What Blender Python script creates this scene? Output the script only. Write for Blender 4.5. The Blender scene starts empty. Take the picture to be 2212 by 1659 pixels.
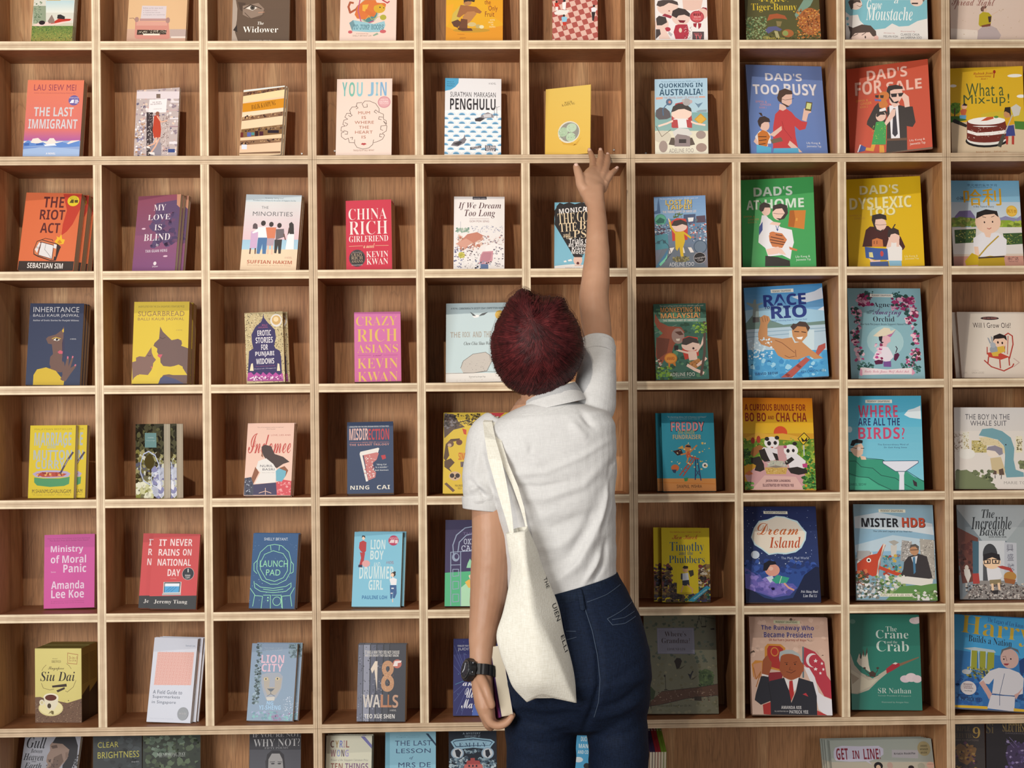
import bpy, bmesh, math, random
from mathutils import Vector, Matrix, noise
S = bpy.context.scene
COL = S.collection
# ---------------------------------------------------------------- camera
Z0 = 1.36                      # height of the lens above the floor
cam = bpy.data.cameras.new('camera'); co = bpy.data.objects.new('camera', cam); COL.objects.link(co)
cam.sensor_width = 36.0; cam.sensor_fit = 'HORIZONTAL'
cam.lens = 3653.19/2212*36
cam.shift_x = -68.58/2212; cam.shift_y = 114.4/2212
cam.clip_start = .05
_y, _p, _r = .02962, -.00519, -.00883
f = Vector((math.sin(_y)*math.cos(_p), math.cos(_y)*math.cos(_p), math.sin(_p)))
r = Vector((math.cos(_y), -math.sin(_y), 0)); u = r.cross(f)
r2 = r*math.cos(_r)+u*math.sin(_r); u2 = -r*math.sin(_r)+u*math.cos(_r)
M = Matrix((r2, u2, -f)).transposed().to_4x4()
M.translation = Vector((.96455, -4.17607, Z0+.0027))
co.matrix_world = M
S.camera = co
# ---------------------------------------------------------------- light
S.view_settings.view_transform = 'Standard'; S.view_settings.look = 'None'
S.view_settings.gamma = 1; S.view_settings.use_curve_mapping = False
S.view_settings.exposure = -0.12
w = bpy.data.worlds.new('world'); S.world = w; w.use_nodes = True
w.node_tree.nodes['Background'].inputs[0].default_value = (.90, .88, .88, 1)
w.node_tree.nodes['Background'].inputs[1].default_value = .28
def light(name, kind, loc, target, energy, color, size, size_y=None, spot=None):
    l = bpy.data.lights.new(name, kind); l.energy = energy; l.color = color
    if kind == 'AREA':
        l.shape = 'RECTANGLE'; l.size = size; l.size_y = size_y
    else:
        l.shadow_soft_size = size
    if spot: l.spot_size = spot; l.spot_blend = .95
    o = bpy.data.objects.new(name, l); COL.objects.link(o); o.location = loc
    o.rotation_euler = (Vector(target)-Vector(loc)).to_track_quat('-Z', 'Y').to_euler()
    return o
light('ceiling_spotlight', 'SPOT', (.28, -2.88, 3.66), (.9, 0, 2.2), 205, (1, .90, .76), .03, spot=1.15)
light('shop_window_light', 'AREA', (-.95, -3.9, 1.6), (.7, 0, 1.5), 150, (1, .985, .95), 1.5, 1.6)

light('added_side_fill', 'AREA', (3.0, -3.4, .95), (.3, 0, 1.2), 20, (1, .95, .88), .8, .9)  # added fill from the right to brighten page edges, not a real window

# ---------------------------------------------------------------- helpers
def lin(c): return c/12.92 if c <= .04045 else ((c+.055)/1.055)**2.4
def hexc(h, a=1.0):
    if len(h) == 3: h = ''.join(k*2 for k in h)
    return tuple(min(.92, lin(int(h[i:i+2], 16)/255)*a) for i in (0, 2, 4))
def link(name, me, parent=None):
    o = bpy.data.objects.new(name, me); COL.objects.link(o)
    if parent: o.parent = parent
    return o
def tag(o, label, cat, group=None, kind=None):
    if label: o['label'] = label
    if cat: o['category'] = cat
    if group: o['group'] = group
    if kind: o['kind'] = kind
    return o
def thing(name, label, cat, loc=(0, 0, 0), rot=(0, 0, 0), group=None):
    o = bpy.data.objects.new(name, None); COL.objects.link(o); o.empty_display_size = .05
    o.location = loc; o.rotation_euler = rot
    return tag(o, label, cat, group)
def mesh(name, vs, fs, mats, fm=None, smooth=False, parent=None):
    me = bpy.data.meshes.new(name); me.from_pydata([tuple(v) for v in vs], [], fs)
    for m in (mats if isinstance(mats, (list, tuple)) else [mats]): me.materials.append(m)
    if fm: me.polygons.foreach_set('material_index', fm)
    if smooth: me.polygons.foreach_set('use_smooth', [True]*len(me.polygons))
    me.update()
    return link(name, me, parent)
BOXF = [(0, 3, 2, 1), (4, 5, 6, 7), (0, 1, 5, 4), (1, 2, 6, 5), (2, 3, 7, 6), (3, 0, 4, 7)]
def boxv(x0, x1, y0, y1, z0, z1):
    return [(x0, y0, z0), (x1, y0, z0), (x1, y1, z0), (x0, y1, z0), (x0, y0, z1), (x1, y0, z1), (x1, y1, z1), (x0, y1, z1)]
def box(name, b, mat, parent=None, bev=0, fm=None):
    o = mesh(name, boxv(*b), BOXF, mat, fm, parent=parent)
    if bev:
        md = o.modifiers.new('bevel', 'BEVEL'); md.width = bev; md.segments = 2
    return o
# ---------------------------------------------------------------- materials
def newmat(name):
    m = bpy.data.materials.new(name); m.use_nodes = True
    nt = m.node_tree; b = nt.nodes['Principled BSDF']
    return m, nt, b
def N(nt, t, **k):
    n = nt.nodes.new(t)
    for a, v in k.items(): setattr(n, a, v)
    return n
def ramp(nt, stops):
    n = nt.nodes.new('ShaderNodeValToRGB'); e = n.color_ramp.elements
    while len(e) < len(stops): e.new(.5)
    for i, (p, c) in enumerate(stops): e[i].position = p; e[i].color = (*c, 1)
    return n
def plain(name, col, rough=.6, spec=.3, metal=0, bump=None):
    m, nt, b = newmat(name)
    b.inputs['Base Color'].default_value = (*col, 1); b.inputs['Roughness'].default_value = rough
    b.inputs['Specular IOR Level'].default_value = spec; b.inputs['Metallic'].default_value = metal
    if bump:
        tc = N(nt, 'ShaderNodeTexCoord'); no = N(nt, 'ShaderNodeTexNoise'); no.inputs['Scale'].default_value = bump[0]
        no.inputs['Detail'].default_value = 4
        bp = N(nt, 'ShaderNodeBump'); bp.inputs['Strength'].default_value = bump[1]; bp.inputs['Distance'].default_value = bump[2]
        nt.links.new(tc.outputs['Object'], no.inputs['Vector']); nt.links.new(no.outputs['Fac'], bp.inputs['Height'])
        nt.links.new(bp.outputs['Normal'], b.inputs['Normal'])
    return m
def wood(name, dark, mid, lite, sc=(14, 14, 1.6), rough=.55, tint=None, seed=0):
    m, nt, b = newmat(name); L = nt.links.new
    tc = N(nt, 'ShaderNodeTexCoord'); mp = N(nt, 'ShaderNodeMapping'); mp.inputs['Scale'].default_value = sc
    mp.inputs['Location'].default_value = (seed*3.1, seed*1.7, seed*.9)
    n1 = N(nt, 'ShaderNodeTexNoise'); n1.inputs['Scale'].default_value = 1; n1.inputs['Detail'].default_value = 7
    n1.inputs['Distortion'].default_value = .9
    L(tc.outputs['Object'], mp.inputs['Vector']); L(mp.outputs['Vector'], n1.inputs['Vector'])
    dk2 = tuple(v*.80 for v in mid); cr = ramp(nt, [(.30, dark), (.40, mid), (.424, mid), (.430, dk2), (.438, mid), (.5, mid), (.545, mid), (.552, dk2), (.562, mid), (.62, lite), (.68, lite), (.686, mid), (.70, lite)]); L(n1.outputs['Fac'], cr.inputs['Fac'])
    m2 = N(nt, 'ShaderNodeMapping'); m2.inputs['Scale'].default_value = (sc[0]*42, sc[1]*42, sc[2]*14)
    n2 = N(nt, 'ShaderNodeTexNoise'); n2.inputs['Scale'].default_value = 1; n2.inputs['Detail'].default_value = 3
    L(tc.outputs['Object'], m2.inputs['Vector']); L(m2.outputs['Vector'], n2.inputs['Vector'])
    c2 = ramp(nt, [(.32, (.60, .57, .55)), (.60, (1.08, 1.08, 1.08))]); L(n2.outputs['Fac'], c2.inputs['Fac'])
    mx = N(nt, 'ShaderNodeMix', data_type='RGBA', blend_type='MULTIPLY'); mx.inputs[0].default_value = .75
    L(cr.outputs['Color'], mx.inputs[6]); L(c2.outputs['Color'], mx.inputs[7])
    L(mx.outputs[2], b.inputs['Base Color']); b.inputs['Roughness'].default_value = rough
    b.inputs['Specular IOR Level'].default_value = .35
    return m
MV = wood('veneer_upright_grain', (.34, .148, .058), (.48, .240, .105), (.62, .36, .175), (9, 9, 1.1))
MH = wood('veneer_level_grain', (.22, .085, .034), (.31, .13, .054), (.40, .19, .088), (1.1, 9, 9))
def plyedge(name, axis):
    m, nt, b = newmat(name); L = nt.links.new
    tc = N(nt, 'ShaderNodeTexCoord'); sx = N(nt, 'ShaderNodeSeparateXYZ'); L(tc.outputs['Object'], sx.inputs[0])
    ns = N(nt, 'ShaderNodeTexNoise'); mp = N(nt, 'ShaderNodeMapping')
    mp.inputs['Scale'].default_value = (3, 3, 60) if axis == 'Z' else (60, 3, 3)
    ns.inputs['Detail'].default_value = 5; ns.inputs['Scale'].default_value = 4
    L(tc.outputs['Object'], mp.inputs[0]); L(mp.outputs[0], ns.inputs['Vector'])
    ma = N(nt, 'ShaderNodeMath', operation='MULTIPLY_ADD'); ma.inputs[1].default_value = .0022; L(ns.outputs['Fac'], ma.inputs[0]); L(sx.outputs[axis], ma.inputs[2])
    mr = N(nt, 'ShaderNodeMapRange'); mr.inputs[1].default_value = -.0094; mr.inputs[2].default_value = .0116
    L(ma.outputs[0], mr.inputs[0])
    li = (.76, .62, .43); md = (.56, .41, .27); dk = (.36, .23, .13); ml = (.64, .49, .33)
    cr = ramp(nt, [(0, ml), (.09, li), (.24, li), (.30, dk), (.36, ml), (.46, md), (.52, dk), (.58, ml), (.66, md), (.71, dk), (.77, li), (.90, li), (.95, ml)])
    L(mr.outputs[0], cr.inputs[0])
    n3 = N(nt, 'ShaderNodeTexNoise'); n3.inputs['Scale'].default_value = 22; n3.inputs['Detail'].default_value = 6
    L(tc.outputs['Object'], n3.inputs['Vector'])
    c3 = ramp(nt, [(.3, (.7, .66, .62)), (.6, (1.05, 1.05, 1.05))]); L(n3.outputs['Fac'], c3.inputs[0])
    mx = N(nt, 'ShaderNodeMix', data_type='RGBA', blend_type='MULTIPLY'); mx.inputs[0].default_value = .6
    L(cr.outputs[0], mx.inputs[6]); L(c3.outputs[0], mx.inputs[7]); L(mx.outputs[2], b.inputs['Base Color'])
    b.inputs['Roughness'].default_value = .6
    return m
EZ = plyedge('plywood_edge_level', 'Z'); EX = plyedge('plywood_edge_upright', 'X')

# ---------------------------------------------------------------- bookcases
T = .0107                                         # half of a doubled board
XS = [-.262, 0, .26146, .52477, .78775, 1.04884, 1.30946, 1.57113, 1.83395, 2.096, 2.358, 2.62]
ZS = [z+Z0 for z in (.9492, .66766, .38634, .10626, -.1731, -.45311, -.73259)]
ZTOP = ZS[0]+.2815
DEPTH = {0: .155, 1: .22, 2: .22}
def board(name, b, parent, axis, veneer):
    cx, cz = (b[0]+b[1])/2, (b[4]+b[5])/2
    o = box(name, (b[0]-cx, b[1]-cx, b[2], b[3], b[4]-cz, b[5]-cz), [veneer, EZ if axis == 'Z' else EX], parent, fm=[0, 0, 1, 0, 0, 0])
    o.location = (cx, 0, cz)
    return o
gap = .0004
LBL = [['bookcase unit at the upper left, its lower edge in the pale shelf joint', 'bookcase unit at the upper middle, above the reaching hand', 'bookcase unit at the upper right with picture books', 'bookcase unit at the top right corner of the wall'],
       ['five-row plywood bookcase unit at the left of the shelf wall', 'five-row plywood bookcase unit right behind the person', 'five-row plywood bookcase unit right of the person full of picture books', 'five-row bookcase unit cut by the right edge of the photo'],
       ['low bookcase unit at the bottom left under the paperback grid', 'low bookcase unit at the bottom behind the legs of the person', 'low bookcase unit at the bottom right holding leaning thin spines', 'low bookcase unit in the bottom right corner with dark comics']]
UN = []
for gi in range(4):
    i0 = gi*3; i1 = min(i0+3, len(XS)-1)
    for lv, (za, zb) in enumerate([(ZS[1], ZTOP+.2815), (ZS[6], ZS[1]), (.10, ZS[6])]):
        d = DEPTH[lv]; xa, xb = XS[i0], XS[i1]
        U = thing('bookcase', LBL[lv][gi], 'bookcase', ((xa+xb)/2, 0, za), group='plywood bookcase units along the wall')
        def part(name, b, axis, ven):
            o = board(name, b, U, axis, ven); o.location -= Vector(((xa+xb)/2, 0, za)); return o
        part('side_panel', (xa+gap, xa+T, 0, d, za+gap, zb-gap), 'X', MV)
        part('side_panel', (xb-T, xb-gap, 0, d, za+gap, zb-gap), 'X', MV)
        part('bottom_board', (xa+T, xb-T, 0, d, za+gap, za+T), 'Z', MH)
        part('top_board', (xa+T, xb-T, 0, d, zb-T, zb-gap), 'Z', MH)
        bp = board('back_panel', (xa+.002, xb-.002, d, d+.009, za+.002, zb-.002), U, 'X', MV); bp.location -= Vector(((xa+xb)/2, 0, za)); bp.data.materials[1] = MV
        if lv < 2:
            for i in range(i0+1, i1): part('divider', (XS[i]-T, XS[i]+T, 0, d-.0005, za+T, zb-T), 'X', MV)
            zs = [ZS[0], ZTOP] if lv == 0 else ZS[2:6]
            for z in zs:
                for i in range(i0, i1):
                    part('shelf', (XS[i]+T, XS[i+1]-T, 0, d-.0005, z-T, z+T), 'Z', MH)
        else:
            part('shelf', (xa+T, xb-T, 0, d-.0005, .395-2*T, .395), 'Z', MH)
        UN.append(U)
# room
MW = plain('wall_paint', (.62, .60, .57), .8, .1, bump=(60, .2, .001))
MF = wood('floor_planks', (.16, .11, .08), (.24, .17, .12), (.3, .22, .16), (1, 5, 5))
def structure(name, b, mat):
    o = box(name, b, mat); o['kind'] = 'structure'; return o
structure('wall_back', (-3.2, 4.4, .232, .33, 0, 3.9), MW)
structure('floor', (-3.2, 4.4, -6, .33, -.1, 0), MF)
structure('baseboard_back', (XS[0], XS[-1], .0, .20, 0, .098), MH)
# ---------------------------------------------------------------- books
from mathutils.geometry import tessellate_polygon
def print_mat(name, rough, coat=0):
    m, nt, b = newmat(name)
    a = N(nt, 'ShaderNodeVertexColor'); a.layer_name = 'print'
    nt.links.new(a.outputs['Color'], b.inputs['Base Color'])
    b.inputs['Roughness'].default_value = rough; b.inputs['Specular IOR Level'].default_value = .26
    b.inputs['Coat Weight'].default_value = coat; b.inputs['Coat Roughness'].default_value = .12
    return m
MP = print_mat('printed_card', .5); MG = print_mat('glossy_print', .38, .08)
def paper_mat():
    m, nt, b = newmat('paper_edges'); L = nt.links.new
    tc = N(nt, 'ShaderNodeTexCoord'); mp = N(nt, 'ShaderNodeMapping'); mp.inputs['Scale'].default_value = (2, 900, 2)
    n = N(nt, 'ShaderNodeTexNoise'); n.inputs['Scale'].default_value = 1; n.inputs['Detail'].default_value = 3
    L(tc.outputs['Object'], mp.inputs[0]); L(mp.outputs[0], n.inputs['Vector'])
    c = ramp(nt, [(.35, (.42, .35, .25)), (.65, (.78, .70, .55))]); L(n.outputs['Fac'], c.inputs[0]); L(c.outputs[0], b.inputs['Base Color'])
    b.inputs['Roughness'].default_value = .9
    return m
MPG = paper_mat()
def mb(s, up, lo, dg=None):
    r = ''
    for ch in s:
        if 'A' <= ch <= 'Z': r += chr(up+ord(ch)-65)
        elif 'a' <= ch <= 'z': r += chr(lo+ord(ch)-97)
        elif dg and '0' <= ch <= '9': r += chr(dg+ord(ch)-48)
        else: r += ch
    return r
# style: (upper block, lower block, digits, weight, shear)
ST = {'n': (0, 0, 0, 0, 0), 'b': (0x1D5D4, 0x1D5EE, 0x1D7EC, 0, 0), 'r': (0x1D5D4, 0x1D5EE, 0x1D7EC, 0, 0), 'x': (0x1D5D4, 0x1D5EE, 0x1D7EC, .012, 0),
      's': (0x1D400, 0x1D41A, 0x1D7CE, -.010, 0), 't': (0x1D400, 0x1D41A, 0x1D7CE, -.014, 0), 'i': (0x1D468, 0x1D482, 0, -.004, 0),
      'si': (0x1D468, 0x1D482, 0, -.006, 0), 'c': (0x1D4D0, 0x1D4EA, 0, 0, 0), 'm': (0x1D670, 0x1D68A, 0x1D7F6, .006, 0), 'z': (0, 0, 0, .008, 0), 'o': (0x1D5D4, 0x1D5EE, 0, 0, 0)}
_tc = {}
def text2d(st, s):
    if (st, s) in _tc: return _tc[(st, s)]
    up, lo, dg, wt, sh = ST[st]
    body = mb(s, up, lo, dg) if up else s
    cu = bpy.data.curves.new('t', 'FONT'); cu.body = body; cu.size = 1; cu.offset = wt; cu.resolution_u = 3
    if st in 'nb': cu.space_character = 1.06
    o = bpy.data.objects.new('t', cu); me = o.to_mesh()
    vs = [(v.co.x, v.co.y) for v in me.vertices]; fs = [tuple(p.vertices) for p in me.polygons]
    o.to_mesh_clear(); bpy.data.objects.remove(o); bpy.data.curves.remove(cu)
    if not vs: return None
    x0 = min(v[0] for v in vs); x1 = max(v[0] for v in vs); y0 = min(v[1] for v in vs); y1 = max(v[1] for v in vs)
    w, h = max(x1-x0, 1e-5), max(y1-y0, 1e-5)
    _tc[(st, s)] = ([((v[0]-x0)/w-.5, (v[1]-y0)/h-.5) for v in vs], fs)
    return _tc[(st, s)]
def clip(poly, W, H):
    for ax, lim, sg in ((0, 0, 1), (0, W, -1), (1, 0, 1), (1, H, -1)):
        out = []
        for i in range(len(poly)):
            a, b = poly[i-1], poly[i]
            ia, ib = sg*(a[ax]-lim) >= 0, sg*(b[ax]-lim) >= 0
            if ia != ib:
                t = (lim-a[ax])/(b[ax]-a[ax]); out.append(tuple(a[k]+t*(b[k]-a[k]) for k in range(len(a))))
            if ib: out.append(b)
        poly = out
        if len(poly) < 3: return []
    return poly
class Art:
    def __init__(s, W, H, th=.25): s.th = th; s.v = []; s.f = []; s.c = []; s.W = W; s.H = H; s.k = 0
    def lay(s): s.k += 1; return -(s.th+.008*s.k)
    def tri(s, pts, faces, col, y):
        b = len(s.v); s.v += [(p[0], y, p[1]) for p in pts]
        for f in faces: s.f.append(tuple(b+i for i in f)); s.c.append([col]*len(f))
    def poly(s, pts, col, y, cols=None):
        p = clip([tuple(q) for q in pts], s.W, s.H)
        if len(p) < 3: return
        fs = tessellate_polygon([[Vector((a[0], a[1], 0)) for a in p]])
        s.tri(p, fs, col, y)
    def grad(s, pts, c1, c2, y):
        # c1 on top, c2 at the bottom; clipped per band
        (x0, ya), (x1, yb), (x2, yc), (x3, yd) = pts; n = 12
        for i in range(n):
            a, b = i/n, (i+1)/n; t = 1-(i+.5)/n
            q = [(x0+(x3-x0)*a, ya+(yd-ya)*a), (x1+(x2-x1)*a, yb+(yc-yb)*a), (x1+(x2-x1)*b, yb+(yc-yb)*b), (x0+(x3-x0)*b, ya+(yd-ya)*b)]
            s.poly(q, tuple(c1[k]*(1-t)+c2[k]*t for k in range(3)), y)
    def line(s, w, pts, col, y):
        for i in range(len(pts)-1):
            a, b = Vector(pts[i]), Vector(pts[i+1]); d = b-a
            if d.length < 1e-6: continue
            d.normalize(); n = Vector((-d.y, d.x))*w/2; e = d*w*.3
            s.poly([tuple(a-n-e), tuple(b-n+e), tuple(b+n+e), tuple(a+n-e)], col, y-.001*(i % 2))
def P2(ks): return [tuple(map(float, k.split(','))) for k in ks]
def draw(A, lines):
    for l in lines:
        k = l.split(' '); y = A.lay()
        if k[0] == 'R':
            cs = [q for q in k[1:] if ',' not in q]; ps = P2([q for q in k[1:] if ',' in q])
            if len(cs) > 1: A.grad(ps, hexc(cs[0]), hexc(cs[1]), y)
            else: A.poly(ps, hexc(cs[0]), y)
        elif k[0] == 'P': A.poly(P2(k[2:]), hexc(k[1]), y)
        elif k[0] == 'L': A.line(float(k[1]), P2(k[3:]), hexc(k[2]), y)
        elif k[0] == 'E':
            x, z, a, b = map(float, k[1:5]); n = 22 if max(a, b) > 2 else 10
            A.poly([(x+a*math.cos(6.2832*i/n), z+b*math.sin(6.2832*i/n)) for i in range(n)], hexc(k[5]), y)
        elif k[0] == 'S':
            n, sz, sd = int(k[1]), float(k[2]), int(k[3]); x0, z0, x1, z1 = map(float, k[4:8]); rg = random.Random(sd)
            cs = [hexc(c) for c in k[8:]]
            for i in range(n):
                cx, cz = rg.uniform(x0, x1), rg.uniform(z0, z1); r = sz*rg.uniform(.3, .75); m = 5 if sz < 3 else 7; q = rg.random()*6
                A.poly([(cx+r*rg.uniform(.6, 1.3)*math.cos(q+6.2832*j/m), cz+r*rg.uniform(.5, 1.1)*math.sin(q+6.2832*j/m)) for j in range(m)], rg.choice(cs), y-.0002*(i % 25))
        elif k[0] == 'T':
            st = k[1]; x, z, w, h, rot = map(float, k[2:7]); col = hexc(k[7]); s = ' '.join(k[8:])
            t = text2d(st, s)
            if not t: continue
            ca, sa = math.cos(math.radians(rot)), math.sin(math.radians(rot))
            if abs(rot) > 45: w, h = h, w
            sh = .14*h if st in ('c',) and w > 3*h else 0
            def put(dx, dz, c, yy, gr=1):
                ps = []
                for a, b in t[0]:
                    px, pz = a*w*gr+b*sh, b*h*gr
                    ps.append((x+dx+px*ca-pz*sa, z+dz+px*sa+pz*ca))
                ps = [(min(max(a, 0.1), A.W-.1), min(max(b, .1), A.H-.1)) for a, b in ps]
                A.tri(ps, t[1], c, yy)
            if st == 'o': put(h*.03, -h*.04, tuple(c*.45 for c in col), y)
            put(0, 0, col, y-.003)
        elif k[0] == 'C':
            x0, z0, x1, z1 = map(float, k[1:5]); nx, nz = int(k[5]), int(k[6]); c = hexc(k[7]); dx, dz = (x1-x0)/nx, (z1-z0)/nz
            for i in range(-3, nx+3):
                for j in range(-3, nz+3):
                    if (i+j) % 2: continue
                    o = x0+i*dx-j*dx*.35; q = z0+j*dz+i*dz*.3
                    A.poly([(o, q), (o+dx, q+dz*.3), (o+dx*.65, q+dz*1.3), (o-dx*.35, q+dz)], c, y)
        elif k[0] == 'W':
            x0, z0, x1, z1 = map(float, k[1:5]); nx, nz = int(k[5]), int(k[6]); c = hexc(k[7]); dx, dz = (x1-x0)/nx, (z1-z0)/nz
            for j in range(nz):
                for i in range(nx+1):
                    cx = x0+(i+(.5 if j % 2 else 0))*dx; cz = z0+j*dz+dz*.2
                    A.poly([(cx-dx*.3, cz)]+[(cx-dx*.3*math.cos(3.1416*q/8), cz+dz*.55*math.sin(3.1416*q/8)) for q in range(9)], tuple(v*1.5 for v in c), y)
                    A.poly([(cx-dx*.22, cz)]+[(cx-dx*.22*math.cos(3.1416*q/8), cz+dz*.36*math.sin(3.1416*q/8)) for q in range(9)], c, y-.002)
                    for rr in (.38, .46): A.line(.25, [(cx-dx*rr*math.cos(3.1416*q/8), cz+dz*rr*1.6*math.sin(3.1416*q/8)) for q in range(9)], c, y-.003)
        elif k[0] == 'G':
            x0, z0, x1, z1 = map(float, k[1:5]); c = hexc(k[5]); n = 11; d = (x1-x0)/n; rg = random.Random(3)
            for i in range(n):
                for j in range(n):
                    cx = x0+(i+.5)*d+(z0-z1)*0+(j-n/2)*.3; cz = z0+(j+.5)*(z1-z0)/n
                    for an in (90, 210, 330):
                        a = math.radians(an+(180 if (i+j) % 2 else 0)); A.line(.5, [(cx, cz), (cx+d*.55*math.cos(a), cz+d*.55*math.sin(a))], c, y)
MM = .001
def cover_mesh(name, W, H, th, A, base, mat, smooth=False):
    vs = [(0, -th, 0), (W, -th, 0), (W, 0, 0), (0, 0, 0), (0, -th, H), (W, -th, H), (W, 0, H), (0, 0, H)]
    fs = list(BOXF); cs = [[base]*4 for _ in fs]
    if A:
        b = len(vs); vs += A.v; fs += [tuple(b+i for i in f) for f in A.f]; cs += A.c
    me = bpy.data.meshes.new(name); me.from_pydata([(x*MM, y*MM, z*MM) for x, y, z in vs], [], fs)
    ca = me.color_attributes.new('print', 'FLOAT_COLOR', 'CORNER')
    buf = []
    for c in cs:
        for q in c: buf += [q[0], q[1], q[2], 1]
    ca.data.foreach_set('color', buf); me.materials.append(mat); me.update()
    return me
def bookparts(root, W, H, t, A, base, hard, gloss=False, sticker=None):
    if t > 40:                                     # a carton, not a book
        link('front_panel', cover_mesh('front_panel', W, H, .25, A, base, MP), root).location = (0, .3*MM, 0)
        sd = Art(t, H, .3); draw(sd, ['R a89c50 0,0 %g,0 %g,%g 0,%g' % (t, t, H, H), 'P 2c1c18 0,0 %g,0 %g,%g 0,%g' % (t, t, H*.46, H*.36)]+['R 6e6230 %g,%g %g,%g %g,%g %g,%g' % (6, z, t-8, z, t-8, z+1.2, 6, z+1.2) for z in range(int(H*.52), int(H*.9), 4)])
        so = link('side_panel', cover_mesh('side_panel', t-1, H, .3, sd, hexc('a89c50'), MP), root); so.rotation_euler = (0, 0, math.pi/2); so.location = ((W-.3)*MM, .5*MM, 0)
        box('carton', [v*MM for v in (.1, W-.4, .4, t-.2, 0, H)], plain('carton_board', hexc('9c9048'), .7), root, .0008)
        return
    th = 2.2 if hard else .25
    mat = MG if gloss else MP
    me = cover_mesh('front_cover', W, H, th, A, base, mat)
    fc = link('front_cover', me, root); fc.location = (0, th*MM, 0)
    ins = 3 if hard else .4
    pg = box('page_block', [v*MM for v in (.6, W-ins, th, t-th, ins, H-ins)], MPG, root)
    link('back_cover', cover_mesh('back_cover', W, H, th, None, base, mat), root).location = (0, t*MM, 0)
    sp = link('spine', cover_mesh('spine', .6, H, max(t-2*th, .5), None, tuple(v*.9 for v in base), mat), root); sp.location = (0, (t-th)*MM, 0)
    if sticker:
        x, z, a, b, c = sticker.split(','); S_ = Art(W, H); x, z, a, b = map(float, (x, z, a, b))
        vs = [(x+a*math.cos(k*.2618), -.6 if 0 else 0, z+b*math.sin(k*.2618)) for k in range(24)]
        vs2 = [(p[0], -.3, p[2]) for p in vs]
        fs = [tuple(range(23, -1, -1)), tuple(24+i for i in range(24))]+[(i, (i+1) % 24, 24+(i+1) % 24, 24+i) for i in range(24)]
        so = mesh('sticker', [(p[0]*MM, (p[1]-1.6)*MM, p[2]*MM) for p in vs+vs2], fs, plain('sticker_foil', hexc(c), .3, .6), parent=root)
        tx = text2d('i', 'Book of the Year'); y = -2.2
        mesh('sticker_text', [((x+q[0]*a*1.3)*MM, y*MM, (z+q[1]*b*.4)*MM) for q in tx[0]], [f for f in tx[1]], plain('sticker_ink', (.6, .6, .62)), parent=so)
def rotm(yaw, lean, roll):
    return Matrix.Rotation(math.radians(yaw), 4, 'Z') @ Matrix.Rotation(math.radians(-lean), 4, 'X') @ Matrix.Rotation(math.radians(roll), 4, 'Y')
def dup(root, label=None):
    r = root.copy(); COL.objects.link(r)
    if label: r['label'] = label
    for ch in root.children:
        if ch.name.startswith('sticker'): continue
        c = ch.copy(); COL.objects.link(c); c.parent = r
    return r
ROWN = ['top', 'second', 'third', 'fourth', 'fifth', 'sixth', 'seventh', 'bottom']
CAT = {'carton': 'box', 'picture_book': 'book', 'paperback': 'book', 'magazine': 'magazine', 'comic': 'comic'}
BK = {}
def build_books(txt):
    cur = None; recs = []
    for l in txt.strip().split('\n'):
        if l.startswith('B|'): cur = (l.split('|'), []); recs.append(cur)
        else: cur[1].append(l)
    for h, art in recs:
        _, kind, label, loc, rot, dim, base, hard, back, stk, row = h
        loc = Vector(map(float, loc.split())); rt = tuple(map(float, rot.split())); W, H, t = map(float, dim.split())
        bc = hexc(base); A = Art(W, H, 2.2 if hard == '1' else .25); draw(A, art)
        R = rotm(*rt)
        root = thing(kind, label, CAT[kind], loc, R.to_euler())
        bookparts(root, W, H, t, A, bc, hard == '1', kind not in ('paperback', 'comic') or 'shrink' in label, stk)
        BK[label] = root
        n = back.split(';') if back else []
        ny = Vector((R[0][1], R[1][1], R[2][1]))
        off = 0
        for i, b in enumerate(n):
            dx, dy = map(float, b.split(','))
            if abs(dx) < .0062: dx *= .25
            off += t*MM+.0014
            ex = dy-(0 if i == 0 else float(n[i-1].split(',')[1]))
            c = dup(root); k = ['directly', 'second', 'third', 'fourth'][i]
            c['label'] = ('copy standing directly behind the ' if i == 0 else k+' copy behind the ')+' '.join(label.replace('front copy of the ', '').replace(', front copy', '').replace(', front of its stack', '').split(' ')[:11])
            c['group'] = 'copies behind the '+' '.join(label.split(' ')[:8])
            rr = R
            lat = Vector((R[0][0], R[1][0], 0)).normalized()
            c.location = loc+lat*dx+ny*off; c.rotation_euler = rr.to_euler()
            low = min((rr @ Vector(v)).z for v in ((0, 0, 0), (W*MM, 0, 0), (0, t*MM, 0), (W*MM, t*MM, 0)))
            fl = loc.z+min((R @ Vector(v)).z for v in ((0, 0, 0), (W*MM, 0, 0), (0, t*MM, 0), (W*MM, t*MM, 0)))
            c.location += Vector((R[0][2], R[1][2], R[2][2]))*((fl-low-c.location.z)/R[2][2])
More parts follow.
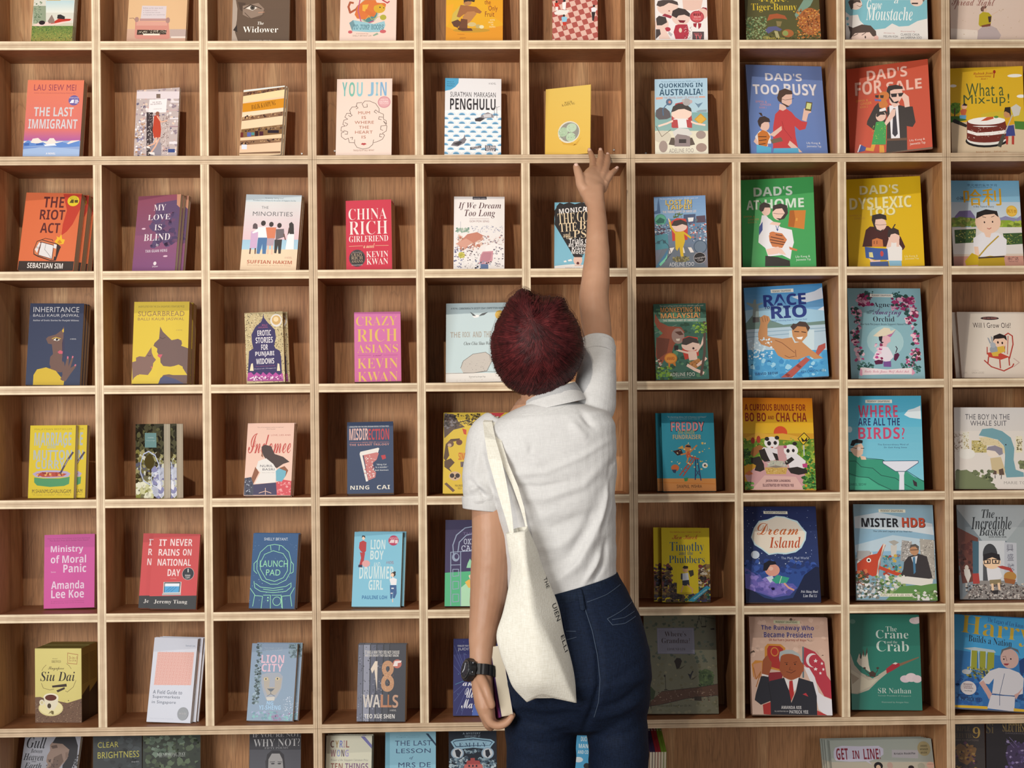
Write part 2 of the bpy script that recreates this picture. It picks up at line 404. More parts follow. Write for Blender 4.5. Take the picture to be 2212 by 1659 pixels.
BOOKS = r'''
B|magazine|magazine with a photo of people lying on green grass, top left of the wall|-0.1723 0.0500 2.3227|-1.46 13.56 0.57|101.8 255 7|c9c4ae|0|0.00336,0.002;0.00448,-0.001||0
R d2d0c4 -7.2,58.9 111.5,59.1 92.1,364.2 -28.7,364
R c9962e 32.4,117.3 66.5,117.4 66.2,121.4 32.2,121.3
R b5cfd6 dfe0d6 32.1,86.8 102.5,86.9 100.3,120.1 29.8,120
R 8f9a82 2.5,57.6 34,57.6 30.8,105.4 -0.8,105.3
S 60 3.4 3 2.5 57.6 20.4 116 6f8468 9aa88c 5f7458
R 5d7b3c 9a8f4a -3.5,4.9 115,5 112,51.1 -6.7,51
S 420 2.2 1 -2.3 6.2 110.8 51.9 3e6a36 86a04f 2f5230 a9a75c 6f8a42
P e8c9c0 0.6,51 21.6,62.9 55.8,59 99.9,71 99,65.7 65.7,55 22.4,50.2
P b8382a 45,56.3 64.7,70.9 96.3,70.2 93,65.1 74.9,62.5 55.9,57.7
E 24.2 59.7 7.8 5.8 2a1f22
P 2e2b2b 61,70.9 61.6,81 68.8,82.1 80.1,76.2 79.9,68.8
P 8d7a70 38.4,64.3 47,81.5 53.9,68.3 55.8,59 41.3,57.7
B|magazine|magazine with a pink typewriter on its cover, top shelf|0.0630 0.0500 2.3230|-1.35 13.34 0.53|145.9 255 7|d8b488|0|0.00336,0||0
R d9b689 d6b087 -2.8,40.9 149.9,41.1 134.9,363.2 -20.5,363
R c9a58e c39c88 -1,7.9 151.5,8.1 149.9,41.6 -2.9,41.4
R b7a29b 107.4,18.6 151,18.6 149.9,41.1 106.3,41
R dccfc4 109.9,17.3 151,17.3 150.8,22.1 109.6,22
P cfc3c6 33.8,105 94.7,104 94.4,70.1 32,70
T n 61.5 98.8 49.9 3.5 0 8a7f86 follow us for new work
T n 54.5 92.1 35.3 3.5 0 8a6f76 in Singapore: A story
T n 58.5 86 42.5 3.5 0 8a7f86 a Typewriter book
T n 64.9 80.2 54.7 3.4 0 8a7f86 a biography of a typewriter
P c8897c 19,63.3 101.6,62.1 107,17.3 101.5,14.6 24,15.1 19.6,19.8
P d09a8b 22.6,63.4 98,62.1 99,51 22.1,50.9
R b28a86 29.9,63.6 95.5,63.7 95.1,70.1 29.6,70
L 1.2 7a5a50 4,70.5 13.7,71.3 18.9,66
E 22.4 67.3 5.3 6.9 a58078
E 99.7 65.3 5.3 7.9 a58078
P 3d3027 25.1,39.6 97.9,38.9 97.3,27.3 24.6,26.1
S 70 1.7 5 24.9 30.3 97.2 38.9 e0d5c0 c9bda8
R e3d8c8 40.5,24.6 81.6,24.6 81.4,29.1 40.2,29.1
B|paperback|brown paperback titled The Widower with a close-up of an eye|0.3229 0.0500 2.3232|-0.26 11.82 0.11|141.9 210 14|6b5546|0|||0
R 6e5747 594638 -1.6,8.3 145.9,8.2 139.6,357.5 -10.4,357.4
P a8978a -4.4,118.2 7.8,118.2 12,94.5 11.5,65.7 7.4,31.8 15.3,8.3 -1.6,8.3
P 4a382d 12.7,112.9 32.2,110.3 30.2,94.5 25.5,86.7 18.1,91.9
P 8a7566 25.1,102.4 63.8,110.2 78.7,94.5 74.2,78.7 45.3,68.3 25.7,78.8
P d9d0c6 32.6,95.8 47,103.7 61.7,97.1 49.7,89.8
E 49.5 97.6 5.8 6.3 4a4038
E 49.5 97.6 2.2 2.4 191412
L 2.2 3d2d24 27.7,94.5 44.5,105.5 64.1,98.4 71.5,94.5
L 1.7 4e3c31 30.4,84 45.3,68.3 67.1,69.6 76.6,78.7
P 2c1f1a 2.5,37 11.8,52.6 13.5,31.8
L 1.5 c08a70 64.4,84 78.9,85.6
T si 70.7 55.9 15.3 8.1 0 e9e4dc The
T s 70.8 38.9 87.5 15.9 0 efeae2 Widower
T s 71.5 9.8 56.8 3.1 0 cfc6bc Translated by Allyn Tan
B|paperback|cream paperback with an orange cat leaping through a hoop|0.5896 0.0500 2.3239|-1.19 12.56 0.50|140.5 200 12|e0c6b8|0|||0
R e2c8bb -2.4,9.2 143.5,9.4 137.7,359.6 -10.7,359.3
L 5.4 a5563a 31.9,109.9 24.5,111.2 20.4,99.3 25.1,83.5 39.6,92.7 45.5,102
E 71.4 88.8 25.6 34.4 b2b59f
E 71.4 88.8 22 31.2 4f7f80
P cf6f33 43,102 61,117.9 87.9,118 95.6,99.4 88.7,78.3 59.7,65 42.6,67.6 36.2,78.2
P dba63c 55.2,104.7 71,106 64.1,86.2 55.5,88.8
P c96a30 64,94.1 88.7,78.3 83.9,71.7 61.7,83.5
L 2.9 b5577a 48.8,117.9 44.5,88.8 52.5,59.7 64.8,53.2 84.1,61.1
L 3.4 b0404a 105,118 117.4,110.1 122.2,114
E 98.1 95.5 14.6 13.2 cda02c
P cf6f33 84.5,102.1 88,111.3 97.8,110 110,110 114.5,106.1 112.7,98.1 102.8,107.4
E 99.3 98.1 1.5 2.1 2a2a2a
E 108.6 96.8 1.2 1.9 2a2a2a
E 107.6 70.9 8 7.4 a9a33a
L 1.2 c9b24a 62.2,62.4 71.6,75.6 79.2,65.1 100.9,74.3
P 8fb9c4 23.3,55.8 32.9,63.7 84.3,53.2 110.9,61.1 113.6,49.3 106.6,32.2 75,30.8 31.1,33.9
P 6d8f98 23.3,55.8 32.9,63.7 36.8,53.1 31.1,33.9
E 26.3 31.3 5.4 4.2 c05a5f
E 107.8 33 7.8 4.7 c25d62
P 8aa28d 82.4,23 93.3,29.5 97,25.6 84.9,20.3
T m 71.7 44.8 75.7 13.2 0 3f6e7c TO JUMP HOOPS
T n 56.2 26.9 30.4 3.7 0 a0685a translated by
T n 55.7 21.3 46.2 4.2 0 a08878 SHELLY BRYANT LIM
B|paperback|yellow-orange paperback with a crouching boy on its cover|0.8539 0.0500 2.3239|-1.25 12.10 0.54|142.1 205 12|e0a41c|0|||0
R e3b21c dba01f -0,8.6 143,8.8 141.6,358.1 -3.8,357.8
P d8901f -0.4,45.8 36.8,30.1 97.7,38.1 142.8,48.7 143,8.8 -0,8.6
P dd9a1a 97.2,117.2 142.5,117.2 142.8,53.9 112.1,77.6
P e5a325 -1,101.1 19,106.4 14.4,77.4 4.9,48.4 -0.5,48.4
E 63.6 35.4 46.3 5.8 b98d2a
P c8ad4a 33.7,101.2 48.3,106.5 63.1,93.3 36.4,72.2 24.4,53.7 13.3,59 16.8,80
P 9a6239 36.1,103.8 55.7,101.2 75.3,98.6 89.6,85.4 85.2,80.2 63.2,85.4 43.7,77.4 34,69.5 26.7,72.1
P b27a48 41.3,72.2 53.4,85.4 70.5,86.7 76.7,80.1 63.4,61.7 51.3,48.5 43.9,53.8
P 6b3f28 37.7,66.9 53.6,64.3 53.8,40.6 41.6,38 31.8,40.6
P 5d3a2a 13.4,57.6 29.2,64.3 39,56.4 29.4,41.9 19.6,45.8
E 53.2 110.5 10.3 9 b07a4a
P 2c1f1c 43.4,117 72.3,117.1 70.3,111.3 60.5,113.9 48.3,113.1 45.9,109.1
E 50.7 113.4 1.2 1.1 222222
E 59.3 113.9 1.2 1.1 222222
P 5c3422 29.4,41.9 63.5,40.7 67.3,34.1 41.7,33.3 30.6,36.7
E 64.7 51.2 11 5.8 c9b37a
E 80.6 45.9 6.8 5.3 b9a46a
E 89.1 44.6 5.9 4.7 ddd2a8
T n 103.8 111.2 15.4 11.9 0 7a2d1c the
T n 117.4 93 23 17.7 0 7a2d1c Only
T n 109.1 78.9 23.2 14.2 0 7a2d1c Fruit
T n 116.1 63.1 11.7 3.7 0 efe2b4 NOTES
T n 112 56.6 11.7 3.9 0 efe2b4 FROM
T n 115.3 50.5 6.1 3.7 0 efe2b4 THE
T n 115.6 44.6 15.4 3.9 0 efe2b4 TROPICS
T n 37.7 24.3 17.8 3.1 0 8a4a1c Translated by
T n 42.4 14.1 15.8 3.7 0 8a4a1c JEREMY
B|paperback|slim book with people on a red and pink chequered floor|1.1201 0.0500 2.3227|-1.12 11.78 0.49|113.6 190 8|d8a99a|0|||0
R dcb4a6 -1.1,9.3 113.9,9.5 116.8,358.3 -0.1,358.1
C -7.2 9.3 120.8 128.4 10 9 a9524a
P e6e2dc 4,83.3 17.5,91.2 43.2,90 34.6,77.6 7.6,78
P c8382c 5.8,109.7 16.3,111 15.1,97.8 6.5,99.1
E 10.9 112.8 2.9 3.7 3a2420
R e8e4e0 7.7,88.6 14.5,88.6 14.6,99.1 7.7,99.1
P eceaea 24.9,111 34.7,112.4 33.4,91.3 26.1,92.6
E 30.3 115.5 3.4 3.2 2a2226
P 8fc4dc 22.8,70.7 29.7,74.1 37.5,70.2 35.7,59.1 24.7,58.3
E 29.2 75.4 2.9 3.4 3b2823
P c23a2c 25.2,58.3 35,58.4 34.4,48.6 27.1,48.6
L 2 b08068 28.3,48.6 29.5,38.7
L 2 b08068 33.2,48.6 32,40
P e4e4ea 97.2,95.3 104.6,98.8 111.9,94 108.6,86.1 98.8,85.6
E 104.6 101.4 2.9 3.2 2e2320
P 2b2326 98.3,85.6 108.1,85.6 103.5,61.1 100.1,61.9
B|paperback|white comic paperback crowded with dark-haired cartoon children and a red bestseller seal|1.3787 0.0500 2.3234|-0.89 11.46 0.40|131.2 200 12|e7ddd8|0|||0
R ece6e4 -2.9,8.5 131,8.6 139.2,356.6 3.1,356.3
P e4c2b4 69.1,116.2 120.7,116.3 115.3,92.6 93,87.3 71,89.9
E 31.8 95.1 26.5 19.8 e8cabd
P 4f4442 3.6,101.7 7.5,113.5 19.9,116.2 44.5,116.2 56.7,111 58.9,101.7 41.8,107 34.5,108.3 22,100.4 12.2,97.7
E 35.3 86.7 2.2 1.6 9a5048
P 9c3a48 16.6,74 24.1,79.3 43.6,72.7 38.6,66.2
E 64.4 70.1 23.3 22.3 e8cabd
P 443a38 41.2,74.1 43.9,87.2 58.8,95.1 75.9,91.2 88,79.4 86.5,70.2 73.2,76.7 58.4,74.1 53.3,67.5
P 7a2430 56.9,62.2 76.5,61 71.5,54.4 61.7,55.2
P b23848 50.5,47.8 57.9,50.4 80,50.5 84.4,29.5 79.2,11.2 49.8,11.1 45.2,29.5
E 16.2 50.4 17.2 19.7 e8cabd
P 48403e 1.8,66.1 9.3,73.5 26.4,70.1 29.8,55.7 16.2,47.8 3.9,47.8
E 30.7 37.3 7.4 5.8 b23848
P b9b4b6 33,32.1 42.7,24.2 38.9,17.7 31.7,25.5
P e8cabd 8.6,37.3 23.4,39.9 37.5,11.1 8.2,11.1
P 4a4040 0.8,37.3 11.1,37.3 13.3,24.2 0.3,11.1
E 62.5 34.7 3.9 6.3 e0c9b6
P 8f2433 107.8,87.3 120.3,96.5 130.1,95.2 131,79.4 117.4,76.8
E 119.9 79.4 12.3 14.5 e6c4b6
E 105 71 17.9 16.3 b24a52
E 105 71 14.7 13.1 c9565c
T b 106.3 76.8 19.7 6.3 0 3a1a20 BEST
T b 105.9 70.5 16.7 4.2 0 e8b8b4 SELLER
T n 104.8 64 19.6 3.4 0 e8b8b4 200,000 sold
P a0303e 94.8,53.1 104.6,54.4 101.9,41.3 95.8,45.2
P a0303e 107.1,54.4 115.6,53.1 114.2,43.9 107.9,37.4
S 60 2 9 71.8 11.2 92.1 45.2 3b3434 e8e0da a84450
R ede8e6 90.2,9.9 122.7,9.9 123.3,32.7 90.6,32.6
R 5a4b4e 91.9,9.9 121.3,9.9 121.7,31.1 92.3,31.1
T b 105.8 25.9 18.4 3.1 0 c9565c NOW A
T b 107.2 17.1 17.6 11.8 0 d86a70 TV
B|picture_book|dark green picture book with a furry tiger-bunny among mushrooms|1.6068 0.0500 2.3218|-0.09 11.32 0.04|188.1 245 8|55503a|0|||0
R 4e4834 5d5a36 -6.3,9.7 188.2,9.3 203.9,357.7 6.3,357.6
P 7d9a88 148.5,117.2 173.2,117.2 165.1,101.4 142,82.9 129,67.2 124.5,77.7
S 240 3.9 4 -0 12.3 52.7 72.5 5f7a52 89996a 46603f 9aab7c
S 70 3.4 8 50.4 12.2 174.3 30.3 4c4a2c 6b6a3a 3a3a26
E 163.2 59.2 29.6 36.8 a8653a
S 260 4 6 129.3 14.7 189.5 93.4 c07838 8f5530 d89a4e 6b4026 b98a5a
E 105.2 27.8 14.8 10.5 a8653a
P a85a38 53.5,60.7 60.3,77.8 80.2,80.9 99.7,75.1 105.5,64.6 92,67.2 72.3,67.2
P 8a7a50 76.9,60.7 91.7,59.3 87.4,46.2 78.8,46.2
P 5f5f86 48.3,35.8 56.6,44.9 76.4,46.7 90.8,38.3 85.7,33.1 71,36.2 55.9,26.6
P b0a878 70.9,34.4 79.5,33.1 84.9,14.7 75.1,16.1
E 99 27.8 7.4 7.3 8f9a5a
E 50.5 16.1 9.4 4.7 8f8a50
T s 72.9 114.7 74.2 5.3 0 d9bc3c TOBY,
T s 70 111.4 11.9 6.6 0 d9bc3c the
T s 73 96.2 115.4 23.7 0 d9bc3c Tiger-Bunny
T s 73.8 14 46.8 6.8 0 d9c45c Emily Lim
B|picture_book|white picture book with a blue thought cloud about growing a moustache|1.8574 0.0500 2.3258|-2.38 9.81 1.23|205.6 245 8|e6e2dc|0|||0
R e9e5e0 -1.6,4.8 205.7,6.7 213.5,350.2 3.4,348.5
P 84bfcb 0.4,111.4 206.2,113.2 205,63.7 180.4,57 158.1,43.8 133.6,41.8 116.6,49.9 99.2,36.8 72.2,32.7 50.3,41.5 35.9,57 31.2,72.5 11.6,69.8 -0.1,80.1
E 4.6 61.9 3.4 4.7 84bfcb
E 5.3 46.8 3.2 3.1 84bfcb
E 25.5 101.2 16.7 15.6 ecd2c4
P 5a4c46 7.2,106.2 12.2,111.5 36.8,111.7 39.1,103.9 29.3,106.4 19.4,101.1 19.2,90.7 14.3,85.4
L 1.2 7a5a50 29.2,97.3 36.5,93.4 42.7,98.2
E 179.1 109 15.9 13 ecd2c4
R 3a3030 166.7,101.9 182.6,102 182.7,105.7 166.7,105.5
P 6b5a50 193.9,113.1 200,113.1 196.2,107.9
E 42.5 10.4 31.8 27.2 ecd2c4
P 5b4d46 9.4,7.5 10.9,25.6 6.3,42.4 18.4,37.4 40.6,46.6 62.6,43.7 75.8,28.8 76.8,13.3 67,15.8 59.9,26.1 40.3,24.6 23.1,23.1 14.4,12.7
L 1.5 5a4a44 18.1,15.3 30.4,21.9
L 1.5 5a4a44 40.2,18.1 50.1,24.7
E 48.9 13 1.7 3.6 4a3c38
E 76.2 11.2 5.9 6.2 ecc0b4
T si 72.8 99 38 26.1 0 eef4f2 Grow
T si 128.1 107.9 11 9.1 0 eef4f2 a
T si 109.8 75.9 117.7 36.4 0 eef4f2 Moustache
T n 108.8 23.7 28.4 4.7 0 c08a86 Written by
T n 112.3 15.4 35.7 5.7 0 5d5a5c MELVIN KOH
T n 155.8 28.5 36.2 5.2 0 c08a86 Illustrated by
T n 161 20.8 47 6.2 0 5d5a5c CLARISSE CHUA
T n 163.6 13 52.3 6.2 0 5d5a5c and SABRINA SOO
B|picture_book|pale beige picture book with a child in a yellow top sitting on a rock|2.1225 0.0500 2.3263|-2.64 8.35 1.56|187 245 8|dcc9bb|0|||0
R ddcbbe d8c0b0 -2.3,3.6 188.4,6.3 194.8,346.1 2,343.7
P e4d4c6 -0.7,34.5 66.6,30.3 71.1,6.2 -1,5.2
P b9a8a6 66.2,6.1 69,30.3 81.4,40.8 101.1,43.1 115.6,36.1 126.3,18.3 121.2,6.9
P b8a528 70.5,45.8 72.6,71.5 82,79.4 96.7,77 103.9,68.1 101.1,48.8 83.9,40.3 74.1,40.2
P 4a3634 94.1,66.7 102.7,68.1 101.2,52.6 96.3,50.8
P 7d4a38 76.6,42.8 101.1,48.8 99.8,41.5 79,38.7
E 85.8 84.6 6.9 6.2 d9b8a0
P 6b5046 76,87.1 79.8,93.6 92.1,94.5 89.5,88.5 84.6,87.2 83.3,79.4 77.2,80.6
L 1.7 d9b8a0 102.7,70.7 118.8,80.4
S 26 1.7 2 2.7 6.3 185.1 88.6 b09468
T c 57.8 101 107.9 33.6 0 9a6a60 Spread Light
B|paperback|thick salmon and violet paperback titled The Last Immigrant|-0.1947 0.0500 2.0470|-2.92 10.43 1.07|141.3 199.5 32|d9775a|0|||1
R dd7b5c d0706a -5,68.6 151.2,69.5 143,202.5 -14.2,201.7
R cf6f6c a85a98 -3.1,40.7 152.9,41.6 151.2,69.5 -5,68.6
R 8aa0cc -0.1,-2.9 155.6,-2 152.9,41.6 -3.1,40.7
P e8d8d0 17.9,37 22.2,45.9 35.5,48 45.8,39.7 58,38.5 64.8,47.4 74.5,47.5 81.2,38.6 97,40 107.1,33.7 118.8,41.4 138.7,42.7 139.6,28.8 0.2,28 -0.5,38.1 11.5,40.8
P 5f86c6 -0.2,34.3 11.4,42 19.2,35.2 34,33.3 48.4,37.2 58.5,31.4 77.9,33.5 97.1,38.7 112.1,32.4 126.4,37.6 139.5,41.5 140.5,26.3 93.2,23.5 49,28.3 0.4,25.5
P 3f62a8 1,33.6 14.3,35.2 14.8,28.1 1.4,27.5
P 3f62a8 31.5,33.8 48.6,34.4 48.9,29.3 31.8,29.2
P dfe4ec 51.2,30.8 77.9,33.5 83.1,28.5 53.9,26.8
P 9db4d8 -0.1,17.9 39.6,23.2 98.1,22.2 139.8,18.7 140.5,-0.3 1,-1.1
P 6c8cc8 -0.1,25.5 22.4,24.3 44.3,25.7 29.9,21.8 0.3,19.1
T n 69.6 179.9 105.5 16.2 0 8f3f52 LAU SIEW MEI
T n 69.9 165.1 104.2 3.1 0 9a4a50 Author of the critically acclaimed Playing Madame Mao
T r 70 116.4 98.8 24.3 0 c9c5c9 THE LAST
T r 69.9 84.6 122.6 25 0 c9c5c9 IMMIGRANT
T r 69.6 7.6 23.9 5.1 0 e6e2e6 A NOVEL
E 118.8 146.4 13.5 13.3 6a5c9a
T n 118.7 153.2 22.8 3.3 0 d9d4e4 SHORTLISTED
P e4e0ec 108.2,139.4 113.3,147.9 119.4,148.5 118.7,139.5
R e4e0ec 121.5,145.9 129.3,145.9 129.2,148 121.4,148
R e4e0ec 121.7,142.3 130.8,142.4 130.7,144.4 121.6,144.4
R e4e0ec 121.2,138.7 128.6,138.8 128.4,140.8 121.1,140.8
B|magazine|glossy magazine with a woman in a red dress in a bookshop aisle|0.0781 0.0500 2.0400|-11.37 10.49 -1.06|112.5 179.4 8|b9a8a4|0|||1
R b9aaa8 -0.8,6.3 121.8,-0.6 113.9,180.6 -9.8,188.5
S 260 6.2 11 0.4 7.5 112.7 178.1 d9cfd0 8d7d88 e6dcd8 a08f96 c4a09a 6a6478 d8bfb0
R d8ccd0 -3.1,157.2 114,149.9 113.1,169.1 -4.1,176.5
P e8dfe0 34.4,152.3 80.6,151.9 79.7,116.2 33.5,117.7
R 7a685e 52.3,155 63.1,154.3 62.6,165.4 51.8,166.1
T s 54.1 144.4 23.2 3.1 0 4a3c44 WE BURN
T s 53 139.6 30.9 3.6 0 4a3c44 SO SLOWLY
T n 56.8 126.5 21.9 2.6 0 6a5c60 a bookshop issue
R 3d3336 33.7,5.6 50.4,4.7 45,118.3 28.3,119.3
S 120 2.3 12 33.7 6.9 45 118.3 8a7a78 d0c4c0
R b8a8a4 68.4,27.7 94,26.3 90.3,107.9 64.6,109.4
S 160 2.3 14 69.5 4.9 90.2 110.4 5b4a4c d8ccc8 8f6f6a
S 90 5.2 15 1.6 8.7 24.3 96.5 c9b8b0 e6e0e4 b08a70 8a86a0
R dcd4d8 90.1,141.1 112.4,139.7 112.2,143.6 89.9,145
R c0a8a8 89.8,119.4 112.8,118 112.6,121.8 89.6,123.2
R d8d0d4 90.2,97.7 112.5,96.3 112.3,100.2 90.1,101.5
R a08088 90.4,77.3 112.6,76 112.5,78.5 90.3,79.8
R dcd4d8 91.6,32.8 113.6,31.5 113.3,37.9 91.4,39.1
R 3a4a80 89.6,11.3 107.4,10.3 107,19.2 89.2,20.2
R 8f8890 43.9,5.8 72.1,4.2 70.5,37.8 42.3,39.4
P b5432e 48.8,109.1 60.7,110.9 65.5,91.5 69,70.9 67.4,50.7 50.7,51.1 46.4,72.2 48,92.6
E 57.2 114.5 5.1 5.1 8a5a48
L 3.1 d8a890 57.1,107.3 68,91.4 83.2,94.3
L 4.1 d8a890 57.1,51.3 52.7,36.3 35.1,29.6
L 4.1 d8a890 65.3,50.8 55.6,28.5 46.1,15.1
P e4dcd8 32.5,31.1 40.3,29.4 43.1,24.1 34,25.9
P e4dcd8 39.7,15.4 53.8,13.4 55.4,5.7 41.2,10.3
B|magazine|glossy magazine showing a cream apartment block with laundry|0.3384 0.0500 2.0403|-20.07 11.41 -1.40|114.4 179.8 9|d8b890|0|0.00336,0||1
R dfc3a0 -0.8,4.9 129.1,-6.4 116.6,183.8 -14.7,197.1
P d8e0e0 -0.2,178.8 114.6,180.9 114.8,177.3 0.1,174.8
P 7a5a44 -0.4,173.6 114.4,176.3 114.2,169.9 -0.2,163.2
S 40 4.4 21 4 165.4 111.8 174 3f2a26 a8784a 5a3a30
P e6d0a0 -0.7,163.2 114.2,169.9 114.9,151.8 -0.1,146.3
P cf8a24 0.1,143.7 115.2,146.6 115.8,122.2 0.7,120.4
T s 58.5 134.2 67 13 5 5a3a14 BALIK KAMPUNG
P e8d2b4 0.7,120.4 115.3,121 115.3,113.3 1.4,107.4
P 8a684e 1.4,107.4 115.4,112 114,100.6 0.7,97.2
S 34 5 22 3.2 100.8 113.9 109.6 3f2a26 6a4a3a c09a70
P e6cba8 0.7,97.2 114,100.6 114.4,78.8 0.9,76.5
P 80603f 1,75.3 114.5,77.6 114.5,53.3 0.6,53.4
S 30 5.5 23 1.4 68.8 113.1 73.9 3a2a2a 9a7a5a 5a4238
R 6a2f2f -1.1,54.9 7.9,54.1 7,67 -2,67.8
R 5a66a8 18.7,54.9 29.6,53.9 28.9,65 17.9,66
R 4f8a8a 30.2,57.2 38.9,56.4 38.4,64.1 29.7,64.9
R 3a2020 40.6,52.4 50.1,51.5 49,67 39.5,67.9
R 4a2430 52.7,53.3 63.5,52.4 62.7,64.4 51.8,65.4
R 2c2028 75.2,59 106.2,56.1 105.7,63.8 74.7,66.7
P e4c4a0 0.6,53.4 114.5,53.3 114.6,43.1 0.1,45.8
P 8a684e 0.1,45.8 114.6,42.6 113.8,31.8 -0.1,33
S 30 4.9 24 2.4 36.6 114 40.6 3f2a26 6a4a3a c09a70
P e6c0a0 -0.1,33 113.8,31.8 113.6,10.2 0.1,15
R d8dce8 5.6,22.7 20.3,21.4 19.4,33.8 4.7,35.1
P 7a5a44 0.2,13.7 113.7,8.1 113.6,2.6 0.4,11.2
B|paperback|pale pink paperback with a curly line-drawn head and blue author name|0.5777 0.0500 2.0405|-2.35 12.27 -0.09|138.9 209.1 9|e3cdc0|0|||1
R e4cec2 -1.5,6.3 143.4,4.4 141.2,210.5 -5.2,212.5
T r 19.7 181.8 12.8 37.5 0 6fb0ac Y
T r 37.9 181.2 14.7 38.3 0 78b4a4 O
T r 57.5 180.9 14.7 38.3 0 8ac0c8 U
T r 85.3 181 14.2 37.5 0 86b2cc J
T r 100.7 181.4 5.9 36.2 0 86b8c8 I
T r 117 181.4 15.7 36.7 0 7aa8cc N
E 119.3 146.1 16.2 15.7 c98f96
E 119.3 146.1 13.7 13.1 d4a0a4
T n 119.1 153.1 18.4 3.1 0 f0dcd8 WINNER OF THE
T b 118.8 147.4 22.6 4.2 0 f0dcd8 CULTURAL
T n 118.9 142.2 21.6 3.1 0 f0dcd8 MEDALLION
T n 69.2 118.1 29.4 7.8 0 a0604a MUM
T n 69.2 105.6 10.3 7.8 0 a0604a IS
T n 70 92.6 48.2 7.8 0 a0604a WHERE
T n 69.5 79.6 24.9 7.8 0 a0604a THE
T n 69.5 66.6 44 7.8 0 a0604a HEART
T n 69.4 53.6 10.3 7.8 0 a0604a IS
L 1.2 5f5048 63.5,145.5 51.2,144.4 48.9,134 39.1,134.1 33.1,125.1 35.7,117.2 25.9,117.3 21.2,107 28.6,101.7 18.9,99.2 16.6,87.5 22.8,83.6 13.1,81.1 12,70.7 20.6,68 13.3,65.5 13.5,55.2 23.4,47.3 30.7,51.1 33.3,39.4 45.5,38.7
L 1.2 5f5048 46.6,47 46.7,36.6 53,26.2 67.7,22.1 82.3,24.5 91.9,33.4 94.2,46.3
L 1.2 5f5048 94.3,38.1 106.4,42.3 116.1,47.3 121.3,57.6 115.9,62.9 125.6,69.2 126.7,82.2 118,95.3 125.9,87.4 124.8,96.5 117.9,100.5 117.8,113.5 106.7,118.9 106.5,129.3 97.8,142.5 83,149.2 70.8,149.4 64,141.6 68.5,132.4 77.1,133.6 76.3,141.4
P b0484a 62.1,34.3 66.2,38.4 69.2,37.4 72.3,38.3 76.8,34.9 70,31.7
L 1.2 5f5048 48.9,137.9 53.9,131.3 49,128.8
L 1.2 5f5048 33.3,117.2 39.5,111.9 34.6,108.1 29.7,112.1
L 1.2 5f5048 21.4,92.7 28.8,88.7 25.2,83.5
L 1.2 5f5048 19.3,71.9 29.2,67.9 28,61.4 21.9,62.3
L 1.2 5f5048 35.5,52.3 41.6,53.5 40.5,47
L 1.2 5f5048 105.5,118.9 98,125.5 94.4,120.3 100.6,116.3
L 1.2 5f5048 116.6,105.7 106.8,107.1 105.7,100.7 113,99.3
L 1.2 5f5048 124.2,83.5 112,82.4 110.9,73.3 117,70.6
L 1.2 5f5048 115.9,60.3 109.8,61.7 109.2,53.9 114.8,53.3
T n 69.6 18.5 52.4 4.6 0 9a7a6c TRANSLATED BY SHELLY BRYANT
B|paperback|white and blue wave-patterned paperback titled Penghulu|0.8481 0.0500 2.0439|1.01 11.78 0.95|141.2 207 15|e4e2e2|0|||1
R e0dfe2 -2.2,120.4 142.8,122.9 142.5,211.9 -3.1,209.3
R eceef0 -1,0.1 143.2,2.3 142.8,122.9 -2.2,120.4
W 1.4 2.7 140.3 117.6 5 10 5f8fb0
P 4a9cc4 -0.2,207.5 34.2,207.6 33.4,194.2 25.3,183.6 14.4,176 -0.3,172.7
T n 12.9 197.5 16.2 3.1 0 1d3f52 Winner of
T n 14.2 192 18.7 3.1 0 1d3f52 the Cultural
T n 13.3 186.5 16.7 3.1 0 1d3f52 Medallion
T n 118.7 194.1 18.2 5.2 0 6f6a70 A NOVEL
T n 39.6 163.9 52.7 13.6 0 37333a SURATMAN
T n 100.1 163.8 54.5 13.3 0 37333a MARKASAN
T r 69.9 138.2 114.2 30.5 0 2a262c PENGHULU
P 8d8a90 90.9,109 108,117.6 122.7,110 122.7,103 88.5,99.8
P 3c383e 75,99.6 88.4,103.7 100.7,100 88.5,92 76.3,93.1
P c8c6ca 95.7,111.1 115.3,113.3 116.6,104.2 98.2,103.4
L 1 6a666c 130.6,103.1 130,130.5 125.1,134.3
L 1 6a666c 130,130.5 137.3,133.2
L 1 6a666c 125.2,106.9 123.9,122.5 120.2,127.7
P 77737a 15.7,27.4 23,37.9 37.6,40.7 47.3,48.6 50.1,57.7 52.2,46.1 55.1,44.9 49.8,34.4 32.8,25.1
P 3c383e 20.6,31.4 37.6,39.4 44.9,36.9 35.2,27.8
P 3a3238 64,23.6 91.3,28.1 91.8,22.2 64.6,17.4
T n 77.9 22.7 23.9 6.2 0 e6e2e6 TRANSLATED BY
P 3a3238 101.1,29.3 128.4,28.7 127.5,13.7 101.6,14.6
T r 115 24.6 23.9 7.7 0 e6e2e6 SOLEHAH
T r 114.8 16 21.5 7.5 0 e6e2e6 ISHAK
B|magazine|thin yellow booklet with a bowl of three green rice balls|1.0990 0.0500 2.0390|-20.75 9.06 -1.82|118.4 177.6 3|d8b454|0|||1
R dab85a d9b04c -2.3,5.7 121.8,-6.2 120.1,181.2 -4.8,194.9
T s 60.2 138.2 20.7 4.6 4 5b4a20 BALIK
T s 60.2 132.2 34.1 6.4 4 5b4a20 KAMPUNG
P cfa03c 34.5,50.3 47.6,28.7 73.2,23.7 95.9,44.2 83.4,25.2
E 62.1 59.7 28.8 28.4 d8d2c0
E 63.1 60.1 25.7 24.9 8f8d84
E 47.2 61.2 12.4 12.2 a9bfa0
E 68.9 70.2 13.4 11.7 b4c8ac
E 67.1 46.6 12.3 11.4 b0c6a6
S 46 2.6 31 37.2 39.9 79 78.8 8aa484 c9dac2 9db694
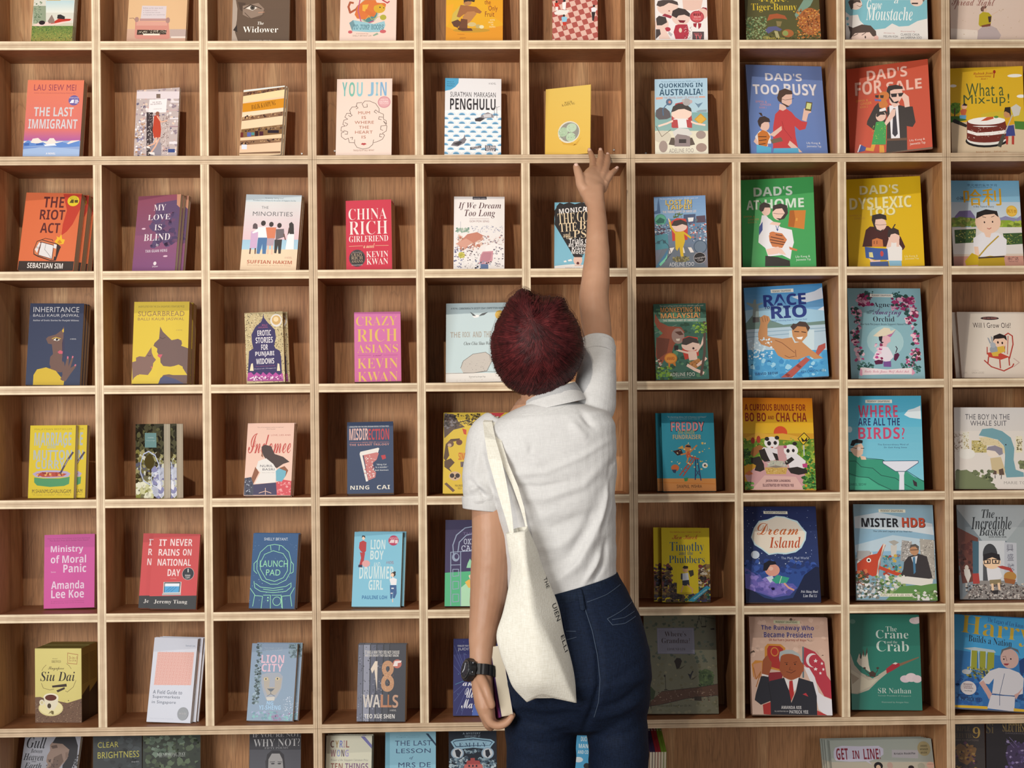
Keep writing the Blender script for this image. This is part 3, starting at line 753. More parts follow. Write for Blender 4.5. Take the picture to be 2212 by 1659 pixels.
B|paperback|pale blue comic paperback titled Quokking in Australia|1.3751 0.0500 2.0414|-5.83 11.77 -0.02|132.5 204.7 14|a9c6d8|0|-0.00112,0||1
R a9c8de b0ccd4 -2.6,69.2 134.1,66 136.1,206.9 -1.5,210.4
R 7fa9a8 8fb0aa -2.6,65.3 134.1,62.2 134.8,112.8 -2.2,116.1
R ddd6be e2dccb -3.1,1.9 133.2,-1.1 134.1,63.5 -2.6,66.6
T n 64.8 196.9 97.3 3.7 0 4a6a80 The best-selling series with over 200,000 copies sold
T r 65.6 185.7 108.5 14.4 0 2f5068 QUOKKING IN
T r 65.7 168.7 108 17 0 2f5068 AUSTRALIA!
P d9a08c 3,155.7 20.2,156.8 20.1,151.1 2.9,149.9
T n 65.3 154.1 86.3 5.2 0 b07068 THE TRAVEL DIARY OF AMOS LEE
P d9a08c 110.9,156.4 125.6,156.1 126.8,152.6 110.9,152.5
P 5f5a5e 1.4,105.6 2.7,121.2 12.6,128.8 27.3,127.1 37,117.7 40.5,102 29.5,97.1 9.9,96.2
L 2.5 4f7090 21,107.7 19.9,123.4 27.3,133.6 34.7,138.7
E 36 142.6 8.1 9.1 5a6f8a
E 37.2 142.5 3.4 3.7 c88a80
P 6f8aa0 99.7,139.7 108.2,135.6 120.5,139.7 114.3,131.5 109.3,125.1 105.7,131.7
P 8fa0a8 103.1,116.2 112.9,119.8 130,120.7 129.9,114.2 107.9,113.4
P c9952f 98.4,94.9 114.7,110.7 129.7,94.7 113.6,80.8
P d8ab45 101.6,94.8 114.7,107.5 126.7,94.8 113.7,83.4
P b4494a 41.8,109.8 51.9,138.3 74,143 90.8,113.8 93,93 92.8,74.8 41.5,74.7
E 66.8 110.5 25.7 15.6 ecd0c0
P 453f3d 40.7,115.1 45.7,130.6 59.3,138.1 78.8,136.3 90.9,124.3 92.1,115.1 73.8,123.4 59.1,122.4 49.3,117.5
E 80.1 141.5 10.3 9.9 a9a4a4
E 71.1 145.6 3.4 4.2 b8b0b0
E 90.7 142.5 3.4 4.7 c0a8a8
P e4e4e4 46.6,98 83.3,97.1 83,72.4 48.8,73.2
L 4.9 ecd0c0 46.6,92.8 29.4,85.4 9.7,79.3
L 4.9 ecd0c0 83.2,91.9 102.7,83.6 124.6,79.2
P b4494a 45.4,95.4 56.4,95.1 58.6,73 43.9,73.3
P b4494a 78.4,94.6 89.4,94.4 92.8,72.2 80.6,73.8
P d4d0cc 43.8,63 58.6,73 83,69.8 93.8,56.6 82.7,49.1 48.6,49.9
E 18.1 50.6 22 16.1 cfc6b4
L 1.2 6a5a4a 2.4,79.5 16.8,50.6 39,68.3
P 5d5048 33.8,29.5 40,47.5 48.6,47.3 49.6,26.6
P 5d5048 82.7,46.5 92.5,46.3 99.6,28 87.4,25.7
P 8f8080 49.8,49.8 56,57 68.2,54.6 77.9,53.1 87.6,49 87.3,23.1 48.3,24
R 403838 59.4,32.8 77.7,32.4 77.8,42.7 59.5,43.2
E 114.5 53.5 12.2 10.9 a08e86
E 20.3 24.6 10.7 15.5 a08e86
E 115.3 19.9 13.4 11.6 a0887e
T n 65.3 13 60.9 10.8 0 9a9088 ADELINE FOO
B|picture_book|blue picture book titled Dad's Too Busy with a bearded man in red|1.6167 0.0500 2.0427|5.68 13.65 0.38|198.3 246.2 12|6f86bb|0|||1
R 7389bf 6a84bd -16.6,1.8 200.6,6 218.9,255.1 -1.5,249.1
T o 96.8 214.1 95.6 20.5 0 e2dfe6 DAD'S
T o 49 179.3 68.2 26.9 0 e2dfe6 TOO
T o 138.6 180.9 85.7 31 0 e2dfe6 BUSY
T n 34.8 145.3 28.7 5.9 0 c98a8a EMMA &
T n 45.4 137.6 29.2 5.9 0 c98a8a GINGER
T n 37.9 129.4 17.8 4.8 0 c98a8a BOOK 1
P c84a4c 56.8,19 61.1,77.1 68.5,111.8 82.1,125.9 97.5,128.4 112,118.1 121.3,105 135.8,94.7 150.9,92.4 144.5,73.6 129,69.3 117.1,81 117.6,51.9 121.9,21.6
L 0.8 8f3038 85,93.5 88.6,72.4 107.1,46.4
P c84a4c 88.7,35.4 102.2,48.9 108,41.1 95.8,29
P e6c0b0 79.5,125.3 81.8,141.4 98,136.4 98.6,127.1 89.4,121.6
P e6c0b0 88,157.5 100.3,171.2 116.6,167.6 113.6,142.1 102.9,133.9 88.2,141.5
P 56443c 76.5,157.3 82.8,176.1 98.6,183.2 116,177 117.4,167.6 100,166.4 89.2,157.6 87.1,144.2 103.1,136.5 108,134 100.2,131.7 84.5,144.1 78.5,149.3
L 1 3a3030 89,153.6 96.4,151.1 106.7,152.6 119.7,156.2
P e6c0b0 137.3,97.4 144.6,129.5 161,127.2 163,119.3 155,115.1 148.4,93.6
P 6a5f40 151.8,148.4 167.9,146.1 162.7,121.9 146.8,124.8
P d4dc90 153.6,145.2 165.2,143.3 161,127.2 149.7,129.1
P e6c0b0 101.7,41 116,28.1 132.5,9.9 114.7,9.6 95.9,30.3
P 5fb0d4 59.9,19.6 121.9,21.6 123.5,8.4 56.6,7.1
E 38.7 81.9 13.2 15.9 e6c0b0
P 4a3c38 21.7,92.1 27.4,102.9 40.3,106.3 52.5,99.5 54.4,90.2 39.2,89.9 31.3,84.4 28.1,73.8 23.5,81.6
P 4a3c38 25.6,114.8 33.2,114.9 36.4,105.7 31.5,106.9
P e8e0dc 12.7,49.7 25.1,65.8 42.7,66.1 52.3,58.4 53.1,32.1 15.2,28.7
P e6c0b0 49.6,55.7 68.2,69.3 82.8,80.2 83.4,69.7 61.9,50.7
P e6c0b0 8.1,36.4 13.8,47.1 22.9,31.4 45.4,29.3 42.4,21.3 19.9,23.5
P c9783a 19.5,57.7 32.8,68.6 45.1,63.6 51.8,50.5 46.1,39.8 39.7,18.6 21.3,6.4 20.2,28.8
L 2 4a342c 21.5,49.9 41.7,50.3
L 2 4a342c 22.1,39.3 41.2,42.4
L 2 4a342c 21.5,28.8 38,31.8
P 7a6a5a 51.3,42.6 79.5,49.7 83.9,39.3 55.7,32.1
P 5fb0d4 15.2,28.7 52.5,21.5 51.5,7 13.8,6.3
T n 162.6 34.9 35.6 6.6 0 e8e6ea Lily Kong &
T n 163.6 26.1 37.4 6.9 0 e8e6ea Jeannette Yap
B|picture_book|red picture book titled Dad's for Sale with a man in sunglasses|1.8692 0.0675 2.0408|-19.70 14.36 -3.66|203.7 240.2 9|c04e36|0|-0.006,0||1
R c4533b c04c35 -10.4,7.4 206.8,-20.2 219.8,243.8 -0.4,276.4
T o 100.7 214.6 100.7 28.3 0 e8b8a8 DAD'S
T o 53.4 182.1 67.8 36.4 0 e8b8a8 FOR
T o 141.6 176.3 87.6 28.1 0 e8b8a8 SALE
T n 36 148.4 29.6 5.9 0 c98a3c EMMA &
T n 45.6 139.7 28.3 7.2 0 c98a3c GINGER
T n 39.9 130.6 19.2 5.4 0 c98a3c BOOK 2
P 38302e 90.3,-0.1 92.8,31.3 97.9,121.3 110.3,126.3 127.2,124 141.4,118 160.6,115.4 165.8,72.1 158,59.9 143.8,64.4 141.8,-6.7
P 38302e 61.5,64.7 45.1,81.6 46.7,90.8 66.5,128.3 76.7,137.7 97.4,108 85.6,61.5
P e8e4e6 103,126 124.7,123 125.6,33.7 103.9,35.2
P 38343c 112.3,116.7 118.3,115.9 120.8,46.3 113.7,38.7 107.4,48
P e6c0b0 104.5,133.8 103.9,147.3 117.8,130.7 127.5,130.7 128.4,123.8 114.8,119
P e6c0b0 104.4,158 107.4,171.1 136.4,168.3 137.9,148 128.8,133.2 115.4,132.3 104.9,141.8
P 322a28 97.9,167 102.9,179.8 122.4,180.3 137.9,173.5 138.8,166.6 117,168.4 107.1,165.7 106.4,149.7 115.5,133.7 127.7,136 122.5,128.7 110.6,133 101.6,150.3
P 2c282a 108,157.5 123.7,155.9 122.1,146.9 110,147.8
P 2c282a 126.2,156.3 138.8,155.9 137.9,146.6 128.2,146.6
L 1 1c181a 106.8,157.2 139.4,154.5
P e6c0b0 134.2,145.8 140.7,155.6 152.3,143.3 153.4,116.4 141.3,115.4 139.6,131.7
E 90.8 153.2 13.5 12.9 c9783a
P 3a2c28 69,158.9 78.7,157.6 77.2,150.5 69.9,152.1
P 3a2c28 81.2,157.2 90.9,155.9 89.3,148 82.1,149.6
P c9783a 76.7,137.7 94.1,146 100.7,129 92.9,116.7 78.5,124
P 5a6cb0 67.4,149.7 74.6,146 84.4,146 82.9,139.5 74.5,142.8 68.3,142.9
P e8e4e6 78.3,118.6 93.1,122 95.2,113.7 78,112
E 81.2 99.5 12.7 13.8 e6c0b0
P 38302e 69.1,101.1 73.2,112.6 87.8,112 92.2,102 80.1,103.7 72.6,98
P e6c0b0 86.2,74.8 109.8,114.3 118.3,114.5 116.3,97.4 93.4,72.5
P 3f9a50 68.4,85.2 86.7,85.4 93.3,71.2 90,21.1 55,25.6
S 30 2.4 41 58.7 27.8 91.3 79.4 8fb850
P d89a3a 55,25.6 64.7,24.4 59.1,6.5 39.8,11.6 40.1,19.6 52.2,16.7
P d89a3a 74.3,21.8 85.1,19.6 85.9,-0.1 73.4,1.5
P 3f4c90 27.1,29.2 41.4,19.4 37.3,10.6 20.2,8.8
P e8e4e6 25.9,29.4 28.8,28.5 21.4,8.7 18.3,9.1
P 6a4a38 91.9,36.8 143.6,32.7 143.3,26.1 92.1,30.9
T n 167.5 23.6 37.7 6.6 0 ecd8cc Lily Kong &
T n 168.1 14 37.9 8.7 0 ecd8cc Jeannette Yap
B|picture_book|yellow picture book titled What a Mix-up with a big layered cake|2.1229 0.0500 2.0413|-9.96 11.65 0.29|179.8 231.6 9|d3a924|0|||1
R d6ad26 d2a822 -3.6,4.1 182.3,-1.3 189.2,235.4 1.4,242.4
R c9b294 -3.6,1.5 182.3,-3.9 184.7,81.4 -1.8,87.3
P cfb99a -0.7,84.7 180.6,60.8 181.1,-1.2 -2.4,4
T i 81.8 214.6 48.2 8.4 0 9a3020 Rubiah from
T i 81.6 207.1 40.9 6.6 0 9a3020 Semarang
T i 84.2 200.7 16.1 4.5 0 9a3020 Book 1
L 2.2 9a3020 109.6,218.6 108,202.9
E 109.8 218.6 3.4 4.7 9a3020
E 159.6 206.3 18 4.5 e8e6e0
E 7.4 184.1 8.5 3.9 e8e6e0
E 173.6 150.8 10.7 4.4 e8e6e0
T n 85.3 171.5 91.8 35.4 0 4c5a30 What a
T n 88.4 142.5 112.8 32.7 0 4c5a30 Mix-up!
E 11 123.5 13.3 15.7 5f8a2c
S 30 4.8 51 -0.2 108.2 22.1 136.3 6f9a38 4a7424
L 2.9 5a3c24 9.3,102.6 10.3,123.5
P 3f6a2a -0.3,102.9 21.4,102.2 40.4,91.2 -0.6,86
P c9b030 74.1,95.3 74.3,105.8 93.6,110.3 127.2,111.9 182.1,112.7 181.2,84.1 73.9,87.5
P 4a7a30 155.1,84.9 183.6,82.7 182.9,60.7 156.9,64.1
P 2c2624 3,89.8 9.2,96.1 40.1,78.2 37.5,71.7 6.6,85
E 86.9 35.1 52.5 18.1 1f1a1a
E 87 39 49 16.1 e0dcd4
R 6f2c22 38,41.8 135.9,38.8 136.9,72.5 38.8,75.6
E 87.1 41.6 47.8 11.7 6f2c22
P eee8e2 39.8,65.1 63.6,56.6 99.5,58.1 135.4,62.2 135.1,53.1 99.2,49 63.4,48.8 39.6,57.3
E 88.2 84.5 50.3 13.5 eeeae6
R 6f2c22 38.8,75.6 135.7,72.6 136,85.5 39.1,88.6
E 87 87.1 45.5 9.9 eeeae6
S 40 2.2 52 41.6 41.7 133.3 72.6 c9b0a0
P c0502c 72.7,87.6 88.5,97.5 104.1,98.3 105.1,93 88.3,88.4
E 111.2 97.3 5.7 3.1 5a8a3a
P c0603a 22.9,116.6 31.5,122.8 39.8,118.6 35.9,104.4 26.2,104.7
P 5f9ac0 21.4,104.9 38.3,104.3 36.8,93.9 21.7,96.5
E 33.5 128 7.2 7.3 e0b090
P 241c1c 28,130.8 34.2,137.2 41.8,131.7 38.8,129.1
E 138.9 103.7 9.1 11.5 c08a5a
P 2c2422 130.7,109.1 133.4,122.1 146.6,123 147,95.6 143.7,106.1 134.3,111.6
P d2a020 131.4,93.5 153,96.7 156,77.1 135.7,72.6
P 3f4480 135.7,72.6 153.6,74.6 156.4,46 133.7,45.4
P b03c30 133.7,45.4 139.7,45.2 137.9,23.2 133.2,23.9
P b03c30 148,45.7 154,45.5 152.9,22.8 147.4,23.5
P c9c4b8 147.7,121.6 161.1,130.3 172.8,120.8 167.4,100.1 154.2,96.7
L 2.9 b8b2a6 150.7,100.7 130.3,52
P 4c4a40 125.6,52.1 132.6,48 121,16 111.6,20.1
T n 98.1 5.7 76.3 3.9 0 b07a50 Rilwani Salim - Zafirah Idris
B|paperback|thick orange paperback titled The Riot Act with a burning bus|-0.2206 0.0850 1.7694|-6.79 12.62 2.28|144.3 204.2 30|c9613c|0|0.00672,0.004;0.0112,0.006||2
R cf6a42 d06c44 -4.4,-3.2 171.4,0.7 148.1,211.1 -29.7,208
P b83c2c 96.6,202 146.3,201.8 148.6,174.1 129.1,122.1 116.8,103.5 103.6,92.3 103.9,121.6 110.6,158.6
P 3a302c 1.5,23.5 143.6,25.5 143.4,1.1 0.5,-2
T r 74.3 179.6 53.2 28.6 0 5a2626 THE
T r 74.3 146.5 64.4 26.7 0 5a2626 RIOT
T r 72.3 111.5 50.9 26.6 0 5a2626 ACT
T r 70.4 12.6 91.6 13.9 0 dcd6d0 SEBASTIAN SIM
E 124.4 184 15.2 14.1 d8c02c
T n 124.2 190.7 19.9 4.5 0 5a4a1c SHORTLISTED
P 5a4a1c 114.8,179 118.9,187.6 125.4,187.7 125.7,178.1
P 5a4a1c 127.3,186.6 136.4,186.8 136.5,179.4 127.8,179.3
P e0b030 87.5,75.4 93.6,84.7 91.2,90.2 98.8,86.7 103.2,95.9 106.5,83.2 113.9,81.5 111.5,70.4 99.1,68.4
P c8802a 94.8,74.5 100.5,81.9 107.6,73.3 100.7,70.2
P 3c2c28 35.8,54.2 42.2,76.4 54.3,81 97.1,70.1 105.1,63 96.7,26.3 82.4,25.3 48.8,35.5 37.3,41.5
P cf7a50 37.6,54.3 43.5,74.9 54.6,78.8 94.8,68.6 94.7,28.1 82.1,27.8 50.3,38.1 39.2,43.3
P 6a4038 51.3,75.8 87.7,67 87.4,29 48.4,39.2
P d8d4d4 54.5,72.9 85.7,65.5 85.4,31.2 50.4,40.7
L 1.1 8a8484 66.4,70.3 64.6,54.8 74.9,44.1 83.3,33.3
P d8d4d4 87.4,69.9 94.8,67.9 93.9,57.3 86.4,59.7
P 3c2c28 96.5,65.7 106.2,63 103.5,55.6 96.8,57.3
P 3c2c28 91.2,37.1 98.6,35.1 96.6,27 90.8,28
L 1.4 3c2c28 54.4,80.3 63,84.1 81.5,80.8 83.7,77.2
P d8d4d4 39.4,54.3 48.7,73.6 52.6,71.1 45.8,45.3
T n 47 59.1 12.6 5.5 75 3c2c28 A NOVEL
B|paperback|plum and violet booklet titled My Love is Blind|0.0635 0.0850 1.7601|-15.60 12.53 -0.56|117 201.7 13|7a4a62|0|0.00392,0.004;0.00728,0.006||2
R 8a4a5c 80506c -11,98.8 130.7,92.1 121,206.5 -21.7,214.2
R 8a5470 7d5078 -2.3,4.9 138.6,-1 130.7,92.1 -11,98.8
P 5f4a6a 50.7,180.6 114.9,188.3 119.3,92.6 83.1,72.4 49.3,110.6
S 60 15.4 61 45.6 66.8 118.1 151.3 504060 5a4a6c 6a4a68
P c08a70 106,202.8 118.7,202.2 116.8,166.1 107.8,173.9
E 22.1 114.9 5.4 2.2 d8b8c8
E 87.9 40.1 6.1 2.2 d8b8c8
T s 61.8 169.3 33.5 15.6 0 ddd4d8 MY
T s 61.9 144 60.7 14.5 0 ddd4d8 LOVE
T s 61.5 117 20.3 15.6 0 ddd4d8 IS
T s 60.6 91 71.3 17.7 0 ddd4d8 BLIND
T i 63.2 70 6.9 8.1 0 ddd4d8 by
T b 61.9 55.1 59.6 7.4 0 c9bcc8 TAN GUAN HENG
E 61 22.3 4.2 4.8 ddd4d8
T n 62.1 13.9 14.5 3.7 0 ddd4d8 EPIGRAM
B|paperback|pale paperback titled The Minorities with five friends seen from behind|0.3326 0.0850 1.7660|-5.76 12.68 2.15|142.6 200.2 16|d9d2cb|0|0.00168,0||2
R c4d2da c8d4da -18.3,179.3 146.2,182.3 144.4,206.5 -20.3,203.5
R d5d6d6 dcbcc4 -9.6,75.7 154,79 146.2,183.1 -18.4,180.1
R 9fc3d8 a8cbdc -7.6,51.8 155.8,55.2 153.8,82.7 -9.9,79.4
R e0ceb0 e2c8aa -3.1,-2 159.9,1.5 155.7,57 -7.7,53.6
T n 73.1 190.7 48.3 4.5 0 4a5a66 "A winning, roaring novel"
T n 73.7 184.4 109.1 4.5 0 4a5a66 Provoked from Soliloquy by the author of Singapore Siu Dai
T n 50.9 166.1 17.9 6.7 0 6a6a6e THE
T n 72 149.2 102.1 11.5 0 6a6a6e MINORITIES
T r 73.5 22.1 114.3 9.2 0 b06048 SUFFIAN HAKIM
T n 73.6 13.2 112.8 3.7 0 b08068 Best-selling author of Harris bin Potter
T n 120.5 34.6 18.4 5.1 0 c08878 A NOVEL
P c9a8c8 20.4,102.1 38.2,102.5 38.2,58.3 20.4,57.9
P 5d5054 23.3,109.6 26,120.7 34.9,120.9 37,108
E 29.2 116.4 5.7 7.4 5d5054
P 6a4a40 20.4,57.9 24,58 23.5,42.5 19.9,42.5
P 6a4a40 32.9,58.2 36.5,58.2 36.7,42.8 33.8,42.7
P e6e6ea 37.3,113.6 62.2,114.8 62.9,84.5 39.6,85.9
P e6e6ea 22.5,98.5 40.9,113.6 41.8,102.6 26.2,96.7
E 50 124.2 6.1 7 3c3434
P 4f74a0 39.6,85.9 62.7,86.4 62.6,43.3 53.7,43.2 51.6,69.6 46.6,43 38.7,43.6
P cf7c5c 57,113.2 83.7,113.7 82.4,84.9 62.9,84.5
E 70.6 121.6 5.7 6.7 3c3434
P b09aa8 62.9,84.5 81.7,84.9 80.5,64.6 62.6,65.4
L 4.3 e0b8a0 67,64.4 67.2,44.2
L 4.3 e0b8a0 76.9,64.6 77.9,43.7
P 6c6468 83.4,108.9 103.6,110.4 106.3,89.1 84.6,80.5
E 91.5 119.1 5.7 6.7 3c3434
P 3c3838 82,81.2 101.1,82.4 100.5,44.9 94.5,44.7 91.7,66.7 89.1,45.4 83.7,46
L 2.8 6a4a40 104.7,96.4 109.4,81.8
P e8eaec 115.6,107.7 130.5,108 132.7,56.5 111.4,56.1
P 3a3434 115.7,124.3 121.7,129.2 127.6,122.7 130.6,96.9 118.9,96.7
P 4a3a34 115.7,115.1 120.8,104.1 113.9,92.9
S 6 1.8 3 19 32.2 61.1 40.4 d4bfa0
B|paperback|thick red paperback titled China Rich Girlfriend|0.5986 0.0850 1.7631|-2.21 11.26 -1.38|115.1 182.9 30|c22c46|0|0.00168,0.004;0.0028,0.006||2
R c43048 c42842 -4.3,1.7 118.4,-2.5 121,185 -2.7,189.2
T t 55.2 146.6 96.7 29.5 0 e6dcd8 CHINA
T t 56.5 110.3 97.3 35.6 0 e6dcd8 RICH
T s 56.9 81.4 98.6 16.1 0 e6dcd8 GIRLFRIEND
L 1.1 d8b08c 7.5,62.6 41.9,62.9
L 1.1 d8b08c 73.6,62.6 106.6,62.2
T c 57.8 62.9 28.1 12.8 0 e6c8a0 a novel
T s 78.1 39.9 55.2 15.7 0 e6dcd8 KEVIN
T s 78.2 21.3 54.4 16.4 0 e6dcd8 KWAN
E 27.6 30.9 20.4 22.6 2a2326
E 27.6 30.9 19.3 21.5 6a6066
E 27.6 30.9 18.6 20.8 2a2326
T s 27.3 40.9 27.4 7.7 0 b09a80 CRAZY
T s 27.2 32 28.8 8.8 0 b09a80 RICH
T s 27.1 22.9 28.8 7.3 0 b09a80 ASIANS
T n 27.4 47.1 21.8 2.6 0 c8c0c0 from the author of
T n 27.4 13.7 28.1 3.6 0 c8c0c0 international bestseller
B|paperback|white paperback titled If We Dream Too Long over a drawn old townscape|0.8672 0.0850 1.7605|-0.36 12.03 0.65|128.1 196.7 9|e2dcdc|0|-0.0014,0.003||2
R e6e2e0 -7,1.1 130.5,1.7 130,199.4 -8.8,198.7
R 2f2a30 47.2,188.9 82.6,189.1 82.6,196.6 47.1,196.4
T b 64.9 192 31.2 3 0 c8c4c8 SINGAPORE CLASSICS
T i 65.2 171.1 108.6 20.8 0 5a3a40 If We Dream
T i 65.8 150.5 77.8 22.6 0 5a3a40 Too Long
T n 64.3 131.2 49.1 5.6 0 8a5a5c GOH POH SENG
L 0.7 9a7a7c 39.7,137.6 88.8,137.8
S 40 4.9 71 4.4 102.2 37.8 113.5 6f8a80 8fa898 a8b8a8
L 0.7 8a8a9c 17.4,106 17.2,130.1
S 60 2.8 72 41.4 100.6 126 119.5 a8a8bc c4c4d0 8f90a4
S 90 7.7 73 10 56.2 73.2 93.3 c99a88 b87a68 d8b8a8 e8e0dc
S 60 3.5 74 10.3 26.8 73.3 63.8 4a3f46 8a7a80 d8d0d0
P c07f6c 16.9,78.3 34.4,96.8 59,102.5 74.9,93.3 66.2,82.2 41.6,71.1 17,59.9
P cf9a88 4.6,70.9 30.9,85.8 48.6,74.8 27.6,59.9
S 70 4.2 75 73.3 63.8 126 93.6 c8b8b0 e4dcd8 8a7a84 b8908a
S 40 4.2 76 1.7 8.4 20.5 63.6 8f90a8 d0ccd4 6a6a8a
P ece8e6 80.4,63.9 101.4,75 126.1,64.1 126.2,34.6 80.5,34.4
S 50 3.5 77 94.7 8.8 127.9 64.1 e4e0e0 6a6470 a09aa4
P c9929c 68.2,41.7 73.4,50.9 99.8,52.9 98.1,27.2 84.1,16.1 63,17.8
P b87f8c 70.6,41.7 75.2,48.4 96.3,49.2 92.8,29 80.6,21.6 66.5,22.6
E 20 41.5 8.4 8.1 c0b45a
S 26 2.8 78 12 34.1 29.4 48.9 a8a83c d8d080
S 40 4.2 79 54.3 4.3 94.6 27.2 3a3a44 8a90a8 c8c8d4
R 5a7098 68.4,3.9 87.7,4 87.6,18 68.3,17.9
S 46 2.1 80 17.5 4.8 48.9 27 b8b4b8 8f8a90 e0dcdc
B|paperback|blue paperback with a huge black beehive of hair, behind the raised arm|1.1208 0.0850 1.7612|-2.44 11.12 0.77|127.4 177.9 12|6aa6bc|0|||2
R 74b0c6 7cb4c8 -2.6,0.5 131,0.9 130.9,179.9 -3.7,179.6
P 1f1a1c 2.5,151.1 5.2,167.8 12.9,177.1 22.9,173.4 37,178.2 51.2,173.4 68.9,178.3 83.1,175.4 97.3,178.4 115,173.6 123.8,164.4 129.1,142.2 118.6,112.7 72.9,39.1 62.3,42.7 48.2,37.2 0.2,119.7
P 1f1a1c -1.1,154.8 12.9,175.2 13.1,141.9 1.1,134.5
T b 46.3 157.7 70.1 12.9 6 e6e0dc MONICA
T b 98.5 159.7 40 12.9 0 e6e0dc LIM
T s 30.1 135.5 43.9 27.7 4 dcc4a0 THE
T s 87.6 141.2 61.9 27.7 0 dcc4a0 GOOD
T s 35.2 112.4 45.2 22.1 4 dcc4a0 THE
T s 90.7 118.1 55.8 22.1 0 dcc4a0 BAD
T s 31.2 92.2 18 12.5 6 dcc4a0 and
T s 38.5 85.8 16.2 9.2 0 dcc4a0 the
T s 83.3 95.1 70.6 20.2 0 dcc4a0 PSLE
T b 63.9 77 52.9 15.8 3 e6e0dc Trials of
T b 63.1 66.2 54.6 11.7 0 e6e0dc an Almost
T b 62.2 56.5 35.2 9.2 0 e6e0dc Kiasu
T b 65.4 47.5 43 11 0 e6e0dc Mother
E 59.5 26.2 11.3 13.9 dcb8a8
P 2a2022 46.5,37.2 62.3,42.7 72.9,37.3 69.4,33.6 51.8,33.5
E 59.6 17.1 3.5 4.4 5a2424
P e8e4e0 0.8,10.4 27.2,13.4 48.3,15.2 72.9,13.5 125.7,11.8 125.7,2 1.2,1.6
P e8e4e0 34.2,26.2 43,28.8 45.5,23.6 36,22.5
P e8e4e0 23.6,23.6 30,25.1 31.4,20.7 25.1,19.9
T n 52.2 5.4 48.5 2.9 0 8a8484 INSPIRED BY REAL LIFE
P dcb8a8 51.8,13.4 69.4,13.5 69.4,10.6 51.1,10.5
B|paperback|blue comic paperback titled Lost in Taipei|1.3779 0.0850 1.7601|-4.93 11.87 -1.06|130.9 193 14|5a7fa6|0|||2
R 6f92be 8db0d0 -4.7,105.4 136.3,100.5 139.7,197 -2,202.1
R 5f86a8 7a7278 -7.7,2.1 132.7,-2.5 137.3,130.1 -3.9,135
P 6b7480 18.7,60.2 89,57.8 132.7,-2.5 -4.1,2
P 4a6890 -1.6,153.6 7.4,157 8.5,171.9 11.9,192.3 14.2,171.7 16,149.2 -1.8,146.1
T n 63.5 186.7 96.3 3.7 0 d8dce8 The best-selling series with over 200,000 copies sold
T r 63.2 176.4 66.5 13 0 2c2c38 LOST IN
T r 62.4 177.4 66.2 12.7 0 d8b85a LOST IN
T r 64.6 162.8 63 12.7 0 2c2c38 TAIPEI!
T r 63.7 163.7 62.6 12.3 0 d8b85a TAIPEI!
T b 63.9 151.8 84.8 6.3 0 d8c8c0 THE TRAVEL DIARY OF AMOS LEE
P 4c5a78 74.2,143.5 104.3,144.3 103.5,120.1 73.4,119.3
P 5a4a58 105.8,138.6 128.8,139.7 129.2,121.1 105.2,120.8
E 15.5 131.4 14.9 15.6 4f9a86
E 15.5 131.4 12.7 13.4 62ae94
P 2f6a60 3,127.4 13.9,138.1 26.1,132.1 24.1,122.9 8.1,121.6
S 70 4.9 81 -1.6 90.4 38.1 118.7 3f5468 8aa0b4 5a3a4a c8ccd4
S 80 4.2 82 86 72.6 131.6 119.2 3f5468 9ab0c4 c86a5a d8d8e0 7a5a6a
P 4f8a98 0.2,90.4 32.1,94.8 34.4,55.9 0.8,51.5
P 36606c 5,75.4 12.1,75.9 12.6,67.8 5.5,67.3
P 36606c 19.2,76.4 26.9,76.9 27.4,68.7 19.6,68.3
S 30 3.5 83 49.2 136.9 70.8 149.2 4a6a3a 6a7a4a
P e8e0da 36.2,55.9 48.5,57.3 39.2,41 34,41.2
P e8e0da 60.9,56.9 71.4,56.5 74.5,41.7 65.7,42
P e8e0da 82,56.2 90.7,55.9 97.3,42.7 88.5,42.3
P c8463c 41.8,126 56.3,134.8 79.1,132.1 83.7,109.7 81.9,76.5 43.8,74.1
E 61.8 110.5 19.8 11.9 e8cabc
P 453c3a 42.2,114.9 49,127.6 66.7,130.7 82.4,122.7 83.1,113.4 69.9,118.4 55.6,113.7
P d8b42c 50.9,97.9 72.8,99 75.5,73 69.6,54.7 70.6,32.6 63.6,31 60.9,58.7 55.3,47.8 50.9,53.5 50.8,73.8
L 4.9 d8b42c 51.5,96 41.4,111.2 37.7,129.9
L 4.9 d8b42c 71,97.2 83,87.5 89.8,81.7
L 2.8 e8cabc 37.6,126.2 35.7,133.7
E 63.4 25.5 21.1 7.4 6a6448
S 30 4.2 84 43.9 19.5 84.7 32.1 8f8a5a 5a5438 a89a6a
E 105.5 127.5 3.5 3.7 5f7480
P e4e4e4 84.5,134.9 99.4,135.1 97.6,124.8 85.9,123.7
P 4a7a9a -2.3,5.6 21.5,37.9 32.7,56 30.3,37.6 13.7,12.4 1.2,3.7
P 7ac8a8 8.5,14.4 24.8,30.5 30.4,41.3 28.2,26.7 11.9,8.8
L 1.4 3a4858 -0.5,68.2 19.2,78.6 32.9,63.4 39.2,41 24.6,23.1
E 113.6 56.9 16.9 17.7 46586c
E 113.6 56.9 14.8 15.5 6a7a8c
E 111.2 27.5 15.4 14.7 d0c8c8
E 111.2 27.5 14.7 14 2a2628
T n 111.4 27.9 27 6.6 8 c8c0c0 Autographed
T n 112.4 21.4 14 6.2 8 c8c0c0 Copy
T n 65.2 12.2 62.2 10.3 0 dcdce0 ADELINE FOO
T n 65.4 4.8 36.9 2.9 0 c8c8d0 illustrated by Stephanie Wong
B|picture_book|green picture book titled Dad's at Home with a man holding a cat|1.5979 0.0850 1.7596|-9.85 14.91 -1.23|183.9 242.7 9|3f9a52|0|||2
R 44a058 3f9a55 -4.4,7 188.8,-1.7 197.2,245.2 1.2,255.7
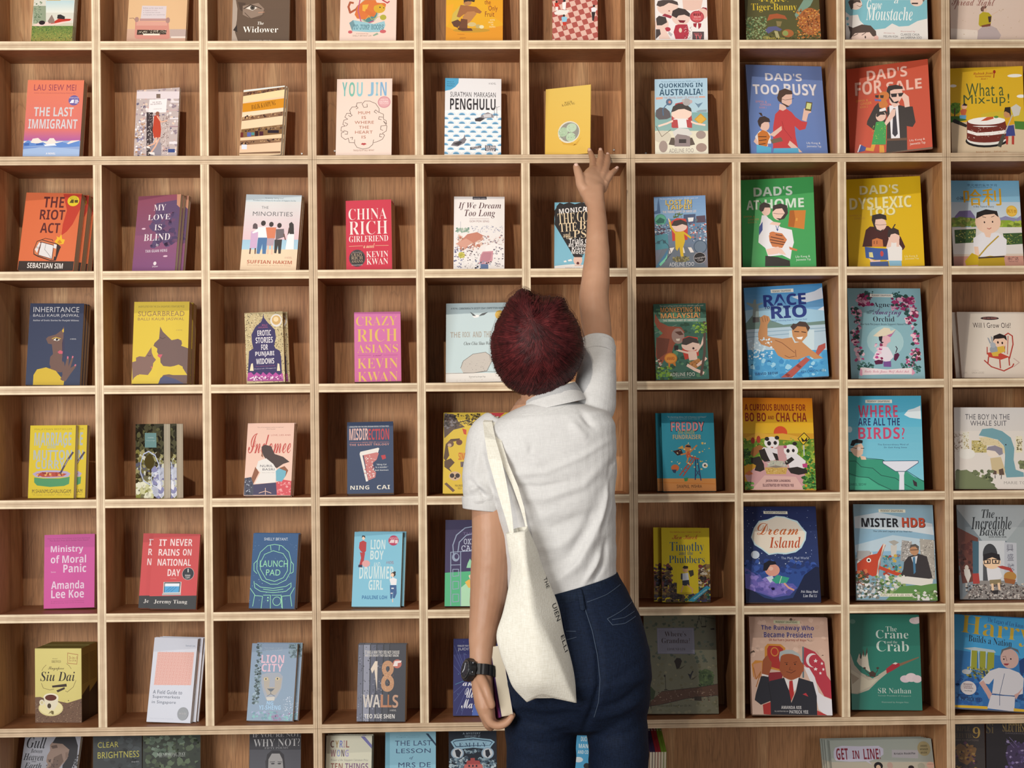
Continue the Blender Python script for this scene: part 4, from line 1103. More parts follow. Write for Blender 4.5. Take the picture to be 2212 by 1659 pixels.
T o 81 208.2 97.8 24.8 0 cfe0d0 DAD'S
T o 29.4 173.1 31.8 25.5 0 cfe0d0 AT
T o 108.8 174 98.5 25.5 0 cfe0d0 HOME
T n 19.8 141.7 28.2 5.3 0 b08a4c EMMA &
T n 30.2 133.6 28.2 5.3 0 b08a4c GINGER
T n 26.5 125.8 21.2 4.5 0 b08a4c BOOK 3
P c87c34 122.3,153.7 162.5,152.4 156.7,100.9 116.4,110.4
P a85f24 122.3,153.7 132.8,153.9 135.6,130.3 131.4,107.8 116.4,110.4
P d89a44 136.7,132.1 141.6,131.9 140.7,124.4 135.8,124.6
P e4e2e6 45.7,119.6 56.8,138 70.7,133.5 98.2,109.4 125.9,100.5 130.1,66.4 124.3,47.9 120.1,21.9 99.5,34.1 64.5,32 58.1,54.8 41,70.7 43.4,97
P e4e2e6 51.6,144 62.2,143.4 72.4,129.6 56.1,111.5 47.6,123.3
P 3a4c8c 43.8,112.1 53,126.8 52.4,104.1 43.2,89.4
E 62.6 156.7 11.3 14.4 e8c4b4
P 3a302e 45,159.5 47.1,172.7 57.9,179.8 71.8,173.4 73.3,163.8 59.2,164.5 55.5,155.2 50.1,153.5
L 2.1 3a302e 50.7,176.4 45.6,183.5
E 94 147.5 15.8 19 e8c4b4
P 3a302e 79,152.1 80.5,169.1 100,173.9 115.6,167.3 117.5,146.4 107.6,131.7 95.2,128.5 86.6,134.6 98.8,132.9 109.8,146.7 103.1,160.4 87.3,159.3
L 1.1 5a4848 81,148.2 92.2,145.7 108,144.9
L 1.4 2c4a8c 86,113.8 89.2,102.3 93,113.5
P 2c4a8c 86.8,104.3 92.8,104 89.8,98.5
P e8c4b4 77.6,125.6 98.5,120.8 94.8,113.4 70.3,118.4
P c87848 67.8,88.2 80.3,97.1 101.2,92.3 112.9,74.8 100.1,52.8 75.7,57.7 69.1,73.1
L 2.8 6a3c28 72.9,84.2 104.2,75.2
L 2.8 6a3c28 71,76.8 107.5,67.5
L 2.8 6a3c28 72.5,69.2 103.8,62
L 2.8 6a3c28 77.3,91.6 101,85.9
P c87848 117.6,55.8 138.3,47.3 136.4,42.9 119.1,48.2
E 77.4 92.3 8.4 6 c87848
P e8c4b4 59.8,51 89.7,57.1 99.9,49.1 89.2,38.3 64.6,35.7
P e8c4b4 99.9,49.1 89.6,53.3 92.6,38.2 110,33.6
P 2c2826 57.6,34.2 88.9,29 118.2,18.3 118.8,3.3 56.1,5.4
T n 151 27.2 35.8 7.5 0 d8e4d8 Lily Kong &
T n 152.2 19 36.5 7.5 0 d8e4d8 Jeannette Yap
B|picture_book|yellow picture book titled Dad's Dyslexic Too with two readers|1.8677 0.0850 1.7598|-10.47 16.83 -1.15|187.9 246.6 9|d6b020|0|||2
R d8b41e d8b01c -6.2,5.1 194,-3.9 206,248.7 2.5,259.8
T o 83.2 214.4 97.2 24.9 0 e6deaa DAD'S
T o 85.3 177.9 155 32.1 0 e6deaa DYSLEXIC
T o 86.9 152.7 69.2 20.5 0 e6deaa TOO
T n 22.3 144.9 29.8 5.4 0 c8963c EMMA &
T n 31.6 136.7 28 5.4 0 c8963c GINGER
P 4a2826 35.8,58.5 46.2,104 57,113.1 81.3,109.9 102.3,112.8 132.3,80.6 142.2,53.4 137.7,46 123.5,39.1 104.1,70.5 96.5,55.6 44.4,58.1
E 82.3 117.6 16 17.7 e8c4b4
P 3c3230 61.9,130.2 63.4,143.6 82.8,147.6 98.3,141.8 99.5,128.3 87.5,132.7 71.7,131.6 69.4,118.2 74.1,104.5 82.7,100.3 91.6,105.6 84.3,96.4 72.2,100.8 65.8,114.6
L 1 5a4848 69.4,118.2 81.5,115.7 99,116.8
P e8e4e0 96.5,55.6 114.9,81.5 134.4,50 132.9,15.9 95,17.6
E 115.6 79.5 13.9 14.5 e8c4b4
P 3c3230 99.4,84.1 101.9,101.3 116,107.1 127.9,100 129.7,84.6 118.8,90.8 108.3,88.7 104.5,80.1
L 2.8 3c3230 114.3,106.4 119.9,115.7
P e8c4b4 94.6,51.9 102.7,78.2 109.4,74.1 106.9,55.1
P e8c4b4 121.4,69.7 128.5,73.2 127.7,54.1 120.7,54.5
P c87848 60.1,57.3 60.8,76.4 73.2,80.4 86.9,75.2 87.9,56
L 1.7 6a3c28 65.9,72.3 65.6,64.7
L 1.7 6a3c28 72.9,72.8 72.5,64.4
P 3f5c9c 41.7,58.2 68.6,53.1 98,49.8 99.2,19.3 67.4,20.8 43.3,27.6
P d8d090 51.5,42.4 60.5,42 62.4,27.5 52,29.1
E 83.6 37.1 4.2 7.6 c04a4a
P e8c4b4 50.2,27.3 63.8,19 79.5,20.2 77.4,12.7 56.7,13.7
P 4a5c8c 53.3,15.7 98.3,15.6 99.5,2.2 53.5,4.3
P 8ab8d0 100.1,17.4 131.2,16 131.6,1.5 101.3,2.9
T n 155.8 26.6 32.4 6.8 0 e6dca0 Lily Kong &
T n 157.2 19.9 34.4 6.4 0 e6dca0 Jeannette Yap
B|picture_book|blue picture book with large golden Chinese title and a boy with a yellow satchel|2.1358 0.0850 1.7621|-2.50 14.24 0.88|177.4 235.5 9|8fb0c4|0|||2
R 72aed2 88b8d4 -0.8,176.3 193.1,177.1 196.7,238.4 2.1,237.6
R b8cad8 c8d4dc -2.8,134.5 190.7,135.3 193.1,177.1 -0.8,176.3
T n 82.2 223 76 6.9 0 3a5a7a 李光耀的童年岁月
T n 79.6 217.2 57.1 3.8 0 3a5a7a The Childhood of Lee Kuan Yew
T z 57.1 189.4 47 44.8 0 d0a028 哈
T z 105.8 190.7 48.1 47.1 0 d0a028 利
T z 24.6 186.8 19.2 9.9 0 2c2a30 小孩
T s 83.9 163.7 53.4 6.9 0 3a3a44 A Boy Named Harry
P 7a6f9c 9.8,138.3 21.1,151.7 49.6,153.7 59.5,138.5 60.9,130.9 5.9,130.7
P 8a8ab0 119.5,131.2 137.7,138.9 165.6,131.4 184.3,146.6 186,116.3 118.7,116
P 7a9440 -0.9,123.1 20.4,136.5 62.7,130.9 61.7,112 -0.5,107.9
P 8aa838 114.9,112.2 126.4,127.4 147.7,127.5 182.5,116.3 185,97.4 117.7,97.1
S 60 8.5 91 -0.4 109.8 60.9 130.9 6a8038 9ab04c 8a8c4a
S 60 8.5 92 117.7 97.1 182.9 123.9 6a8030 a8bc4c 8fa040
R dcd8d4 -7.7,32.5 184.8,33.4 189.2,108.7 -4.1,107.9
P d4c4b4 -5.8,34.4 185,37.1 183,3.4 -7.3,2.5
P c89484 -5.4,28.7 184.7,31.5 183,3.4 -5.6,2.5
P 3f5a34 6.2,100.4 61.3,103.7 57.7,66.6 6.2,63.4
S 70 3.2 93 8.2 68.3 58.2 98.7 7a8a3c a8a860 2f4428
P 3f5a34 128.7,91.5 179.4,93.6 178.7,63.4 133.3,60.2
S 50 3.2 94 130 63.9 177.5 90.5 7a8a3c a8a860 2f4428
P e4e2e6 52.9,77.9 74.9,93.1 117.5,93.3 137.7,74.5 133.6,33.1 57.3,25.3 52.6,36.5
E 92.4 122.7 32.6 31.9 ecc8b0
P 2c2626 62.7,130.9 65.3,148.1 88.9,156.9 117.1,152.1 120.4,135 109.6,144.4 84.6,141.7 70,134.8
L 1.4 3a2c28 79,136.7 87.7,134.1
L 1.4 3a2c28 102,135.7 109.3,138.7
E 83.5 121.5 1.8 2.7 2a2020
E 104.2 122.8 1.8 2.7 2a2020
L 1.8 b05a50 89.8,105.3 94.9,103 99.7,106.5
P ecc8b0 80.4,95 99.7,93.2 95.5,80 85,81.8
P ecc8b0 53.5,55.3 64.2,55.4 66.3,29.1 55.5,25.3
L 3.5 b89a3c 116.9,83.9 87.1,55.5 64.6,29.1
P c8a820 28.6,15.8 47.4,38.4 62.9,30.9 63.4,6.6 31.6,4.5
P b89828 64.4,25.3 92.9,31.1 128,27.5 130.2,3.9 61.5,3.6
P 4a3c34 62.7,27.2 130,31.2 129.7,27.1 63.6,23.1
E 154.4 152.2 14.2 15.2 d8b040
E 154.4 152.2 12.1 13 e4bc50
T z 154.7 151.8 24.2 10.7 0 b07c20 两万本
T z 150.7 23.8 28.2 9.8 0 6a4a48 余广达
T n 151.2 16 22.9 3 0 5a4444 Patrick Yee
B|paperback|navy paperback titled Inheritance with half a face and a raised hand|-0.2032 0.0850 1.4822|-2.56 10.01 0.80|136.4 209.6 18|2c3350|0|0.00392,0.002;0.00616,0.004||3
R 303752 333c56 -2.3,-3.3 149.9,-2.6 138.3,214.1 -15.3,213.5
T n 66.7 193.6 115.7 13.7 0 c8c8cc INHERITANCE
T n 67.1 177.7 116 9.4 0 b8b8bc BALLI KAUR JASWAL
T b 67.3 165.1 115.6 5.8 0 a8a8b0 Author of Erotic Stories for Punjabi Widows
T b 113.4 117.9 15.8 2.9 0 b8b8bc A NOVEL
P 6b5048 44.9,118.3 49.9,123.7 69,129.2 82.4,140 88.2,150.1 90.5,122.1 86.6,114.9 88.8,102.4 88.9,75.5 87.2,55.9 84.7,36.2 63.5,39.7 57.4,54 58.2,71.8 64.8,79 60.5,104 50.9,105.8
P 6b5048 56.5,39.7 68,54 88.4,64.8 92,32.7 67.4,32.6
P 3a2c44 86,107.7 89.6,125.7 89.6,150.1 92.7,82.7 90.1,54.1
P 343a56 88.2,150.1 90,150.1 92.2,-2.9 90.5,-2.9
P c9a83c 84.2,140 88.5,145.4 89,135.7 86.2,134.6
P e4e0d8 63.4,114.8 69.5,119.8 80.3,115.6 73.4,112.7
E 72.5 116.3 3.2 2.9 2a2020
L 1.8 c9a83c 60.4,118.4 69.4,122 81.9,118.5
P c05868 75.7,84.4 81.8,89.1 89,86.2 88.6,79.8 80.5,79.8
P c8aa34 18.8,25.3 26.7,39.6 49.2,45 74.2,36.2 89.3,18.5 96.7,11.4 95.6,-1.1 18.9,-0.3
P 6b5048 86.7,14.9 91.7,25.6 89.8,39.8 89.7,61.2 94.1,57.7 96.4,47 101,72 105.8,68.4 105.2,47 113.5,73.8 117.2,71.4 110.6,43.5 124.2,52.5 125.4,48.9 109.9,25.7 100.3,9.6 91.4,11.4
P c86880 100.9,73.8 104.5,72.7 103.4,66.7 100.5,67.7
P c86880 113.5,74.9 117.1,73.5 115.2,68.5 112.7,69.5
P c86880 121.7,53.5 125.3,52.1 122,47.8 119.8,49.6
B|paperback|thick yellow paperback titled Sugarbread with two facing profiles|0.0599 0.0850 1.4828|-3.57 8.39 0.29|140 209.4 34|cdb43c|0|0.0056,0.003||3
R d0b63c d2b83a -0.6,-4.3 148.9,-5 142.3,211.2 -8.3,212.2
T n 69.1 197 116.9 5 0 7a6a34 SHORTLISTED FOR THE 2016 SINGAPORE LITERATURE PRIZE
T n 69.4 178.7 117.5 12.9 0 8a6c48 SUGARBREAD
T n 69.1 164.1 117.5 9.3 0 8a6c48 BALLI KAUR JASWAL
T n 116.3 136.4 16.2 2.5 0 8a6c48 A NOVEL
P 6b5450 67.6,145.8 75.1,132.2 97.7,110.7 106.5,112.4 113.5,114.1 122.5,109.8 124.5,101.6 122.2,96.3 140,89.8 140,21.6 128.2,39.4 117.4,46.5 96.4,43.1 78.7,44.9 71.4,53.9 70.2,68.1 61.7,80.6 62.4,89.5 52.3,96.7 54.9,103.8 65.8,114.4
P 6b5450 68.7,29 104.1,21.8 125.2,21.7 141.1,21.6 139.4,-3.2 90.4,11.2 72.7,14.8
P 7d6058 -0.9,55 9.5,57.7 9.2,66.6 17.9,70.1 32.1,68.3 47.1,93.1 48.7,78.9 53.3,68.2 59.9,61 53.1,52.2 52.4,43.3 49.1,34.4 40.7,22.1 19.5,24 5.8,15.2 2.5,8.1
L 1.4 4a3434 67.5,118 74.7,114.4 81.6,117.9
L 1.4 4a3434 38.3,72.5 42.6,70.4 46.8,71.8
P c05868 63.6,74.5 76,74.5 71,64.5 63.8,69.9
P b86a60 46.4,43.3 52.3,44 50.1,38
P d0b63c 5.8,15.2 14.3,22.2 40.9,16.8 62,18.4 68.2,43.2 89.5,39.6 117.4,48.3 128.1,42.9 126.8,28.7 104,25.3 79.5,21.9 69.4,7.8 41.5,0.8 13.2,2.7
P 4a4c6c 66.2,-3.6 72.7,14.8 83.1,20.1 111.5,11.1 139.4,-3.9
B|paperback|small ornate gold and indigo paperback with a dome silhouette|0.3469 0.0850 1.4807|1.09 10.20 -2.53|95.6 182.5 20|b8a678|0|0.01,0.006||3
R bfae84 -8.1,-0.5 99.6,-6.1 106.3,182.9 -2.2,188.3
S 900 2.4 95 -5.6 0.4 104.4 180.1 4a4034 6a5c44 e0d4b0
P 342c5c 47.6,178.5 48.9,167.6 58,154.4 74.8,135.5 76.9,115.5 71.7,94.1 74.9,86.7 85.2,80.8 88.1,64.4 88.6,10.5 2.8,15 8.5,82.9 19.1,89.6 16.2,107.7 15.8,125.8 26.2,145.2 40.5,157.1 45.1,167.8
T n 49.6 149.1 12.9 4.3 0 b05a80 BALLI
T n 45.7 142.7 23.8 5.1 0 b05a80 KAUR JASWAL
T r 47.8 128.5 33.9 14.4 0 dcd8dc EROTIC
T r 47.2 110.1 43 15.1 0 dcd8dc STORIES
T r 47.5 91.7 16.8 14.4 0 dcd8dc FOR
T r 47.6 73.7 47.4 14.4 0 dcd8dc PUNJABI
T r 47.8 55.7 45 14.4 0 dcd8dc WIDOWS
T n 47.6 42.8 48.1 2.9 0 b05a80 They wanted more from life
T n 47 36.4 54.3 2.9 0 c8c0d0 Deborah Moggach
P e8d8b8 8.6,32.6 12.7,50.3 16.9,51.9 18.3,32.1
P e8d8b8 76.4,29.1 78.8,48.7 82.9,46.7 84.4,28.7
P b04a98 2.8,15 4.3,27.4 12,28.8 18.7,21.3 25.9,28.1 36.1,20.4 41.5,28 50,19.7 57.1,26.5 65.6,18.9 72.8,25.7 81.2,18.1 90.1,23 91.4,10.4
P a04a8c 1.8,16.8 91.5,12.2 91.8,1.8 1.5,6.5
S 60 3.1 96 4.3 7.7 89.9 17.6 e8d8e4 e8d8e4 5a2c60
E 79.1 159.5 14.7 16.7 d8d4d0
E 79.2 160.3 11.2 12.3 c8a468
E 78.5 162.5 6.3 6.5 e4ccA0
B|paperback|thick pink paperback titled Crazy Rich Asians in yellow letters|0.6168 0.0850 1.4829|0.57 11.07 -0.70|117 180.7 30|cf6fa4|0|||3
R d074aa c8689c -4.2,-2.9 118.1,-5.3 120.5,182.3 -2.8,184.6
T t 56.3 157.4 103.1 24.4 0 dcb860 CRAZY
T t 57.5 120.1 101.9 33.4 0 dcb860 RICH
T t 58.2 85.3 102.5 21.7 0 dcb860 ASIANS
L 0.7 9a4a70 8.6,68.2 41.9,68.2
L 0.7 9a4a70 73.4,68 108.5,67.7
T c 57.7 68.1 21 5.4 0 8a3a68 a novel
T t 58.2 47 101.6 26 0 dcb860 KEVIN
T t 58.2 13.1 100.8 25.2 0 dcb860 KWAN
B|picture_book|pale blue hardcover picture book with a grey rock and a gull, partly behind the head|0.8454 0.0850 1.4798|-3.97 12.51 -0.41|186.7 206.7 12|b4c8ce|1|||3
R b8ccd2 bccfd2 -1.9,23 198.7,19.5 199.6,209.4 -2.9,213.4
R dcd8d2 -1.8,-2.3 198.6,-5.8 198.7,21.3 -1.9,24.9
L 1.1 6a6a68 -0.1,23 68.6,23.6 103.8,26.6 156.5,23.9
T b 21.1 193 17.8 4.4 0 3a4c56 A ROYAL
T b 91 192.7 117.8 5.2 0 3a4c56 COMMONWEALTH SOCIETY ESSAY COMPETITION WINNER
P e8e8e8 66.6,171.5 73.7,175.8 86.1,174.8 82.5,169 71.9,167.7
P 3a4248 60.5,183.4 70.1,178 76.1,172 68.3,172.9
P 3a4248 82.5,171.9 91.4,179.1 106.6,182.5 96.7,174.6
E 135.7 174.6 11.3 11.8 d0a840
T r 23.8 123.9 25.5 14.6 0 a09a90 THE
T r 51.6 124.1 19.5 14.6 0 a09a90 ROCK
T r 79 123.9 22.6 15.4 0 a09a90 AND
T r 105.2 123.8 18.4 16.1 0 a09a90 THE
T r 136.5 123.6 33.6 16.8 0 a09a90 BIRD
T i 79.1 100.7 67.2 9.1 0 3a3a3c Chew Chia Shao Wei
P bdb6ae 37.5,36.9 43.8,54.9 68.5,72.7 100.3,77.2 112.6,68.2 116.1,53.6 103.8,28.4 68.6,23.6 43.9,24
S 40 1.8 98 40.4 25.9 110.8 57.3 8a8480 a8a29a
L 1.1 5a5450 37.5,36.9 43.8,54.9 68.5,72.7 100.3,77.2 112.6,68.2 116.1,53.6 103.8,28.4 68.6,23.6 43.9,24
T n 79.5 13.3 41.5 5.1 0 6a6a68 Illustrated by Anngee Neo
S 20 1.8 99 1.8 1.3 138.9 16.9 c0b8b0
B|paperback|dark green comic paperback titled Monkeying in Malaysia|1.3765 0.0850 1.4817|-0.43 11.93 -0.74|133.8 198.9 22|3f5a4c|0|||3
R 3c6456 3f6a5c -12.3,-1.4 136,-4.6 145.5,200.3 -4.3,203.3
S 120 10.7 101 -5.1 2.1 141.6 193 2f4f3f 4a7a60 35584a 5a8a6a
L 1.4 7a8a80 1.4,122.2 57.4,143.1
L 1.4 7a8a80 87.1,171.9 116.9,199
T n 71.6 192.9 111.2 4.4 0 c8c4b8 The best-selling series with over 200,000 copies sold
T r 69 181.9 101.2 13.3 0 2a2420 MONKEYING IN
T r 68.4 183 101.2 13.3 0 d89a5c MONKEYING IN
T r 68.7 166.2 100.4 13.6 0 2a2420 MALAYSIA!
T r 68 167.4 100.4 13.6 0 d89a5c MALAYSIA!
P 6a9484 4.7,159.6 132.9,160 133.2,149.6 5.1,150.8
T b 67.5 155 89 5.2 0 d8d8c8 THE TRAVEL DIARY OF AMOS LEE
P 8f4c38 3.5,173.7 15,151.3 35.9,139.9 67.8,137.4 77.2,124.3 66.5,106.2 55.6,99.1 48,88.3 39.9,62.9 25.4,56 10.4,34.4 0.9,63.8 4.4,107.5 21,121.8 7.4,136.8 1.5,151.6
E 59.7 113.7 16.3 20.5 9a8078
P 5a3a30 51.3,124.9 67.4,126.4 74.1,117.1 63.4,115.5
P dcd0c0 54.1,106.5 64.8,107 62.7,100.8 55.6,101
P 6a3a2c 4.6,111.2 38.1,106.8 29.5,70.5 4,52.8
P c04438 70.1,106.2 84.6,113.2 109.3,109 110.7,61.5 74.8,51.3 68.8,76.9
E 90.6 89.3 23.4 15.4 e8cabc
P 453c3a 67.7,91.6 71.8,106.1 88.1,111.3 107.3,105.4 112.8,92.5 96.3,96.5 80,89.5
E 97.4 80.7 2.8 2.9 3a2020
P e8cabc 82.8,73 104.2,74.4 106.7,50.6 85.3,49.2
L 5 e8cabc 82.7,69.3 61.6,75.3 52.9,79.1
L 5 e8cabc 105.9,72.5 119.1,90.5 126.5,112.3
P 2a2426 48.7,89 59.4,89.6 58.9,77.1 48.9,76.6
P b8804a 85.1,43.8 110.4,54.2 120.3,39.4 102.2,28.8 88.1,31
S 20 2.1 102 86.4 32.8 119.1 50.3 5a3424
L 7.8 e8cabc 81.3,36.6 98.5,25.3 119.3,15.8
L 6.4 e8cabc 106,36 128.1,53.8
L 6.4 5a4a44 128.2,149 125.2,68.4 113.7,10.4
S 40 5.7 103 99.1 120.2 136 148.8 6a9a3a 4a7a34 8ab04a
S 50 7.1 104 -1.5 2 38.7 33.8 6a9a3a 3a5a2c 7aa03c
E 38.9 55.7 16.3 14.6 c07a34
E 38.9 55.7 13.5 12 d8903c
P c07a34 32,43.1 37.3,43 35,30.3 32.3,34
P c07a34 42.6,43.9 49.8,46.3 51.1,34.3 45.9,37.3
T b 38.3 55.3 20.2 8 0 a04a24 AWARD
S 30 3.5 105 -0.4 31 14.6 52.5 d8d0c4 3a3030
T n 66.5 13.3 62.9 9.4 0 d8dcd4 ADELINE FOO
T n 66.8 5.6 38.9 2.9 0 b8c0b8 illustrated by Stephanie Wong
B|picture_book|blue picture book titled Race to Rio with a swimmer raising his fist|1.6134 0.0850 1.4790|-5.84 11.60 -2.60|198.8 243.3 9|5a96c8|0|-0.006,0.004||3
R 3f8cc8 8ab8dc -9.2,124 211.9,111 221.7,246.6 -0.7,260.1
P d4dce8 120.3,212 177.6,223.3 197.4,233.2 199.2,203.6 154.5,195.2
P d4dce8 151.9,158.5 203.1,184.9 202.2,148.2 157.9,143.5
P 9cc4dc -2,182.5 83.6,192.1 205.6,170 201.4,111.6 -2.2,123.6
P 6f8a84 -0.6,149.2 18.5,170.2 46.2,161.2 94.2,139.9 200.2,144.7 202.2,122.6 0,130.8
P b0c8d8 0.2,132.6 204.8,135.2 201.4,64.2 1.6,72.1
L 2.1 8aa8bc 1.4,124.1 204.2,126.1
L 2.1 8aa8bc 2.4,112.3 203.6,118.8
P c4d8e0 107.3,124.5 170.5,122.6 166.3,62.6 103.3,66.2
R 4f9ed0 -8.2,-0.1 206.4,-12.3 212.2,67.2 -3.2,79.7
S 90 14.1 106 -6.1 5.2 198 64.4 3f8cc4 64b0dc 9ccfe8 4a9ace
P 8fa0a0 17.3,162.9 20.3,188.5 4.4,200.5 5.8,204.9 20.3,199.6 23.9,210.5 28.9,210.9 29.1,198.3 45.3,201.8 45.7,198.1 34.2,194.3 34,163.7
P 5a5858 17.4,164.7 34,163.7 34.2,150.8 17.2,150
P e4e4dc 67.6,234.5 125.3,233.9 125.4,224.7 68.1,225.5
T b 95.3 229.3 46.7 5.5 0 4a4a50 PROMINENT SINGAPOREANS
T x 101.3 205.8 107.7 31 0 2c3c80 RACE
T x 55.7 187.5 14.1 6.6 0 2c3c80 TO
T x 109.9 173.6 90.2 33.8 0 2c3c80 RIO
T n 109.6 151.1 89 5.1 0 3a5a9c Joseph Schooling Goes for Olympic Gold
P c08a5c 28.3,103.5 28.8,121.8 36.4,147 35.6,161.8 46.7,168.5 58.8,164.1 61.7,154.7 53.8,142.3 51.9,113.1 63.9,108.7 88.3,103.6 113.1,105.8 119.1,90.9 136.8,93.5 159.8,70.2 187.9,46.8 165.1,46.3 151.8,56.1 123.1,46.9 91.7,50.5 74.8,60.6 65.5,79.4 34.7,92.1
L 1.4 7a4a34 70.5,101 87.5,92.7 117.3,65.4
L 1.4 7a4a34 119.6,72.6 120.1,54.3
L 1.4 7a4a34 92.3,59.6 102.5,53.5 116.7,56.3
L 1.1 7a4a34 41,163.3 43.7,150.3
L 1.1 7a4a34 48.2,164.7 49.7,150.6
L 1.1 7a4a34 54.1,163.6 55.5,152.5
P c08a5c 114.3,124.1 118.6,134.8 140,139.1 155.1,129 151.9,107.2 136.7,91.7 121.1,94.4 115.1,109.4
P 4a3a34 111.4,133.4 119.1,142.1 126,139.9 135.2,146.7 150.9,143.9 160.4,128.7 154.4,118 150,131.1 129.1,134.2 117.8,123.9
P f0ece8 124.3,105.2 141.2,106 137.2,98.9 128.5,100.5
L 2.1 2a2020 120.4,120.8 131.6,119.4
L 2.1 2a2020 138.6,119 149,116.5
S 70 4.9 107 0.5 53.9 60.4 108.9 d8e8f0 c0dcec
P b05850 78,2.9 96.4,15.7 144.6,52.9 154.5,45.1 105.9,1.4
P 8a3c38 88.9,8.9 97.3,2.9 102.9,8.1 93.5,14
P 8a3c38 118.5,30.8 126.8,24.1 132.3,28.2 124.1,35.9
P b05850 169.8,62.4 178,80.1 196,86.4 195.1,73.7 176.2,54.7
T b 43.4 15.4 56.8 6.5 0 24406c DAVID SEOW
T n 160 15.3 60.4 6.5 0 24406c KEH CHOON WEE
B|picture_book|teal picture book ringed with orchids around a lady in a hat|1.8717 0.0850 1.4815|-1.07 14.15 0.67|187.6 241.1 9|84aeb8|0|||3
R 86b2be 8ab4c0 -11,-1.7 192.6,-1.2 205.9,244.7 -0.6,244
E 91.1 98.3 47 41.6 a4c8ce
S 70 9.3 108 24.2 195.1 61.4 225.3 a03a6c d8a0bc 7a2850 2f4f4c
S 80 9.3 109 113 180.4 168.8 221.9 a03a6c d8a0bc 7a2850 2f4f4c
S 30 9.3 110 8.7 168.8 31 187.6 b04a7c e0b0c8 7a2850 2f4f4c
S 20 7.9 111 14.1 127.8 28.6 172.7 b04a7c e0b0c8 2f4f4c
S 34 9.3 112 4.6 90.6 23 127.8 b04a7c e8c0d0 8a3058 2f4f4c
S 26 7.8 113 14.1 46.2 33.5 83.3 b04a7c e8c0d0 2f4f4c
S 40 9.3 114 148.6 143.1 177.8 188.1 b04a7c e8c0d0 8a3058 2f4f4c
S 30 8.6 115 160.2 91.1 177 139.5 b04a7c e8c0d0 2f4f4c
S 36 8.5 116 156.3 50.3 179.2 80 b04a7c e8c0d0 5a3030 2f4f4c
S 26 7.1 117 143 31.8 163.8 57.7 b04a7c e8c0d0 2f4f4c
S 60 5 118 16.3 16.7 56.5 42.6 2f5450 4a7a70
S 60 5 119 129.8 17 177.1 39.3 2f5450 4a7a70
S 30 4.3 120 43.3 221.5 65.3 232.9 2f5450
S 30 4.3 121 114.8 218 133.4 231.2 2f5450
P e0ded6 57.8,226.1 116.3,225.5 116.6,216.9 56.7,217.8
T b 87 221.8 50.2 4.9 0 4a4a50 PROMINENT SINGAPOREANS
T s 90.4 195.3 50.1 16.5 0 2c2a38 Agnes
T s 59.9 181 11.8 6 0 2c2a38 and
T s 53.4 175.4 12.9 6.7 0 2c2a38 Her
T c 99.3 174.8 73.3 22.5 0 5a2a68 Amazing
T s 89.9 158.3 54.7 14.2 0 2c2a38 Orchid
T n 92.8 144.1 126.1 6.7 0 2c2a38 How Vanda Miss Joaquim Became Singapore's National Flower
P e0d4bc 60.5,113 78.3,128 89.4,135.5 103.5,133.7 106.8,126.2 119.5,131.8 110,120.6 81,109.4
P b86a9a 81,109.4 110,119.9 120.5,131.1 106,111.3 95.2,108.7
P e0b4bc 84.5,109.4 95.5,115 104.2,109.5 104.7,98.3 96.2,92.7 92.2,83.4 83.4,85.3 82.2,98.2
P 2c2430 74.7,111.2 84.7,113.1 82.2,98.2 87.5,96.4 82,92.7 75.3,101.9
P e4dce6 57,53.7 64.8,68.5 79.8,85.2 97.5,83.4 104.1,72.3 110.5,57.6 103,50.2 97.4,42.8 85.1,46.4 70.7,42.7
P 7a5494 83.2,44.6 102.9,46.5 102.8,31 83.7,31.6
P 5a2444 110.1,50.2 112.6,65 121.7,68.7 125.7,63.2 121,53.9 115.3,46.5
P 5a2444 60.2,46.3 71.1,50.1 83.4,48.2 81.2,39 63.4,37.1
L 2.1 3a2438 116.4,68.7 120.5,79.8 117.2,85.4
S 30 6.4 122 64.1 53.7 80.3 94.5 c04a8c e8c0d0 8a3058
P ecdce0 23.9,27.8 27.5,29.6 91.1,24.3 155.2,28.9 155,11.6 90.5,11.4 28.4,9.4
P d89ab4 23.9,27.8 29,22.3 28.3,6.5 21.3,9.4
P d89ab4 155.9,28.2 163.4,15.3 154.1,7.9
T c 90.1 17.9 113.5 9.2 0 c87a94 Linda Locke James Wolf Mabel Koh
B|picture_book|white picture book titled Will I Grow Old with a child in a red rocking chair|2.1542 0.0850 1.4814|0.71 15.82 0.59|183.9 177.2 9|dcd2c6|0|-0.012,0.004||3
R e0d8cc dcd0c2 -26.7,-4.1 211.7,-3.5 228.3,180.8 -12.9,179.8
E 84.4 160.1 23.9 4.6 3c3034
T b 84.7 159.9 35.5 4.9 0 b87a70 JACK AND FRIENDS
T n 88.1 141 98 14 0 3c3034 Will I Grow Old?
L 3.2 b0443a 110.3,93.4 117.3,112.2 128.8,119.8 139,112.3 138.9,89.7 126.7,52.2
L 1.8 b0443a 120.6,108.5 115.3,67.1
L 1.8 b0443a 128.1,112.3 122.2,63.4
P c04a3c 70.3,67 95.8,70.8 127,55.9 104.8,48.4 73,55.8
L 3.2 b0443a 73,55.8 69.7,37.1
L 3.2 b0443a 101.2,48.4 101.1,26
L 3.2 b0443a 125.2,55.9 125.1,33.5
L 3.2 b0443a 61.5,46.4 78.1,29.6 109.5,18.5 132,29.8 136.2,37.3
L 2.5 b0443a 71.5,82 70,63.3
L 2.2 c0a8a0 137.5,52.2 150.9,41 135.6,29.8
E 106 97.9 18 16.6 ecc8b0
P 2c2424 87.9,97.1 90.2,112.2 107,119 122.7,112.3 124.1,99.1 116.8,106.6 102.2,104.7 93.2,104.6
E 100.3 94.9 2.2 3.4 2a2020
E 111.4 93.4 2.2 3.4 2a2020
E 88.9 74.6 11.5 11.3 9aa0a8
E 87.1 87.7 7.2 7.5 aab0b8
